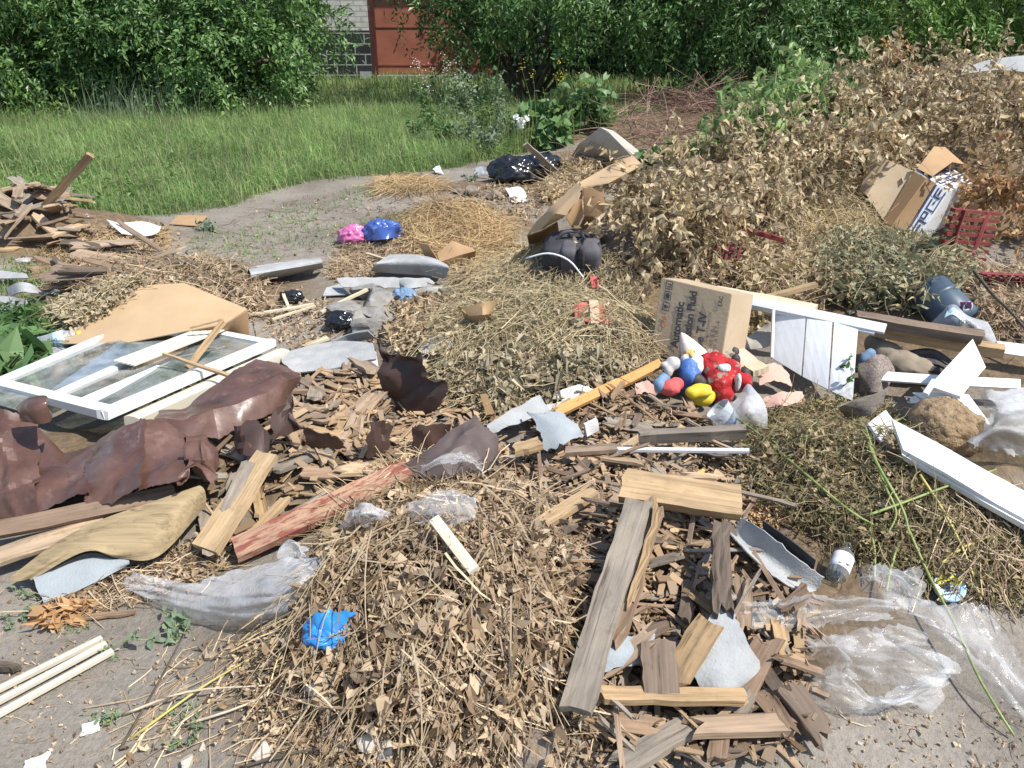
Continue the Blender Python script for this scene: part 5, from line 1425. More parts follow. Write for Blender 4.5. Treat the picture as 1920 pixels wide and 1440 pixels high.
for lab, rows in (('dark triangular metal shard below the folded brown metal', [[(440, 800, .16), (480, 790, .17), (508, 815, .14)], [(445, 850, .08), (480, 855, .10), (500, 858, .08)]]),
                  ('curved purple brown metal shard left of the bat shaped metal', [[(568, 798, .20), (590, 812, .17), (620, 822, .16), (645, 834, .14)], [(572, 835, .10), (592, 842, .08), (622, 842, .08), (648, 840, .09)]]),
                  ('dark folded metal under the bat shaped metal', [[(770, 800, .15), (805, 795, .16), (845, 800, .15)], [(775, 835, .07), (810, 838, .07), (850, 830, .08)]]),
                  ('black metal flap behind the board pieces', [[(510, 775, .20), (545, 740, .23), (560, 765, .20)], [(505, 830, .10), (535, 815, .11), (560, 800, .12)]]),
                  ('dark metal shard left of the grey brown sheet', [[(690, 820, .18), (722, 790, .20), (745, 800, .16)], [(690, 870, .07), (730, 860, .08), (748, 845, .08)]])):
    sh('metal_shard', lab, rows, 'rustback', sub=5, thick=.0025, crumple=.003, edge=.02, facet=.012, smooth=(False, True), shade=14)

# ------------------------------------------------------------------ cardboard
sh('cardboard_sheet', 'large tan cardboard sheet behind the window frame', [
    [(168, 585, .09), (250, 537, .13), (345, 531, .16), (464, 580, .17)],
    [(100, 645, .06), (230, 645, .10), (345, 622, .145), (420, 608, .165)]], 'card_sunlit', sub=6, thick=.005, smooth=False)
sh('cardboard_sheet', 'front flap folded down from the large tan cardboard sheet', [[(345, 623, .14), (420, 609, .16), (464, 582, .165)], [(350, 645, .04), (428, 632, .03), (467, 630, .02)]], 'card', sub=5, thick=.005, smooth=False)
sh('cardboard_sheet', 'tan cardboard strip sticking out behind the large tan sheet', [[(310, 528, .06), (370, 540, .08)], [(310, 545, .06), (368, 556, .07)]], 'card', sub=4, thick=.005)
t = thing('large_cardboard', 'big collapsed cardboard box propped open beside the backpack', 'cardboard box', P(1080, 440))
def cp(nm, rows, **kw): return sheet(nm, rows, M['card_sunlit' if nm == 'top_panel' else 'card'], thick=.006, sub=6, parent=t, **kw)
cp('top_panel', [[(988, 440, .20), (1032, 388, .34), (1084, 342, .44)], [(1012, 432, .22), (1042, 400, .36), (1092, 350, .45)], [(1040, 415, .26), (1064, 404, .36), (1093, 352, .45)]], smooth=False, edge=.03)
cp('top_panel', [[(1086, 343, .44), (1140, 312, .47), (1186, 292, .50)], [(1094, 351, .45), (1140, 343, .46), (1205, 310, .48)]], smooth=False)
cp('flap', [[(1090, 350, .44), (1062, 408, .33)], [(1094, 400, .32), (1078, 437, .18)]], smooth=False)
cp('flap', [[(1094, 352, .45), (1132, 352, .42)], [(1095, 404, .28), (1132, 407, .26)]], smooth=False)
cp('flap', [[(1096, 405, .26), (1115, 408, .26)], [(1082, 436, .12), (1100, 428, .14)]], smooth=False)
cp('side_panel', [[(988, 441, .20), (1015, 433, .20), (1045, 416, .24)], [(994, 470, .02), (1012, 462, .02), (1050, 445, .05)]], smooth=False)
cp('bottom_panel', [[(1010, 462, .01), (1060, 440, .03), (1120, 425, .06)], [(1030, 480, .01), (1090, 470, .02), (1135, 440, .03)]], smooth=False)
t = thing('cardboard_piece', 'bent cardboard tray on the straw behind the grey roll', 'cardboard', P(840, 480))
sheet('flap', [[(785, 455, .20), (803, 458, .20)], [(800, 488, .08), (824, 492, .07)]], M['card'], thick=.005, sub=5, parent=t)
sheet('tray', [[(820, 475, .10), (848, 452, .16), (888, 467, .12)], [(824, 492, .07), (858, 480, .10), (892, 470, .12)], [(832, 503, .02), (860, 495, .04), (890, 488, .03)]], M['card'], thick=.005, sub=5, smooth=False, parent=t)
t = thing('cardboard_piece', 'folded brown cardboard corner in the left flank of the hay mound', 'cardboard', P(900, 595))
sheet('panel', [[(866, 578, .14), (905, 568, .16), (935, 560, .17)], [(880, 592, .11), (905, 590, .13), (922, 588, .10)], [(893, 608, .05), (905, 608, .05), (915, 600, .05)]], M['card'], thick=.005, sub=5, smooth=False, parent=t)
sheet('side', [[(866, 580, .14), (882, 595, .10)], [(872, 602, .05), (890, 612, .03)]], M['card'], thick=.005, sub=4, parent=t)
sh('cardboard_piece', 'flat cardboard piece on the ground right of the white sheet', [[(335, 404, .02), (390, 405, .02)], [(318, 420, .012), (372, 424, .012)]], 'card', cat='cardboard', sub=4, thick=.006)
sh('cardboard_piece', 'small upright brown cardboard strip left of the grey roofing pieces', [[(900, 740, .13), (912, 738, .13)], [(912, 778, .05), (928, 775, .05)]], 'card', cat='cardboard', sub=4, thick=.005)
sh('cardboard_piece', 'crumpled grey brown cardboard below the printed carton', [[(1385, 640, .12), (1430, 612, .16), (1450, 605, .18)], [(1390, 652, .09), (1430, 650, .12), (1455, 640, .13)]], 'card_grey', cat='cardboard', sub=7, thick=.004, crumple=.02)

def carton(name, label, cat, o, x, y, z, mat, th=.004, openings=()):
    """box from corner o with edges x (along the front), y (depth), z (up); each wall a part"""
    t = thing(name, label, cat, o)
    faces = {'front_panel': (o, x, z), 'back_panel': (o + y, x, z), 'side_panel': (o, y, z), 'end_panel': (o + x, y, z), 'bottom_panel': (o, x, y), 'top_panel': (o + z, x, y)}
    cen = o + (x + y + z) / 2
    for nm, (p, a, b_) in faces.items():
        if nm in openings: continue
        g = np.array([[p + a * i + b_ * j for i in np.linspace(.004, .996, 5)] for j in np.linspace(.004, .996, 5)])
        n_ = nrm(np.cross(a, b_)); n_ = n_ if np.dot(n_, p + (a + b_) / 2 - cen) > 0 else -n_
        u_ = np.linspace(0, 1, 5); bul = np.sin(u_ * math.pi)[:, None] * np.sin(u_ * math.pi)[None]
        g = g - n_ * (bul * abs(rng.normal(0, .004)) + abs(rng.normal(0, .0006, (5, 5))))[..., None]
        V, F = thicken(g, th)
        obj(nm, V, F, M[mat], t)
    return t
# printed carton
o = P(1222, 652, .0); x = P(1334, 662, .0) - o
x = nrm([.77, -.64, 0]) * .345; y = np.array([-x[1], x[0], 0]); y = nrm(y) * .25
fn = nrm(np.array([x[1], -x[0], 0]))
zz = nrm(np.array([-.12, 0, 1.0]) - fn * .36) * .35
y = nrm(np.cross(zz, x)) * .25
o = P(1222, 655, 0) + np.array([0, 0, -.02])
ct = carton('printed_carton', 'tan carton printed with dark lettering standing behind the toys', 'carton', o, x, y, zz, 'card_pale')
fn = nrm(np.cross(x, zz)); fo = o
ux, uz = x, zz
def fp(u, v, d=.003): return o + ux * u + uz * v + fn * (.001 + d)
def ct_text(body, size, u, v, mat, w=1.0, label=None, offs=0.0):
    text_on('printed_text', body, size, M[mat], fp(u, v), uz, -ux, ct, width=w, offs=offs)
ct_text('CHI', .034, .155, .37, 'ink_red')
ct_text('Automatic', .052, .375, .165, 'ink', .95, offs=.0012)
ct_text('Transmission Fluid', .052, .535, -.08, 'ink', .92, offs=.0012)
ct_text('\u30aa\u30fc\u30c8ATF\u30eb\u30fc\u30c9', .030, .575, .2, 'ink_soft', .9)
ct_text('Type T-IV', .056, .72, .08, 'ink', .95, offs=.001)
ct_text('\u0421\u0438\u043d\u0442\u0435\u0442\u0438\u0447\u0435\u0441\u043a', .024, .775, .30, 'ink_soft')
ct_text('4\u043b \u0445 6', .030, .85, .30, 'ink_soft'); ct_text('\u0410\u0440\u0442 \u0410\u0422\u0424\u0422-4', .026, .91, .22, 'ink_soft')
mb = MB()
for k in range(4): mb.box(fp(.63 + .022 * k, .57 - .01 * k, .002), uz * (.24 - .02 * k), ux * .006, fn * .0006)
mb.build('small_print', M['ink_soft'], ct)
for k, v in enumerate((.60, .745, .88)):
    mb = MB()
    u0, du, dv = .075, .10, .10; e = .008
    mb.box(fp(u0, v, .002), ux * du, uz * e, fn * .0006); mb.box(fp(u0, v + dv, .002), ux * du, uz * e, fn * .0006)
    mb.box(fp(u0, v + e + .001, .002), ux * e, uz * (dv - e - .002), fn * .0006); mb.box(fp(u0 + du - e, v + e + .001, .002), ux * e, uz * (dv - e - .002), fn * .0006)
    if k == 2:
        for q in (.028, .058): mb.box(fp(u0 + .03, v + q, .002), ux * .045, uz * .010, fn * .0006)
        mb.box(fp(u0 + .078, v + .025, .002), ux * .006, uz * .05, fn * .0006)
    elif k == 1:
        V, F = lathe([(0, .011), (.0006, .011)], 12); V = np.array([fp(u0 + .05, v + .05, .002) + nrm(ux) * q[0] + nrm(uz) * q[1] + fn * q[2] for q in V]); F.append(list(range(12, 24))); mb.add(V, F)
        for q in (.02, .078): mb.box(fp(u0 + .025, v + q, .002), ux * .05, uz * .006, fn * .0006)
    else:
        mb.box(fp(u0 + .02, v + .03, .002), ux * .03, uz * .045, fn * .0006); mb.box(fp(u0 + .051, v + .048, .002), ux * .02, uz * .01, fn * .0006); mb.box(fp(u0 + .072, v + .035, .002), ux * .006, uz * .035, fn * .0006)
    mb.build('handling_mark', M['ink'], ct)
text_on('printed_text', 'EAC', .026, M['ink'], fp(.90, .82), uz, -ux, ct)
# collapsed grey carton by the weeds
t = thing('grey_carton', 'grey weathered carton tipped over behind the large cardboard', 'carton', P(1125, 305))
a1, a2, a3, a4 = P(1073, 300, .05), P(1138, 305, .04), P(1128, 238, .46), P(1185, 292, .25)
sheet('front_panel', [[(1070, 296, .06), (1095, 302, .05), (1135, 306, .04)], [(1085, 270, .26), (1110, 270, .28), (1160, 298, .18)], [(1126, 239, .46), (1140, 246, .44), (1185, 292, .26)]], M['card_grey'], thick=.005, sub=6, smooth=False, parent=t)
sheet('back_panel', [[(1127, 239, .46), (1150, 245, .42)], [(1186, 290, .26), (1200, 285, .22)]], M['card_grey'], thick=.005, sub=5, parent=t)
mb = MB()
c0, cu, cw = P(1092, 286, .155), P(1112, 262, .335) - P(1092, 286, .155), P(1100, 290, .15) - P(1092, 286, .155)
for k in range(6): mb.box(c0 + cu * (.0 + .02 * k) + cw * (k * .5) + [0, -.012, .012], cu * .8, cw * .12, (0, 0, .001))
mb.build('printed_lines', M['ink_soft'], t)
# striped white box
A, B, Cc, D_ = Wy(1658, 416, 5.53), Wy(1720, 450, 5.36), Wy(1779, 358, 5.47), Wy(1714, 321, 5.67)
E3 = Wy(1826, 340, 5.91) - Cc
t = thing('striped_box', 'white carton with dark blue striped lettering tipped on its edge below the brushwood', 'carton', B)
cs = lambda nm, q, mat, **kw: sheet(nm, q, M[mat], thick=.006, sub=5, smooth=False, parent=t, world=True, **kw)
L_ = lambda p, q, f: p + (q - p) * f
cs('front_panel', [[A, L_(A, B, .62)], [D_, L_(D_, Cc, .62)]], 'card')
cs('striped_panel', [[L_(A, B, .64), B], [L_(D_, Cc, .64), Cc]], 'white')
cs('side_panel', [[B, B + E3], [Cc, Cc + E3]], 'white')
cs('top_panel', [[D_, Cc], [D_ + E3, Cc + E3]], 'white')
cs('back_panel', [[A + E3, B + E3], [D_ + E3, Cc + E3]], 'card'); cs('bottom_panel', [[A, B], [A + E3, B + E3]], 'card')
sheet('flap', [[Wy(1656, 418, 5.51), Wy(1672, 424, 5.43)], [Wy(1713, 322, 5.65), Wy(1736, 336, 5.51)]], M['card'], thick=.005, sub=5, parent=t, world=True)
Lq, Dq = Wy(1612, 356, 5.76), Wy(1640, 287, 5.93)
sheet('flap', [[Lq, Wy(1625, 366, 5.66), A], [Dq, Wy(1666, 301, 5.79), D_]], M['card_pale'], thick=.005, sub=5, parent=t, world=True, smooth=False)
sheet('flap', [[D_ + E3 * .1 + [0, 0, .01], Cc + (D_ - Cc) * .5 + [0, 0, .03]], [D_ + E3 * .55 + [0, 0, .14], Cc + (D_ - Cc) * .45 + E3 * .6 + [0, 0, .10]], [D_ + E3 * .9 + [.02, 0, .12], Cc + (D_ - Cc) * .4 + E3 * .95 + [0.02, 0, .07]]], M['card'], thick=.005, sub=5, parent=t, world=True, smooth=False)
sn = nrm(np.cross(Cc - B, A - B)); sn = sn if sn[1] < 0 else -sn
def sp_(u, v): return L_(L_(L_(A, B, .64), B, u), L_(L_(D_, Cc, .64), Cc, u), v) + sn * .006
mb = MB()
def quad(pts):
    q = [np.array(p) for p in pts]; mb.add(q + [p + sn * .0015 for p in q], [[0, 1, 2, 3], [7, 6, 5, 4], [0, 4, 5, 1], [1, 5, 6, 2], [2, 6, 7, 3], [3, 7, 4, 0]])
def st(u0, u1, v0, v1): quad((sp_(u0, v0), sp_(u1, v0), sp_(u1, v1), sp_(u0, v1)))
st(.02, .13, .02, .98)
st(.87, .93, .05, .22); st(.87, .93, .52, .95)
for v0, v1, u0, u1 in ((.04, .30, .30, .40), (.04, .26, .54, .66), (.30, .33, .30, .9), (.36, .50, .30, .38), (.36, .50, .58, .68), (.36, .38, .38, .58), (.48, .50, .38, .58), (.54, .74, .30, .40), (.54, .56, .40, .84), (.66, .72, .56, .66), (.78, .80, .3, .8), (.80, .96, .30, .40), (.84, .96, .52, .62)):
    st(u0, u1, v0, v1)
mb.build('striped_lettering', M['navy'], t)
tn = nrm(np.cross(Cc - D_, E3)); tn = tn if tn[2] > 0 else -tn; sn = tn
def sp_(u, v): return L_(D_, Cc, u) + E3 * v + tn * .006
mb = MB()
st(.02, .42, .02, .98)
for u0, u1, v0, v1 in ((.55, .60, .06, .26), (.60, .72, .06, .09), (.68, .72, .12, .26), (.55, .72, .34, .38), (.55, .60, .44, .62), (.67, .72, .44, .62), (.60, .67, .44, .47), (.55, .60, .68, .96), (.66, .71, .74, .96), (.78, .80, .05, .96)): st(u0, u1, v0, v1)
mb.build('striped_lettering', M['navy'], t)
# ------------------------------------------------------------------ slate, felt and roofing pieces
sh('felt_scrap', 'pale grey felt scrap with torn edges on the splinter heap at the bottom', [[(1335, 1150, .13), (1352, 1140, .13), (1372, 1145, .13)], [(1298, 1232, .12), (1345, 1200, .13), (1400, 1200, .12)], [(1312, 1290, .09), (1355, 1270, .11), (1421, 1252, .09)], [(1355, 1322, .07), (1368, 1308, .08), (1385, 1290, .08)]], 'slate_pale', cat='scrap', sub=7, thick=.006, edge=.012)
sh('textured_scrap', 'blue grey woven textured scrap beside the long grey plank', [[(1080, 1205, .085), (1150, 1198, .11), (1232, 1188, .13)], [(1088, 1230, .08), (1150, 1228, .105), (1220, 1218, .12)], [(1098, 1262, .065), (1150, 1255, .085), (1208, 1240, .095)]], 'slate_blue', cat='scrap', sub=7, thick=.006, edge=.01)
sh('roofing_piece', 'torn grey roofing piece with curled left edge above the splinter heap', [[(986, 772, .16), (1010, 776, .17), (1045, 770, .15)], [(1005, 800, .15), (1045, 795, .17), (1085, 800, .14)], [(1025, 848, .10), (1060, 830, .13), (1095, 818, .10)]], 'slate_blue', cat='roofing', sub=7, thick=.006, edge=.02)
sh('roofing_piece', 'long pale grey roofing strip behind the torn grey piece', [[(912, 795, .12), (960, 768, .14), (1010, 740, .13)], [(920, 815, .08), (970, 795, .11), (1032, 772, .10)]], 'slate_pale', cat='roofing', sub=7, thick=.008, edge=.01)
sh('roofing_piece', 'small white chalky chunk right of the torn grey roofing', [[(1095, 795, .13), (1118, 785, .14)], [(1098, 818, .08), (1122, 805, .09)]], 'white_paper', cat='roofing', sub=6, thick=.02, crumple=.008)
sh('roofing_strip', 'grey black roofing felt trough curving down to the clear film', [[(1390, 970, .12), (1440, 1000, .13), (1500, 1050, .11), (1545, 1085, .08)], [(1375, 1000, .08), (1430, 1040, .07), (1490, 1085, .05), (1530, 1105, .04)], [(1355, 985, .12), (1415, 1050, .09), (1470, 1095, .06), (1515, 1112, .04)]], 'slate', cat='roofing', sub=7, thick=.004, edge=.01)
sh('roofing_strip', 'dark inner felt flap above the grey roofing trough', [[(1430, 975, .13), (1480, 1010, .14), (1530, 1050, .12)], [(1432, 1005, .09), (1490, 1050, .08), (1525, 1070, .08)]], 'charcoal', cat='roofing', sub=6, thick=.004)
sh('slate_board', 'pale grey slate board lying below the tan linoleum', [[(62, 1082, .05), (150, 1045, .07), (238, 1035, .08)], [(72, 1108, .035), (150, 1082, .05), (242, 1052, .06)], [(84, 1132, .02), (160, 1102, .03), (240, 1056, .05)]], 'slate_blue', cat='slate', sub=5, thick=.010, edge=.006)
sh('slate_board', 'flat grey slate piece right of the window frame', [[(525, 665, .05), (580, 650, .06), (640, 640, .06), (700, 645, .06)], [(530, 680, .05), (580, 678, .05), (640, 665, .06), (705, 665, .05)], [(550, 698, .03), (600, 696, .03), (640, 688, .04), (705, 672, .04)]], 'slate', cat='slate', sub=5, thick=.008, edge=.01)
sh('slate_board', 'white sheet piece under the flat grey slate', [[(600, 690, .03), (650, 680, .03), (705, 660, .04)], [(640, 706, .02), (680, 698, .02), (710, 690, .02)]], 'white_paper', cat='sheet', sub=4, thick=.006)
sh('grey_roll', 'half curled roll of grey ribbed slate on the left of the straw', [[(695, 508, .05), (740, 512, .05), (800, 516, .05), (836, 522, .04)], [(705, 495, .12), (745, 492, .13), (800, 496, .13), (842, 505, .11)], [(725, 482, .13), (760, 480, .15), (805, 486, .15), (840, 500, .12)], [(730, 478, .10), (770, 478, .12), (810, 484, .12), (838, 497, .09)]], 'slate', cat='slate', sub=7, thick=.007)
sh('slate_board', 'long thin slate with dark underside below the grey roll', [[(632, 522, .11), (680, 520, .12), (750, 521, .12), (806, 522, .11)], [(640, 538, .07), (690, 540, .07), (750, 540, .07), (815, 532, .08)]], 'slate', cat='slate', sub=6, thick=.006, edge=.01)
sh('slate_board', 'pale triangular slate piece tilted over the rubble', [[(735, 526, .10), (770, 524, .12), (808, 530, .10)], [(755, 540, .07), (765, 542, .08), (810, 535, .08)]], 'slate_pale', cat='slate', sub=5, thick=.006)
sh('slate_board', 'dark lower slate piece under the pale triangle', [[(725, 552, .06), (760, 545, .08), (830, 535, .06)], [(735, 565, .02), (770, 562, .02), (825, 548, .03)]], 'slate', cat='slate', sub=5, thick=.006)
sh('slate_board', 'small pale slate fragment left of the long thin slate', [[(612, 540, .04), (636, 533, .05)], [(605, 555, .02), (655, 552, .02)]], 'slate_pale', cat='slate', sub=4, thick=.006)
sh('slate_board', 'blue grey slate leaning up to the bat shaped metal', [[(600, 650, .03), (650, 628, .07), (690, 620, .10)], [(602, 656, .01), (655, 642, .02), (705, 634, .03)]], 'slate_blue', cat='slate', sub=5, thick=.006)
for lab, rows in (('grey half round ridge tile lying on the path', [[(462, 512, .03), (520, 500, .05), (600, 484, .06)], [(466, 506, .09), (520, 495, .11), (601, 484, .12)], [(470, 516, .10), (525, 506, .11), (604, 492, .12)], [(466, 530, .02), (525, 519, .03), (606, 502, .03)]]),
                  ('pale slate strip behind the half round ridge tile', [[(480, 500, .03), (540, 490, .05), (575, 485, .05)], [(490, 506, .02), (545, 498, .02), (585, 490, .03)]]),
                  ('wavy grey corrugated slate at the left edge', [[(15, 540, .05), (35, 530, .12), (60, 534, .10), (85, 548, .03), (105, 542, .06)], [(20, 556, .03), (40, 548, .10), (62, 550, .08), (90, 552, .02), (112, 546, .06)]]),
                  ('pale flat slate below the wavy slate at the left edge', [[(-60, 560, .06), (10, 556, .08), (48, 562, .08)], [(-60, 582, .03), (10, 582, .04), (62, 586, .03)]]),
                  ('grey slate plate at the left edge above the wavy slate', [[(-60, 508, .07), (0, 508, .07), (50, 514, .07)], [(-60, 524, .05), (0, 523, .05), (54, 522, .05)]])):
    sh('slate_piece', lab, rows, 'slate', cat='slate', sub=6, thick=.007)
sh('pale_sheet', 'large pale sheet lying on top of the brushwood at the right edge', [[(1815, 125, .74), (1870, 110, .78), (2000, 98, .82)], [(1816, 138, .71), (1880, 132, .72), (2000, 146, .72)]], 'slate_pale', sub=5, thick=.01)
sh('white_sheet', 'white curled sheet lying on the ground by the far left heap', [[(200, 412, .11), (225, 418, .09), (270, 416, .09), (302, 425, .12)], [(212, 424, .09), (240, 432, .07), (272, 432, .07), (296, 436, .09)], [(228, 438, .07), (245, 441, .06), (270, 443, .06), (285, 441, .07)]], 'white', sub=5, thick=.004)
for lab, rows in (('white crumpled paper in front of the golden leaves', [[(785, 640, .04), (815, 628, .05), (850, 645, .04)], [(790, 662, .02), (815, 658, .03), (840, 655, .02)]]),
                  ('torn white paper behind the orange lath', [[(1045, 735, .06), (1085, 722, .08), (1118, 735, .06)], [(1035, 752, .04), (1080, 750, .05), (1110, 748, .05)]]),
                  ('white scrap between roofing strip and orange lath', [[(1020, 760, .05), (1060, 752, .07)], [(1030, 775, .04), (1062, 765, .04)]]),
                  ('pale paper scrap at the left foot of the stalk heap', [[(580, 1280, .03), (605, 1260, .06), (622, 1275, .05)], [(575, 1300, .02), (600, 1315, .03), (620, 1318, .02)]]),
                  ('white shard on bare ground above the bottom left corner', [[(160, 1358, .012), (185, 1345, .012)], [(150, 1382, .006), (185, 1372, .006)]]),
                  ('pale shard cut by the bottom left corner of the photo', [[(50, 1432, .012), (94, 1408, .012)], [(35, 1460, .006), (84, 1450, .006)]]),
                  ('white board piece under the black rubbish bag', [[(950, 296, .16), (1000, 288, .18), (1032, 282, .20)], [(945, 306, .10), (995, 298, .12), (1030, 286, .16)]]),
                  ('white broken board at the foot of the black rubbish bag', [[(948, 352, .06), (975, 352, .07), (985, 360, .05)], [(960, 378, .02), (978, 380, .02), (990, 375, .02)]]),
                  ('pale crumpled paper left of the black rubbish bag', [[(885, 316, .08), (905, 312, .10), (925, 318, .08)], [(890, 326, .04), (908, 327, .04), (925, 328, .04)]]),
                  ('light scrap on the path in front of the weeds', [[(812, 316, .05), (825, 310, .07)], [(818, 324, .02), (832, 326, .02)]]),
                  ('white scrap among the far left boards', [[(150, 400, .16), (165, 402, .15)], [(152, 407, .13), (168, 408, .12)]]),
                  ('white foam scrap before the far left heap', [[(28, 486, .05), (58, 483, .05)], [(30, 491, .03), (58, 490, .03)]]),
                  ('white scrap below the thick brown board', [[(1380, 972, .11), (1398, 968, .12)], [(1385, 990, .08), (1405, 985, .08)]]),
                  ('white scrap behind the striped clothes', [[(1700, 742, .08), (1725, 740, .08)], [(1702, 756, .05), (1728, 754, .05)]]),
                  ('white foam scraps among the litter below the striped box', [[(1600, 468, .06), (1625, 464, .07), (1645, 468, .06)], [(1600, 476, .03), (1625, 475, .04), (1645, 476, .03)]])):
    sh('white_scrap', lab, rows, 'white_paper', cat='scrap', sub=6, thick=.003, crumple=.006, cscale=20, edge=.006, dent=.004, shade=15)
t = thing('linoleum', 'tan wood grained linoleum curling over with grey back, at the left', 'linoleum', P(200, 1050))
sheet('sheet', [[(15, 1086, .05), (110, 1015, .10), (190, 975, .13), (275, 945, .15), (375, 910, .17)],
                [(30, 1090, .05), (120, 1035, .11), (200, 1000, .13), (290, 975, .15), (383, 918, .16)],
                [(55, 1085, .05), (150, 1030, .12), (215, 1035, .10), (300, 1005, .12), (386, 935, .12)],
                [(58, 1088, .045), (160, 1034, .115), (225, 1046, .075), (298, 1042, .07), (384, 950, .09)]], M['lino'], thick=.003, sub=8, parent=t)
sheet('back', [[(60, 1092, .035), (160, 1038, .10), (222, 1048, .07), (296, 1044, .065)], [(70, 1085, .02), (160, 1050, .06), (230, 1058, .04), (285, 1052, .04)]], M['charcoal'], thick=.003, sub=6, parent=t)

# ------------------------------------------------------------------ white panels at the right
t = thing('white_boarding', 'white three board door panel propped up right of the printed carton', 'panel', P(1530, 700))
bq = lambda nm, rows, **kw: sheet(nm, rows, M['white'], thick=.012, sub=3, smooth=False, shade=False, parent=t, **kw)
bq('board', [[(1456, 576, .28), (1511, 590, .275)], [(1449, 672, .10), (1503, 705, .09)]])
bq('board', [[(1514, 590, .275), (1561, 602, .27)], [(1506, 707, .09), (1553, 731, .085)]])
bq('board', [[(1564, 603, .27), (1609, 614, .265)], [(1556, 733, .085), (1598, 752, .08)]])
plank('rail', (1408, 567, .29), (1660, 619, .27), .045, .02, M['white'], parent=t, roll=40)
plank('rail', (1410, 577, .265), (1640, 626, .25), .02, .02, M['white'], parent=t, roll=40)
plank('edge_strip', (1449, 583, .285), (1446, 672, .115), .012, .018, M['white'], parent=t, up=(0, -1, 1))
t = thing('crossed_boards', 'white boards nailed into a cross at the right beside the clod', 'boards', P(1780, 730))
bq('board', [[(1648, 697, .12), (1780, 706, .13), (1912, 712, .12)], [(1648, 714, .10), (1780, 723, .11), (1912, 729, .10)]])
bq('board', [[(1742, 726, .15), (1822, 637, .24)], [(1800, 746, .13), (1846, 690, .21)]])
bq('board', [[(1712, 738, .10), (1770, 738, .11), (1816, 742, .11)], [(1768, 776, .08), (1800, 790, .08), (1857, 799, .07)]])
plank('edge_strip', (1735, 742, .145), (1752, 716, .175), .02, .016, M['white'], parent=t)
t = thing('long_white_board', 'long white plastic board running off the right edge below the clod', 'board', P(1820, 890))
bq('board', [[(1672, 788, .15), (1750, 828, .15), (1850, 885, .15), (1990, 962, .15)], [(1692, 846, .13), (1770, 888, .13), (1860, 942, .13), (1985, 1012, .13)]])
bq('edge_strip', [[(1692, 849, .124), (1860, 946, .124), (1985, 1016, .124)], [(1696, 860, .10), (1862, 957, .10), (1985, 1028, .10)]])
sh('white_board', 'white board lying flat at the right edge beyond the timber', [[(1868, 640, .12), (1990, 655, .12)], [(1875, 662, .09), (1990, 680, .09)]], 'white', cat='board', sub=3, thick=.012)
sh('white_board', 'white board corner under the roofing next to the herb mound', [[(1626, 795, .10), (1660, 770, .12)], [(1650, 830, .07), (1690, 810, .08)]], 'white', cat='board', sub=3, thick=.008)
sh('grey_board', 'grey weathered sheet leaning between white panel and herb mound', [[(1570, 762, .14), (1620, 745, .17), (1668, 728, .18)], [(1585, 780, .08), (1630, 778, .10), (1648, 765, .12)]], 'wood_grey', cat='board', sub=5, thick=.008, edge=.01)
sh('grey_board', 'pale sheet running under the red crate at the right', [[(1690, 472, .10), (1740, 488, .10), (1800, 512, .09)], [(1668, 480, .06), (1730, 505, .06), (1790, 528, .05)]], 'card_grey', cat='board', sub=4, thick=.008)

# ------------------------------------------------------------------ pink paper, cloth, shoes, barrel
for lab, rows in (('pink wallpaper strip folded over behind the red toy', [[(1295, 640, .12), (1340, 632, .17), (1380, 640, .16), (1425, 680, .12)], [(1300, 652, .12), (1345, 640, .19), (1385, 660, .16), (1428, 695, .11)], [(1315, 662, .08), (1350, 655, .14), (1380, 690, .11), (1400, 705, .08)]]),
                  ('crumpled pink paper with faint printed crest right of the plastic cup', [[(1432, 745, .10), (1470, 735, .12), (1505, 735, .11)], [(1430, 762, .07), (1470, 760, .09), (1508, 752, .08)]]),
                  ('brown pink paper shreds between the toys and white panel', [[(1420, 690, .10), (1455, 680, .12), (1480, 700, .09)], [(1425, 722, .07), (1455, 715, .08), (1485, 725, .06)]]),
                  ('pale pink paper curl left of the toys', [[(1190, 720, .09), (1215, 715, .11), (1235, 728, .09)], [(1195, 740, .06), (1215, 735, .08), (1230, 742, .06)]])):
    sh('pink_paper', lab, rows, 'pink_paper', cat='paper', sub=8, thick=.002, crumple=.008, edge=.01)
pl('small_block', 'small tan wooden block under the pink wallpaper strip', (1402, 702, .10), (1432, 690, .12), .07, .03, 'wood_pale', cat='block')
ba = thing('dark_barrel', 'dark blue plastic barrel lying under the withered herb bundle', 'barrel', P(1765, 580, .05))
A, B = P(1738, 540, .11), P(1800, 603, .03)
V, F = lathe([(0, .02), (0, .085), (.02, .098), (.12, .10), (.24, .098), (.26, .085), (.26, .02)], 28)
Mx = np.array(frame(A, B))[:3, :3] @ rotm(0, 90, 0)
obj('body', V @ Mx.T + A, F, M['barrel'], ba, True)
V, F = lathe([(.08, .101), (.085, .105), (.10, .105), (.105, .101)], 28); obj('hoop', V @ Mx.T + A, F, M['barrel'], ba, True)
sh('purple_packet', 'purple packet with pale oval ring beside the barrel', [[(1800, 566, .16), (1822, 566, .16)], [(1802, 590, .08), (1818, 592, .07)]], 'purple', cat='packet', sub=5, thick=.004)
_pk = bpy.data.objects['purple_packet']; _c = P(1811, 578, .118) + [0, -.012, .01]
V, F = tubes((_c + np.stack([.020 * np.cos(np.linspace(0, 6.283, 17)), 0 * np.linspace(0, 1, 17), .026 * np.sin(np.linspace(0, 6.283, 17))], 1))[None], np.full((1, 17), .004), 5)
obj('ring_mark', V, F, M['label'], _pk, True)
t = thing('printed_bag', 'clear plastic bag with blue print beside the dark timber', 'plastic bag', P(1800, 620))
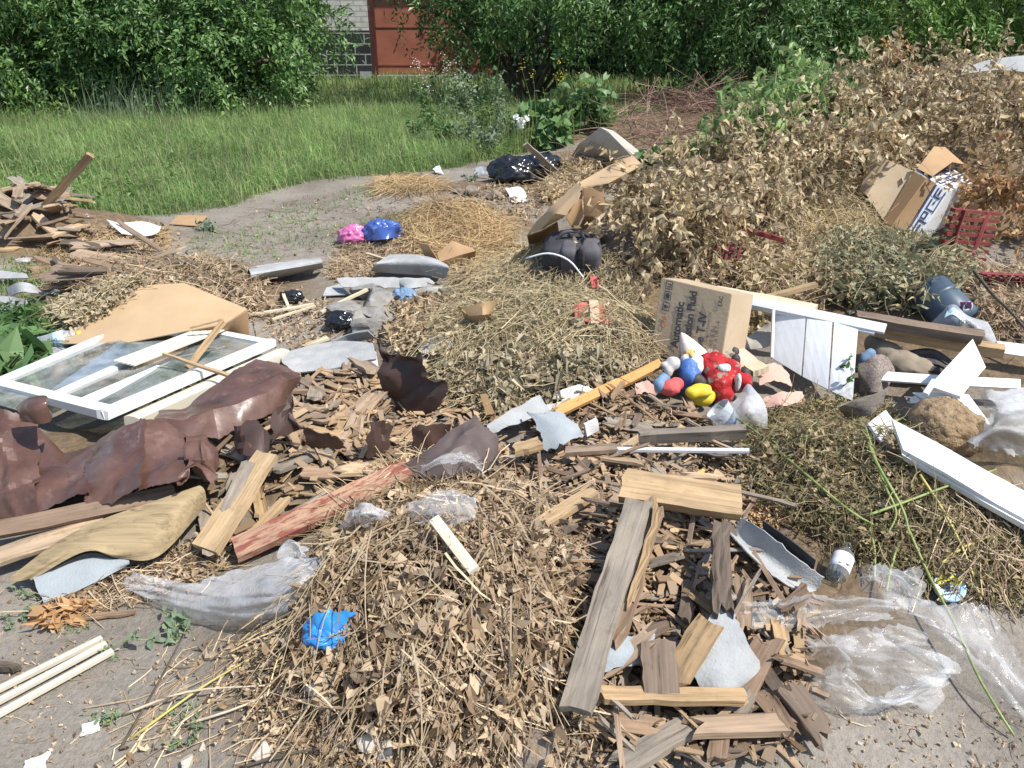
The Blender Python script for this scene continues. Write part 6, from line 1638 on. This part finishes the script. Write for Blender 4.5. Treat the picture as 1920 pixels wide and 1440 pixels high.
sheet('bag', [[(1740, 606, .13), (1785, 570, .24), (1815, 590, .22), (1850, 605, .18)], [(1750, 622, .12), (1790, 600, .22), (1830, 612, .20), (1862, 630, .13)], [(1760, 640, .06), (1800, 640, .12), (1840, 640, .12), (1876, 668, .05)]], M['film_milky'], single=True, sub=9, crumple=.014, cscale=16, parent=t)
sheet('blue_print', [[(1776, 582, .225), (1790, 575, .235), (1812, 595, .225)], [(1770, 595, .215), (1788, 588, .235), (1810, 606, .22)]], M['label_blue'], thick=.001, sub=6, crumple=.008, parent=t)
_c = P(1792, 612, .23) + [0, -.02, .02]
text_on('print', 'ISC', .035, M['ink_soft'], _c, (1, -.1, -.3), (0, .3, 1), t)
# old shoes and striped cloth
t = thing('old_boot', 'dusty khaki boot with lug sole lying on its side under the timber', 'boot', P(1720, 690))
blob('upper', [(P(1640, 645, .10), (.05, .05, .05)), (P(1662, 660, .10), (.075, .05, .05)), (P(1688, 676, .09), (.085, .055, .05)), (P(1716, 690, .07), (.09, .06, .05))], M['khaki'], t, .008)
mb = MB()
c0, c1, c2 = P(1690, 668, .09), P(1745, 662, .11), P(1790, 690, .06)
g = resample(np.array([c0, c1, c2])[None], 10, 1, True)[0]
for i, p in enumerate(g):
    T = nrm(g[min(i + 1, len(g) - 1)] - g[max(i - 1, 0)]); s_ = nrm(np.cross(T, (0, -.7, .7)))
    for j in range(3): mb.box(p + np.array([0, -.035 * j, -.02 * j - .01]), T * .022, np.array([0, -.022, -.012]), np.array([0, -.008, .016]))
V, F = tubes(g[None] + [0, 0, .004], np.full((1, len(g)), .018), 8); mb.add(V, F)
mb.build('lug_sole', M['black_rubber'], t)
blob('toe', [(P(1742, 688, .05), (.10, .06, .05)), (P(1775, 694, .04), (.08, .05, .04))], M['khaki'], t, .008)
sh('striped_cloth', 'striped tweed cloth bundle right of the white panel', [[(1610, 680, .10), (1635, 664, .14), (1662, 668, .13), (1678, 690, .10)], [(1612, 700, .11), (1640, 690, .15), (1662, 692, .13), (1680, 705, .09)], [(1612, 735, .04), (1640, 735, .06), (1660, 728, .05), (1672, 715, .05)]], 'tweed', cat='cloth', sub=8, thick=.006, crumple=.015)
blob('denim_scrap', [(P(1622, 672, .13), (.03, .02, .03)), (P(1630, 666, .14), (.03, .02, .035))], M['blue_worn'], None, .006, label='blue denim scrap on top of the striped tweed cloth', cat='cloth')

# ------------------------------------------------------------------ toys
def at_(px, py, h): return P(px, py, h)
t = thing('red_toy', 'dirty red toy figure with black mitts lying on its back among the rubbish', 'toy', at_(1345, 730, .02))
blob('body', [(at_(1340, 690, .12), (.075, .07, .075)), (at_(1350, 715, .10), (.068, .065, .065)), (at_(1356, 738, .06), (.05, .05, .05)), (at_(1322, 676, .14), (.045, .04, .045)), (at_(1370, 692, .14), (.045, .04, .045)), (at_(1396, 716, .10), (.035, .035, .04)), (at_(1312, 680, .12), (.03, .025, .02))], M['red_cloth'], t)
for px_, py_, h_ in ((1379, 675, .165), (1377, 660, .165), (1398, 702, .12), (1402, 712, .10)): blob('mitt', [(at_(px_, py_, h_), (.024, .022, .026))], M['black_rubber'], t, .004)
blob('trim', [(at_(1384, 715, .13), (.014, .02, .045)), (at_(1358, 690, .17), (.03, .02, .02))], M['beard'], t, .005)
#litter('sand_spill', 'grey sand spilled over the red toy figure', 'sand', [(1320, 662), (1335, 650), (1375, 662), (1370, 676), (1340, 690)], 0, 0, '', '')
V, F = ball((0, 0, 0), (1, 1, 1), 40, 24); k = 1 + .35 * fbm(V[:, 0] * 4, V[:, 1] * 4 + V[:, 2], 7, 3)[:, None]
obj('sand_spill', V * k * [.075, .05, .028] + at_(1342, 664, .165), F, M['sand'], None, True, label='grey sand spilled over the top of the red toy figure', cat='sand')
t = thing('gnome', 'toy gnome with pale pointed hat, white beard and blue coat', 'gnome', at_(1300, 735, .02))
V, F = lathe([(0, .062), (.02, .056), (.075, .034), (.115, .014), (.13, .002)], 18)
A = at_(1303, 672, .135); B = at_(1283, 634, .19)
obj('hat', V @ (np.array(frame(A, B))[:3, :3] @ rotm(0, 90, 0)).T + A, F, M['hat_pale'], t, True)
blob('face', [(at_(1294, 664, .165), (.032, .028, .024)), (at_(1296, 667, .18), (.010, .012, .010))], M['ochre'], t, .004)
for sx in (-9, 8): blob('eye', [(at_(1294 + sx, 660, .187), (.0045, .004, .0045))], M['ink'], t, .002)
blob('beard', [(at_(1300, 677, .15), (.05, .035, .03)), (at_(1307, 690, .13), (.03, .03, .035)), (at_(1284, 674, .15), (.022, .022, .025)), (at_(1318, 672, .13), (.03, .03, .035))], M['beard'], t)
blob('coat', [(at_(1290, 690, .13), (.045, .042, .042)), (at_(1293, 706, .11), (.042, .042, .045)), (at_(1286, 720, .07), (.035, .035, .045)), (at_(1302, 700, .12), (.03, .03, .03))], M['blue_cloth'], t)
blob('black_boot', [(at_(1304, 710, .11), (.036, .036, .032)), (at_(1311, 716, .10), (.034, .032, .028))], M['black_rubber'], t)
t = thing('soft_doll', 'doll part with grey mitten, blue sleeve and red bundle left of the gnome', 'doll', at_(1250, 740, .02))
blob('grey_mitten', [(at_(1262, 682, .155), (.034, .03, .032)), (at_(1245, 684, .15), (.016, .015, .015)), (at_(1253, 697, .13), (.020, .02, .03))], M['grey_rubber'], t)
blob('blue_sleeve', [(at_(1246, 708, .10), (.025, .025, .03)), (at_(1235, 724, .09), (.03, .03, .035)), (at_(1240, 716, .10), (.026, .026, .03))], M['blue_worn'], t)
blob('red_bundle', [(at_(1256, 728, .09), (.045, .04, .035)), (at_(1268, 720, .09), (.035, .035, .03))], M['red_worn'], t)
t = thing('rubber_boots', 'pair of small yellow rubber boots in front of the gnome', 'boots', at_(1315, 755, .01))
blob('upper_boot', [(at_(1314, 732, .11), (.05, .034, .030)), (at_(1300, 736, .105), (.036, .028, .026)), (at_(1290, 733, .10), (.014, .014, .014))], M['yellow_rubber'], t)
blob('lower_boot', [(at_(1318, 748, .06), (.048, .032, .034)), (at_(1306, 744, .07), (.04, .028, .022)), (at_(1332, 742, .05), (.025, .025, .03))], M['yellow_rubber'], t)
sh('red_scrap', 'red white striped rag half buried in the hay mound', [[(1075, 575, .06), (1095, 566, .08), (1125, 570, .08), (1148, 575, .06)], [(1078, 598, .05), (1100, 605, .06), (1125, 606, .06), (1147, 604, .05)]], 'red_worn', cat='rag', sub=6, thick=.004, crumple=.01)
sh('pale_scrap', 'pale strip across the red rag in the hay mound', [[(1104, 562, .095), (1122, 562, .095)], [(1108, 606, .075), (1124, 606, .075)]], 'card_pale', cat='rag', sub=6, thick=.004, crumple=.006)
sh('red_scrap', 'small red rag at the top of the hay mound', [[(1106, 518, .09), (1120, 520, .09)], [(1110, 540, .06), (1126, 542, .06)]], 'red_worn', cat='rag', sub=6, thick=.004, crumple=.008)

# ------------------------------------------------------------------ bags
crumpled('rubbish_bag', 962, 334, (.20, .17, .13), M['black_bag'], .02, label='shiny black rubbish bag at the edge of the grass', cat='rubbish bag').scale = (1.05, 1.0, 1.05)
crumpled('rubbish_bag', 1012, 322, (.20, .16, .12), M['black_bag'], .02, label='black rubbish bag end behind the leaning slat', cat='rubbish bag')
crumpled('plastic_bag', 664, 452, (.105, .09, .075), M['pink_bag'], .02, label='pink plastic bag on the path left of the blue bag', cat='plastic bag', amp=.4)
crumpled('plastic_bag', 718, 446, (.125, .09, .085), M['blue_bag'], .02, label='blue plastic bag on the path beside the pink bag', cat='plastic bag', amp=.5)
sh('blue_bag_tail', 'loose blue film tail of the bag on the path', [[(690, 432, .13), (720, 426, .15), (750, 426, .15)], [(690, 452, .05), (720, 448, .10), (747, 445, .06)]], 'blue_bag', cat='plastic bag', sub=7, thick=.001, crumple=.012)
crumpled('plastic_bag', 615, 1190, (.055, .052, .032), M['bright_blue'], .07, label='bright blue crumpled bag on the left flank of the stalk heap', cat='plastic bag', amp=.35, fr=2.6)
sh('blue_film', 'bright blue torn film hanging from the crumpled blue bag', [[(575, 1165, .130), (610, 1148, .150), (668, 1148, .140)], [(572, 1195, .110), (600, 1175, .130), (650, 1165, .130)], [(580, 1222, .090), (600, 1212, .100), (612, 1220, .090)]], 'bright_blue', cat='plastic film', sub=8, thick=.001, crumple=.014, cscale=26, edge=.02)
crumpled('plastic_scrap', 547, 562, (.06, .05, .035), M['black_bag'], .01, label='dark plastic scrap on the path beside the thin laths', cat='plastic scrap', amp=.5)
crumpled('plastic_scrap', 640, 610, (.07, .05, .05), M['black_bag'], .02, label='black crumpled plastic under the concrete lumps', cat='plastic scrap', amp=.5)
crumpled('blue_rag', 758, 565, (.06, .05, .05), M['blue_worn'], .03, label='dull blue rag among the concrete lumps', cat='rag', amp=.5)
bk = thing('backpack', 'dark grey backpack lying beside the large cardboard', 'backpack', P(1065, 495))
c = P(1072, 478, .09)
V, F = sball(c, (.165, .12, .105), rotm(20, 0, -8), .55); obj('body', V, F, M['backpack'], bk, True)
V, F = sball(c + [.10, -.05, .0], (.062, .08, .10), rotm(20, 0, -8), .55); obj('pocket', V, F, M['backpack_grey'], bk, True)
V, F = sball(c + [-.02, -.06, .0], (.05, .07, .095), rotm(20, 0, -8), .55); obj('pocket', V, F, M['backpack_grey'], bk, True)
tube('handle', [c + [-.09, -.02, .085], c + [-.05, -.03, .135], c + [.03, -.03, .14], c + [.07, -.02, .09]], .010, M['backpack_grey'], bk)
tube('cord', [c + [-.26, -.13, .02], c + [-.14, -.17, .06], c + [-.03, -.2, .03], c + [.05, -.22, -.06]], .005, M['label'], bk)
V, F = sball(c + [.045, -.115, .01], (.018, .026, .085), rotm(20, 0, -8), .6); obj('strap', V, F, M['backpack'], bk, True)

# ------------------------------------------------------------------ clear films
def film(lab, folds, mat='film', crumple=.016, cscale=14):
    t = thing('clear_film', lab, 'plastic film', P(folds[0][0][0][0], folds[0][0][0][1]))
    for f in folds: sheet('fold', f, M[mat], single=True, shade=True, sub=12, crumple=crumple * .25, cscale=cscale * .6, folds=crumple * 1.3, edge=.02, parent=t)
film('large sheet of clear polythene lying left of the stalk heap', [[
    [(222, 1085, .07), (262, 1078, .07), (350, 1095, .09), (450, 1065, .12), (540, 1045, .13), (606, 1035, .12)],
    [(232, 1105, .05), (285, 1100, .08), (370, 1112, .11), (450, 1105, .13), (540, 1100, .13), (608, 1060, .11)],
    [(240, 1115, .03), (290, 1125, .05), (370, 1145, .07), (450, 1150, .08), (530, 1140, .09), (575, 1105, .09)],
    [(262, 1120, .01), (310, 1148, .02), (390, 1170, .02), (470, 1172, .03), (540, 1160, .04), (590, 1138, .05)]],
    [[(520, 1040, .12), (545, 1008, .15), (570, 1035, .13)], [(530, 1060, .11), (550, 1040, .13), (575, 1050, .11)]]], 'film_mid', .018, 11)
film('tangled clear polythene strips at the bottom right', [
    [[(1395, 1128, .09), (1450, 1126, .10), (1530, 1112, .11), (1600, 1116, .12), (1680, 1120, .11)], [(1400, 1150, .07), (1460, 1150, .08), (1530, 1145, .10), (1600, 1140, .11), (1680, 1140, .10)], [(1405, 1180, .05), (1470, 1185, .05), (1530, 1180, .07), (1590, 1170, .08), (1670, 1160, .08)]],
    [[(1608, 1065, .08), (1640, 1050, .13), (1690, 1060, .11), (1730, 1075, .09)], [(1612, 1100, .09), (1650, 1095, .14), (1700, 1100, .14), (1740, 1115, .11)], [(1625, 1130, .06), (1660, 1140, .10), (1700, 1140, .11), (1745, 1140, .08)]],
    [[(1680, 1110, .12), (1740, 1120, .13), (1800, 1128, .12), (1850, 1150, .10), (1900, 1215, .08), (1960, 1300, .06)], [(1690, 1140, .10), (1740, 1165, .13), (1800, 1190, .12), (1840, 1230, .10), (1880, 1270, .08), (1950, 1350, .04)], [(1700, 1160, .06), (1745, 1190, .08), (1790, 1230, .07), (1820, 1265, .05), (1860, 1300, .04), (1930, 1370, .02)]],
    [[(1515, 1205, .06), (1560, 1180, .09), (1610, 1190, .08)], [(1520, 1220, .05), (1570, 1210, .10), (1600, 1225, .08)], [(1540, 1230, .03), (1575, 1245, .05), (1590, 1260, .04)]],
    [[(1560, 1190, .08), (1590, 1180, .10), (1650, 1195, .10), (1720, 1210, .10), (1790, 1240, .09)], [(1555, 1240, .06), (1590, 1225, .11), (1650, 1230, .11), (1720, 1245, .12), (1798, 1260, .08)], [(1550, 1290, .04), (1600, 1270, .08), (1660, 1280, .08), (1720, 1290, .08), (1780, 1275, .05)]],
    [[(1508, 1285, .03), (1530, 1262, .07), (1580, 1265, .08), (1640, 1300, .08), (1700, 1285, .08), (1790, 1250, .08)], [(1515, 1305, .02), (1560, 1295, .07), (1610, 1310, .07), (1660, 1325, .07), (1720, 1310, .07), (1780, 1285, .05)], [(1540, 1325, .01), (1590, 1335, .02), (1640, 1338, .02), (1690, 1330, .02), (1730, 1340, .01), (1765, 1320, .01)]],
    [[(1640, 1180, .10), (1690, 1170, .12), (1740, 1185, .10)], [(1650, 1215, .07), (1700, 1210, .09), (1750, 1215, .07)]]], 'film', .022, 17)
film('small clear film at the top of the stalk heap', [[[(762, 945, .160), (800, 925, .180), (850, 925, .180), (892, 940, .160)], [(765, 965, .150), (805, 952, .180), (850, 955, .180), (895, 965, .150)], [(775, 982, .120), (810, 982, .140), (850, 985, .140), (885, 980, .120)]]], 'film', .012, 20)
film('clear film draped on the grey brown metal sheet', [[[(790, 875, .170), (830, 848, .190), (880, 850, .190), (905, 870, .160)], [(785, 888, .150), (830, 868, .190), (880, 870, .180), (910, 890, .130)]]], 'film', .012, 20)
film('crumpled clear film wad on the peeling red plank', [[[(640, 965, .140), (665, 940, .190), (700, 935, .190), (735, 960, .140)], [(640, 985, .120), (668, 965, .180), (705, 960, .170), (730, 975, .120)], [(650, 998, .090), (675, 995, .100), (705, 985, .110), (725, 988, .090)]]], 'film_milky', .022, 26)
film('crumpled net curtain and film at the right edge under the crossed boards', [[[(1820, 820, .10), (1865, 770, .16), (1920, 765, .17), (1990, 770, .15)], [(1825, 840, .10), (1865, 805, .18), (1920, 810, .18), (1990, 815, .15)], [(1850, 860, .05), (1880, 850, .10), (1920, 860, .09), (1990, 870, .06)]]], 'net', .03, 18)
film('grey film lying right of the crossed boards', [[[(1830, 735, .08), (1870, 735, .12), (1960, 720, .12)], [(1840, 765, .05), (1880, 768, .08), (1960, 765, .07)]]], 'film_milky', .02, 18)
film('thin dusty film on the leaves behind the tan cardboard', [[[(85, 580, .05), (130, 560, .06), (160, 555, .06)], [(95, 592, .03), (130, 580, .05), (165, 572, .04)]]], 'film_thin', .012, 22)
film('grey plastic sheet on the ground between the bottle and the window', [[[(55, 640, .05), (90, 635, .06), (130, 655, .04)], [(60, 665, .03), (100, 665, .04), (140, 665, .03)]]], 'film_milky', .006, 12)

# ------------------------------------------------------------------ cup, bottles, can
cu_ = thing('plastic_cup', 'clear plastic cup and torn clear bag in front of the red toy', 'cup', P(1380, 810))
A, B = P(1375, 800, .06), P(1345, 765, .14)
V, F = lathe([(0, .002), (0, .040), (.06, .048), (.10, .050), (.103, .053), (.098, .053), (.06, .046), (.004, .038)], 26)
obj('cup', V @ (np.array(frame(A, B))[:3, :3] @ rotm(0, 90, 0)).T + A, F, M['cup_plastic'], cu_, True)
V, F = lathe([(.004, .0015), (.004, .036), (.022, .040), (.022, .0015)], 20); obj('blue_base', V @ (np.array(frame(A, B))[:3, :3] @ rotm(0, 90, 0)).T + A, F, M['ink_blue'], cu_, True)
sheet('bag', [[(1372, 760, .14), (1400, 720, .20), (1418, 735, .18)], [(1375, 780, .12), (1405, 765, .17), (1438, 770, .13)], [(1385, 806, .06), (1410, 800, .08), (1442, 806, .06)]], M['film_milky'], single=True, sub=9, crumple=.012, parent=cu_)
def bottle(name, label, A, B, prof, gmat, lab_rng, lab_mat, capmat=None, scale=1.0, labr=None):
    t = thing(name, label, 'bottle', np.array([A[0], A[1], min(A[2], B[2]) - .02]))
    Rm = np.array(frame(A, B))[:3, :3] @ rotm(0, 90, 0)
    V, F = lathe([(z * scale, r_ * scale) for z, r_ in prof], 30); obj('body', V @ Rm.T + A, F, M[gmat], t, True)
    rb = max(r_ for _, r_ in prof) * scale
    uv_ = np.array([0, -.55, .8]) @ Rm
    k = np.linspace(-1.55, 1.55, 22) + math.atan2(uv_[1], uv_[0])
    zs_ = np.linspace(lab_rng[0], lab_rng[1], 4) * scale
    g = np.array([[[rb * 1.015 * math.cos(a), rb * 1.015 * math.sin(a), z] for a in k] for z in zs_])
    V, F = thicken(g @ Rm.T + A, .0006); lb = obj('label', V, F, M[lab_mat], t, True)
    if capmat:
        zt = prof[-1][0] * scale
        V, F = lathe([(zt - .004, .004), (zt - .004, prof[-1][1] * scale * 1.12), (zt + .016, prof[-1][1] * scale * 1.1), (zt + .018, .004)], 18); obj('cap', V @ Rm.T + A, F, M[capmat], t, True)
    return t, Rm, rb, lb
A, B = P(1567, 1082, .035), P(1600, 1000, .06)
bt, Rm, rb, lb = bottle('glass_bottle', 'small clear glass bottle with pale label lying at the edge of the herb mound', A, B, [(0, .002), (0, .026), (.004, .030), (.08, .030), (.092, .027), (.102, .014), (.108, .013), (.118, .0135), (.118, .016), (.128, .016), (.129, .011)], 'bottle_glass', (.022, .078), 'label')
mb = MB()
up_l = nrm(np.array([0, -.55, .8])); ax_ = nrm(B - A); up_l = nrm(up_l - ax_ * np.dot(up_l, ax_)); sd_ = np.cross(ax_, up_l)
for z, w_, o_ in ((.030, .010, -.014), (.038, .014, .004), (.034, .012, .006), (.026, .006, .0)):
    mb.box(A + ax_ * z + up_l * rb * 1.0 + sd_ * o_ + up_l * .0, ax_ * .0022, sd_ * w_, up_l * .0012)
mb.build('label_print', M['ink_soft'], lb)
A, B = P(62, 650, .05), P(142, 628, .08)
bt, Rm, rb, lb = bottle('plastic_bottle', 'clear plastic bottle with blue label and yellow cap among the green leaves at the left', A, B, [(0, .002), (0, .034), (.01, .042), (.07, .040), (.13, .042), (.15, .042), (.18, .03), (.20, .017), (.215, .015)], 'cup_plastic', (.105, .16), 'label_blue', 'yellow_cap')
text_on('label_print', '\u0420\u043e\u0441\u0430', .024, M['ink_blue'], A + nrm(B - A) * .115 + np.array([.005, -.042, .02]), (.55, -.1, -.6), (.5, .4, .7), bt)
cn = thing('round_can', 'round yellow and pale blue can lying in the dark roots at the right', 'can', P(1775, 1120))
A, B = P(1775, 1105, .01), P(1770, 1100, .065); axc = nrm(np.array([-.15, -.55, .8]))
fr_ = np.array(frame(A, A + axc, 0, (0, 1, .1)))[:3, :3] @ rotm(0, 90, 0)
V, F = lathe([(0, .002), (0, .044), (.03, .044), (.033, .042), (.031, .038), (.031, .002)], 34); obj('body', V @ fr_.T + A, F, M['can_blue'], cn, True)
V, F = lathe([(.010, .0445), (.010, .045), (.024, .045), (.024, .0445)], 34); obj('navy_band', V @ fr_.T + A, F, M['can_navy'], cn, True)
g = np.array([[[r_ * math.cos(a), r_ * math.sin(a), .0325] for a in np.linspace(1.6, 4.4, 18)] for r_ in (.010, .025, .038)]); V, F = thicken(g @ fr_.T + A, .0008); obj('yellow_face', V, F, M['can_yellow'], cn, True)
mb = MB()
xd, yd = fr_[:, 0], fr_[:, 1]
for i in range(6):
    for j in range(5): mb.box(A + axc * .0335 + xd * (-.024 + i * .0085) + yd * (-.02 + j * .008), xd * .005, yd * .0045, axc * .0006)
mb.build('print', M['ink_soft'], cn)

# ------------------------------------------------------------------ red crates
def crate(name, label, tl, tr, bl, br, nb, ribs, th=.02):
    """slatted crate side between four corners (pixel x, pixel y, height)"""
    q = [P(*c_) for c_ in (tl, tr, bl, br)]
    t = thing(name, label, 'crate', np.minimum(q[2], q[3]))
    n_ = nrm(np.cross(q[1] - q[0], q[2] - q[0])); n_ = n_ if n_[1] < 0 else -n_
    for i in range(nb):
        f = i / (nb - 1); a_, b__ = L_(q[0], q[2], f), L_(q[1], q[3], f)
        e = nrm(q[2] - q[0])
        MB().box(a_, b__ - a_, e * th * .9, -n_ * th * 1.2).build('slat', M['crate_red'], t)
    for f in ribs:
        a_, b__ = L_(q[0], q[1], f), L_(q[2], q[3], f)
        s_ = nrm(q[1] - q[0])
        MB().box(a_ + n_ * .003, b__ - a_ + nrm(b__ - a_) * .02, s_ * th * 1.2, n_ * th * .7).build('rib', M['crate_red'], t)
    return t
crate('plastic_crate', 'dark red slatted plastic crate tipped up beside the striped box', (1792, 392, .40), (1880, 400, .38), (1758, 492, .08), (1845, 500, .07), 8, (.12, .62), .022)
crate('plastic_crate', 'dark red crate rim with teeth at the right edge below the tipped crate', (1842, 514, .14), (1990, 520, .13), (1846, 535, .07), (1990, 542, .06), 3, (.05, .15, .25, .35, .45, .55, .65, .75, .85), .018)
crate('plastic_crate', 'broken red slatted crate corner left below the brushwood', (1338, 458, .14), (1392, 456, .15), (1326, 494, .05), (1384, 496, .05), 6, (.1, .5, .9), .013)
pl('red_bar', 'long red plastic bar sloping behind the broken red crate corner', (1385, 432, .20), (1480, 458, .10), .04, .03, 'crate_red', cat='bar')
pl('red_bar', 'thin red bars poking out of the litter under the striped box', (1672, 452, .08), (1715, 462, .05), .025, .02, 'crate_red', cat='bar')

# ------------------------------------------------------------------ rubble and stones
for px_, py_, r_, lab in ((690, 560, .10, 'jagged concrete lump with lichen under the slate pieces'), (715, 575, .12, 'large grey concrete lump in the rubble'), (648, 590, .10, 'cracked grey concrete lump at the left of the rubble'), (660, 608, .09, 'low concrete lump in front of the rubble'), (712, 600, .09, 'smooth grey stone before the concrete lumps'), (700, 622, .10, 'grey concrete slab piece above the bat shaped metal'), (805, 565, .05, 'pale round stone beside the blue rag'), (790, 548, .06, 'pinkish stone right of the pale triangular slate'),
                          (1265, 440, .13, 'grey concrete lump below the withered branch'), (1300, 455, .12, 'grey cinder block lump left of the broken red crate'), (1225, 445, .10, 'rounded grey stone beside the backpack')):
    rock('concrete_lump', px_, py_, r_, M['concrete'], .0, (1.1, .9, .5), label=lab, cat='rubble')
for k, (px_, py_, r_, lab) in enumerate(((350, 1432, .018, 'pale stone at the bottom edge left of the bent twig'), (493, 1412, .02, 'yellowish stone on bare ground by the bent twig'), (380, 1402, .009, 'white pebble between the two pale stones'), (700, 1395, .028, 'grey clod at the foot of the stalk heap'), (725, 1412, .02, 'grey stone below the clod at the bottom'), (1452, 1378, .008, 'small pale pebble on the ground at bottom right'),
                                         (1500, 1400, .008, 'tiny white pebble at the bottom right'), (890, 365, .10, 'brown clod on the path by the black bag'), (930, 372, .09, 'brown clod in front of the black bag'), (960, 378, .07, 'flat brown clod right of the path'), (858, 362, .06, 'small brown clod at the left of the clods'), (1610, 1395, .007, 'pebble on the bare ground beneath the film'), (620, 1352, .016, 'pale stone beside the paper scrap'))):
    rock('stone' if r_ < .03 else 'earth_clod', px_, py_, r_ * (1 if r_ < .03 else .7), M['stone'] if r_ < .03 else M['soil'], label=lab, cat='stone' if r_ < .03 else 'clod')
V, F = ball((0, 0, 0), (1, 1, 1), 70, 44)
k = 1 + .3 * fbm(V[:, 0] * 2.2, V[:, 1] * 2.2 + V[:, 2], 77, 3)[:, None] + .09 * fbm(V[:, 0] * 11, V[:, 1] * 11 + V[:, 2] * 9, 78, 2)[:, None]
obj('clod', V * k * [.145, .13, .105] @ rotm(0, 14, 0).T + P(1768, 815, .0) + [0, 0, .03], F, M['clod'], None, True, label='big brown crumbly clod between the crossed boards and the long white board', cat='clod')
rock('earth_clod', 1000, 1405, .06, M['soil'], label='grey root clod at the bottom of the stalk heap', cat='clod')
rock('orange_crumb', 1308, 893, .022, M['ochre'], .07, label='orange crumbly lump on the upper edge of the thick brown board', cat='crumb')

# ------------------------------------------------------------------ green stalks over the herb mound
def stem(label, pts, r, mat='greenstalk'):
    return tube('green_stalk', [P(p[0], p[1], p[2] * .5) for p in pts], [r * .72, r * .5], M[mat], label=label, cat='stalk', sides=8, sub=6)
stem('long green stalk from the plastic cup across the herb mound', [(1342, 758, .16), (1420, 812, .18), (1500, 880, .20), (1590, 955, .20), (1640, 985, .17)], .0065)
stem('long green stalk drooping over the clear film to the bottom right', [(1700, 985, .16), (1740, 1075, .17), (1790, 1170, .16), (1830, 1260, .13), (1870, 1330, .09), (1902, 1380, .03)], .006)
stem('green stalk standing in the middle of the herb mound', [(1612, 785, .22), (1640, 860, .22), (1690, 950, .2), (1705, 1000, .17)], .0075)
stem('yellow green stalk beside the middle stalk of the herb mound', [(1622, 800, .2), (1655, 900, .21), (1680, 960, .19), (1665, 1000, .15)], .006)
stem('green stalk crossing level over the long white board', [(1630, 965, .2), (1700, 940, .2), (1780, 910, .2), (1868, 880, .21)], .006)
stem('bright yellow stalk near the round can', [(1748, 1068, .11), (1800, 1030, .12), (1870, 1000, .12)], .0075, 'yellowstalk')
stem('yellow green stalk running down right of the herb mound', [(1725, 890, .18), (1770, 960, .17), (1810, 1040, .13), (1840, 1125, .07)], .006, 'yellowstalk')
stem('short green stalk below the glass bottle', [(1690, 1000, .12), (1672, 1060, .13), (1662, 1110, .12)], .006)
stem('short stalk right of the glass bottle', [(1628, 985, .14), (1640, 1030, .12), (1640, 1085, .10)], .005)
stem('pale green stem lying from the clod to the herb mound', [(1640, 805, .17), (1690, 785, .18), (1730, 770, .18)], .006)
for k, (px_, py_, hh, lab) in enumerate(((1550, 760, .20, 'upright leafy sprig on the herb mound before the white panel'), (1480, 860, .06, 'low leafy sprig on the left of the herb mound'), (1700, 860, .05, 'small leafy sprig by the clod'))):
    weed('leafy_sprig', lab, P(px_, py_, .0), hh + .05, 3, 'weed', .028, .018, 'weed', dens=12, r=.0025, stemmat='greenstalk')
for k, (px_, py_, s_, lab) in enumerate(((310, 1195, .09, 'leafy ground weed below the clear polythene'), (28, 1165, .05, 'small ground weed at the left edge below the linoleum'), (150, 1175, .03, 'tiny weed beside the red brown splint'), (200, 1340, .045, 'small ground weed above the white shard'), (345, 1385, .05, 'small ground weed near the straight twig'), (335, 1345, .03, 'tiny weed in the middle of the bare ground'), (218, 1222, .03, 'tiny weed at the end of the white slats'), (395, 432, .12, 'dark ground weed right of the flat cardboard'), (735, 348, .10, 'grass tuft by the orange straw patch'), (880, 340, .10, 'grass tuft beside the brown clods'), (60, 1110, .05, 'weed under the slate board corner'))):
    weed('ground_weed', lab, P(px_, py_), s_ * .55, 6, 'weed_pale', s_ * .42, s_ * .2, 'weed', 'small weeds growing in the bare ground', lean=1.3, dens=7, droop=.1, r=.0018)
for k in range(7):
    px_, py_ = ((15, 690), (45, 680), (30, 640), (50, 655), (-20, 660), (5, 700), (10, 620))[k]
    c = P(px_, py_, .05); d = np.array([[rng.normal(), rng.normal(), .3 * rng.normal()] for _ in range(3)])
    V, F = leafs(np.repeat(c[None], 3, 0), d, unit(3) * .4 + [0, 0, 1], .17, .11, .12, .12, True)
    obj('big_leaf', V, F, M['bigleaf'], label='broad green leaves heaped at the left edge beside the plastic bottle', cat='leaf', group='broad green leaves at the left edge')
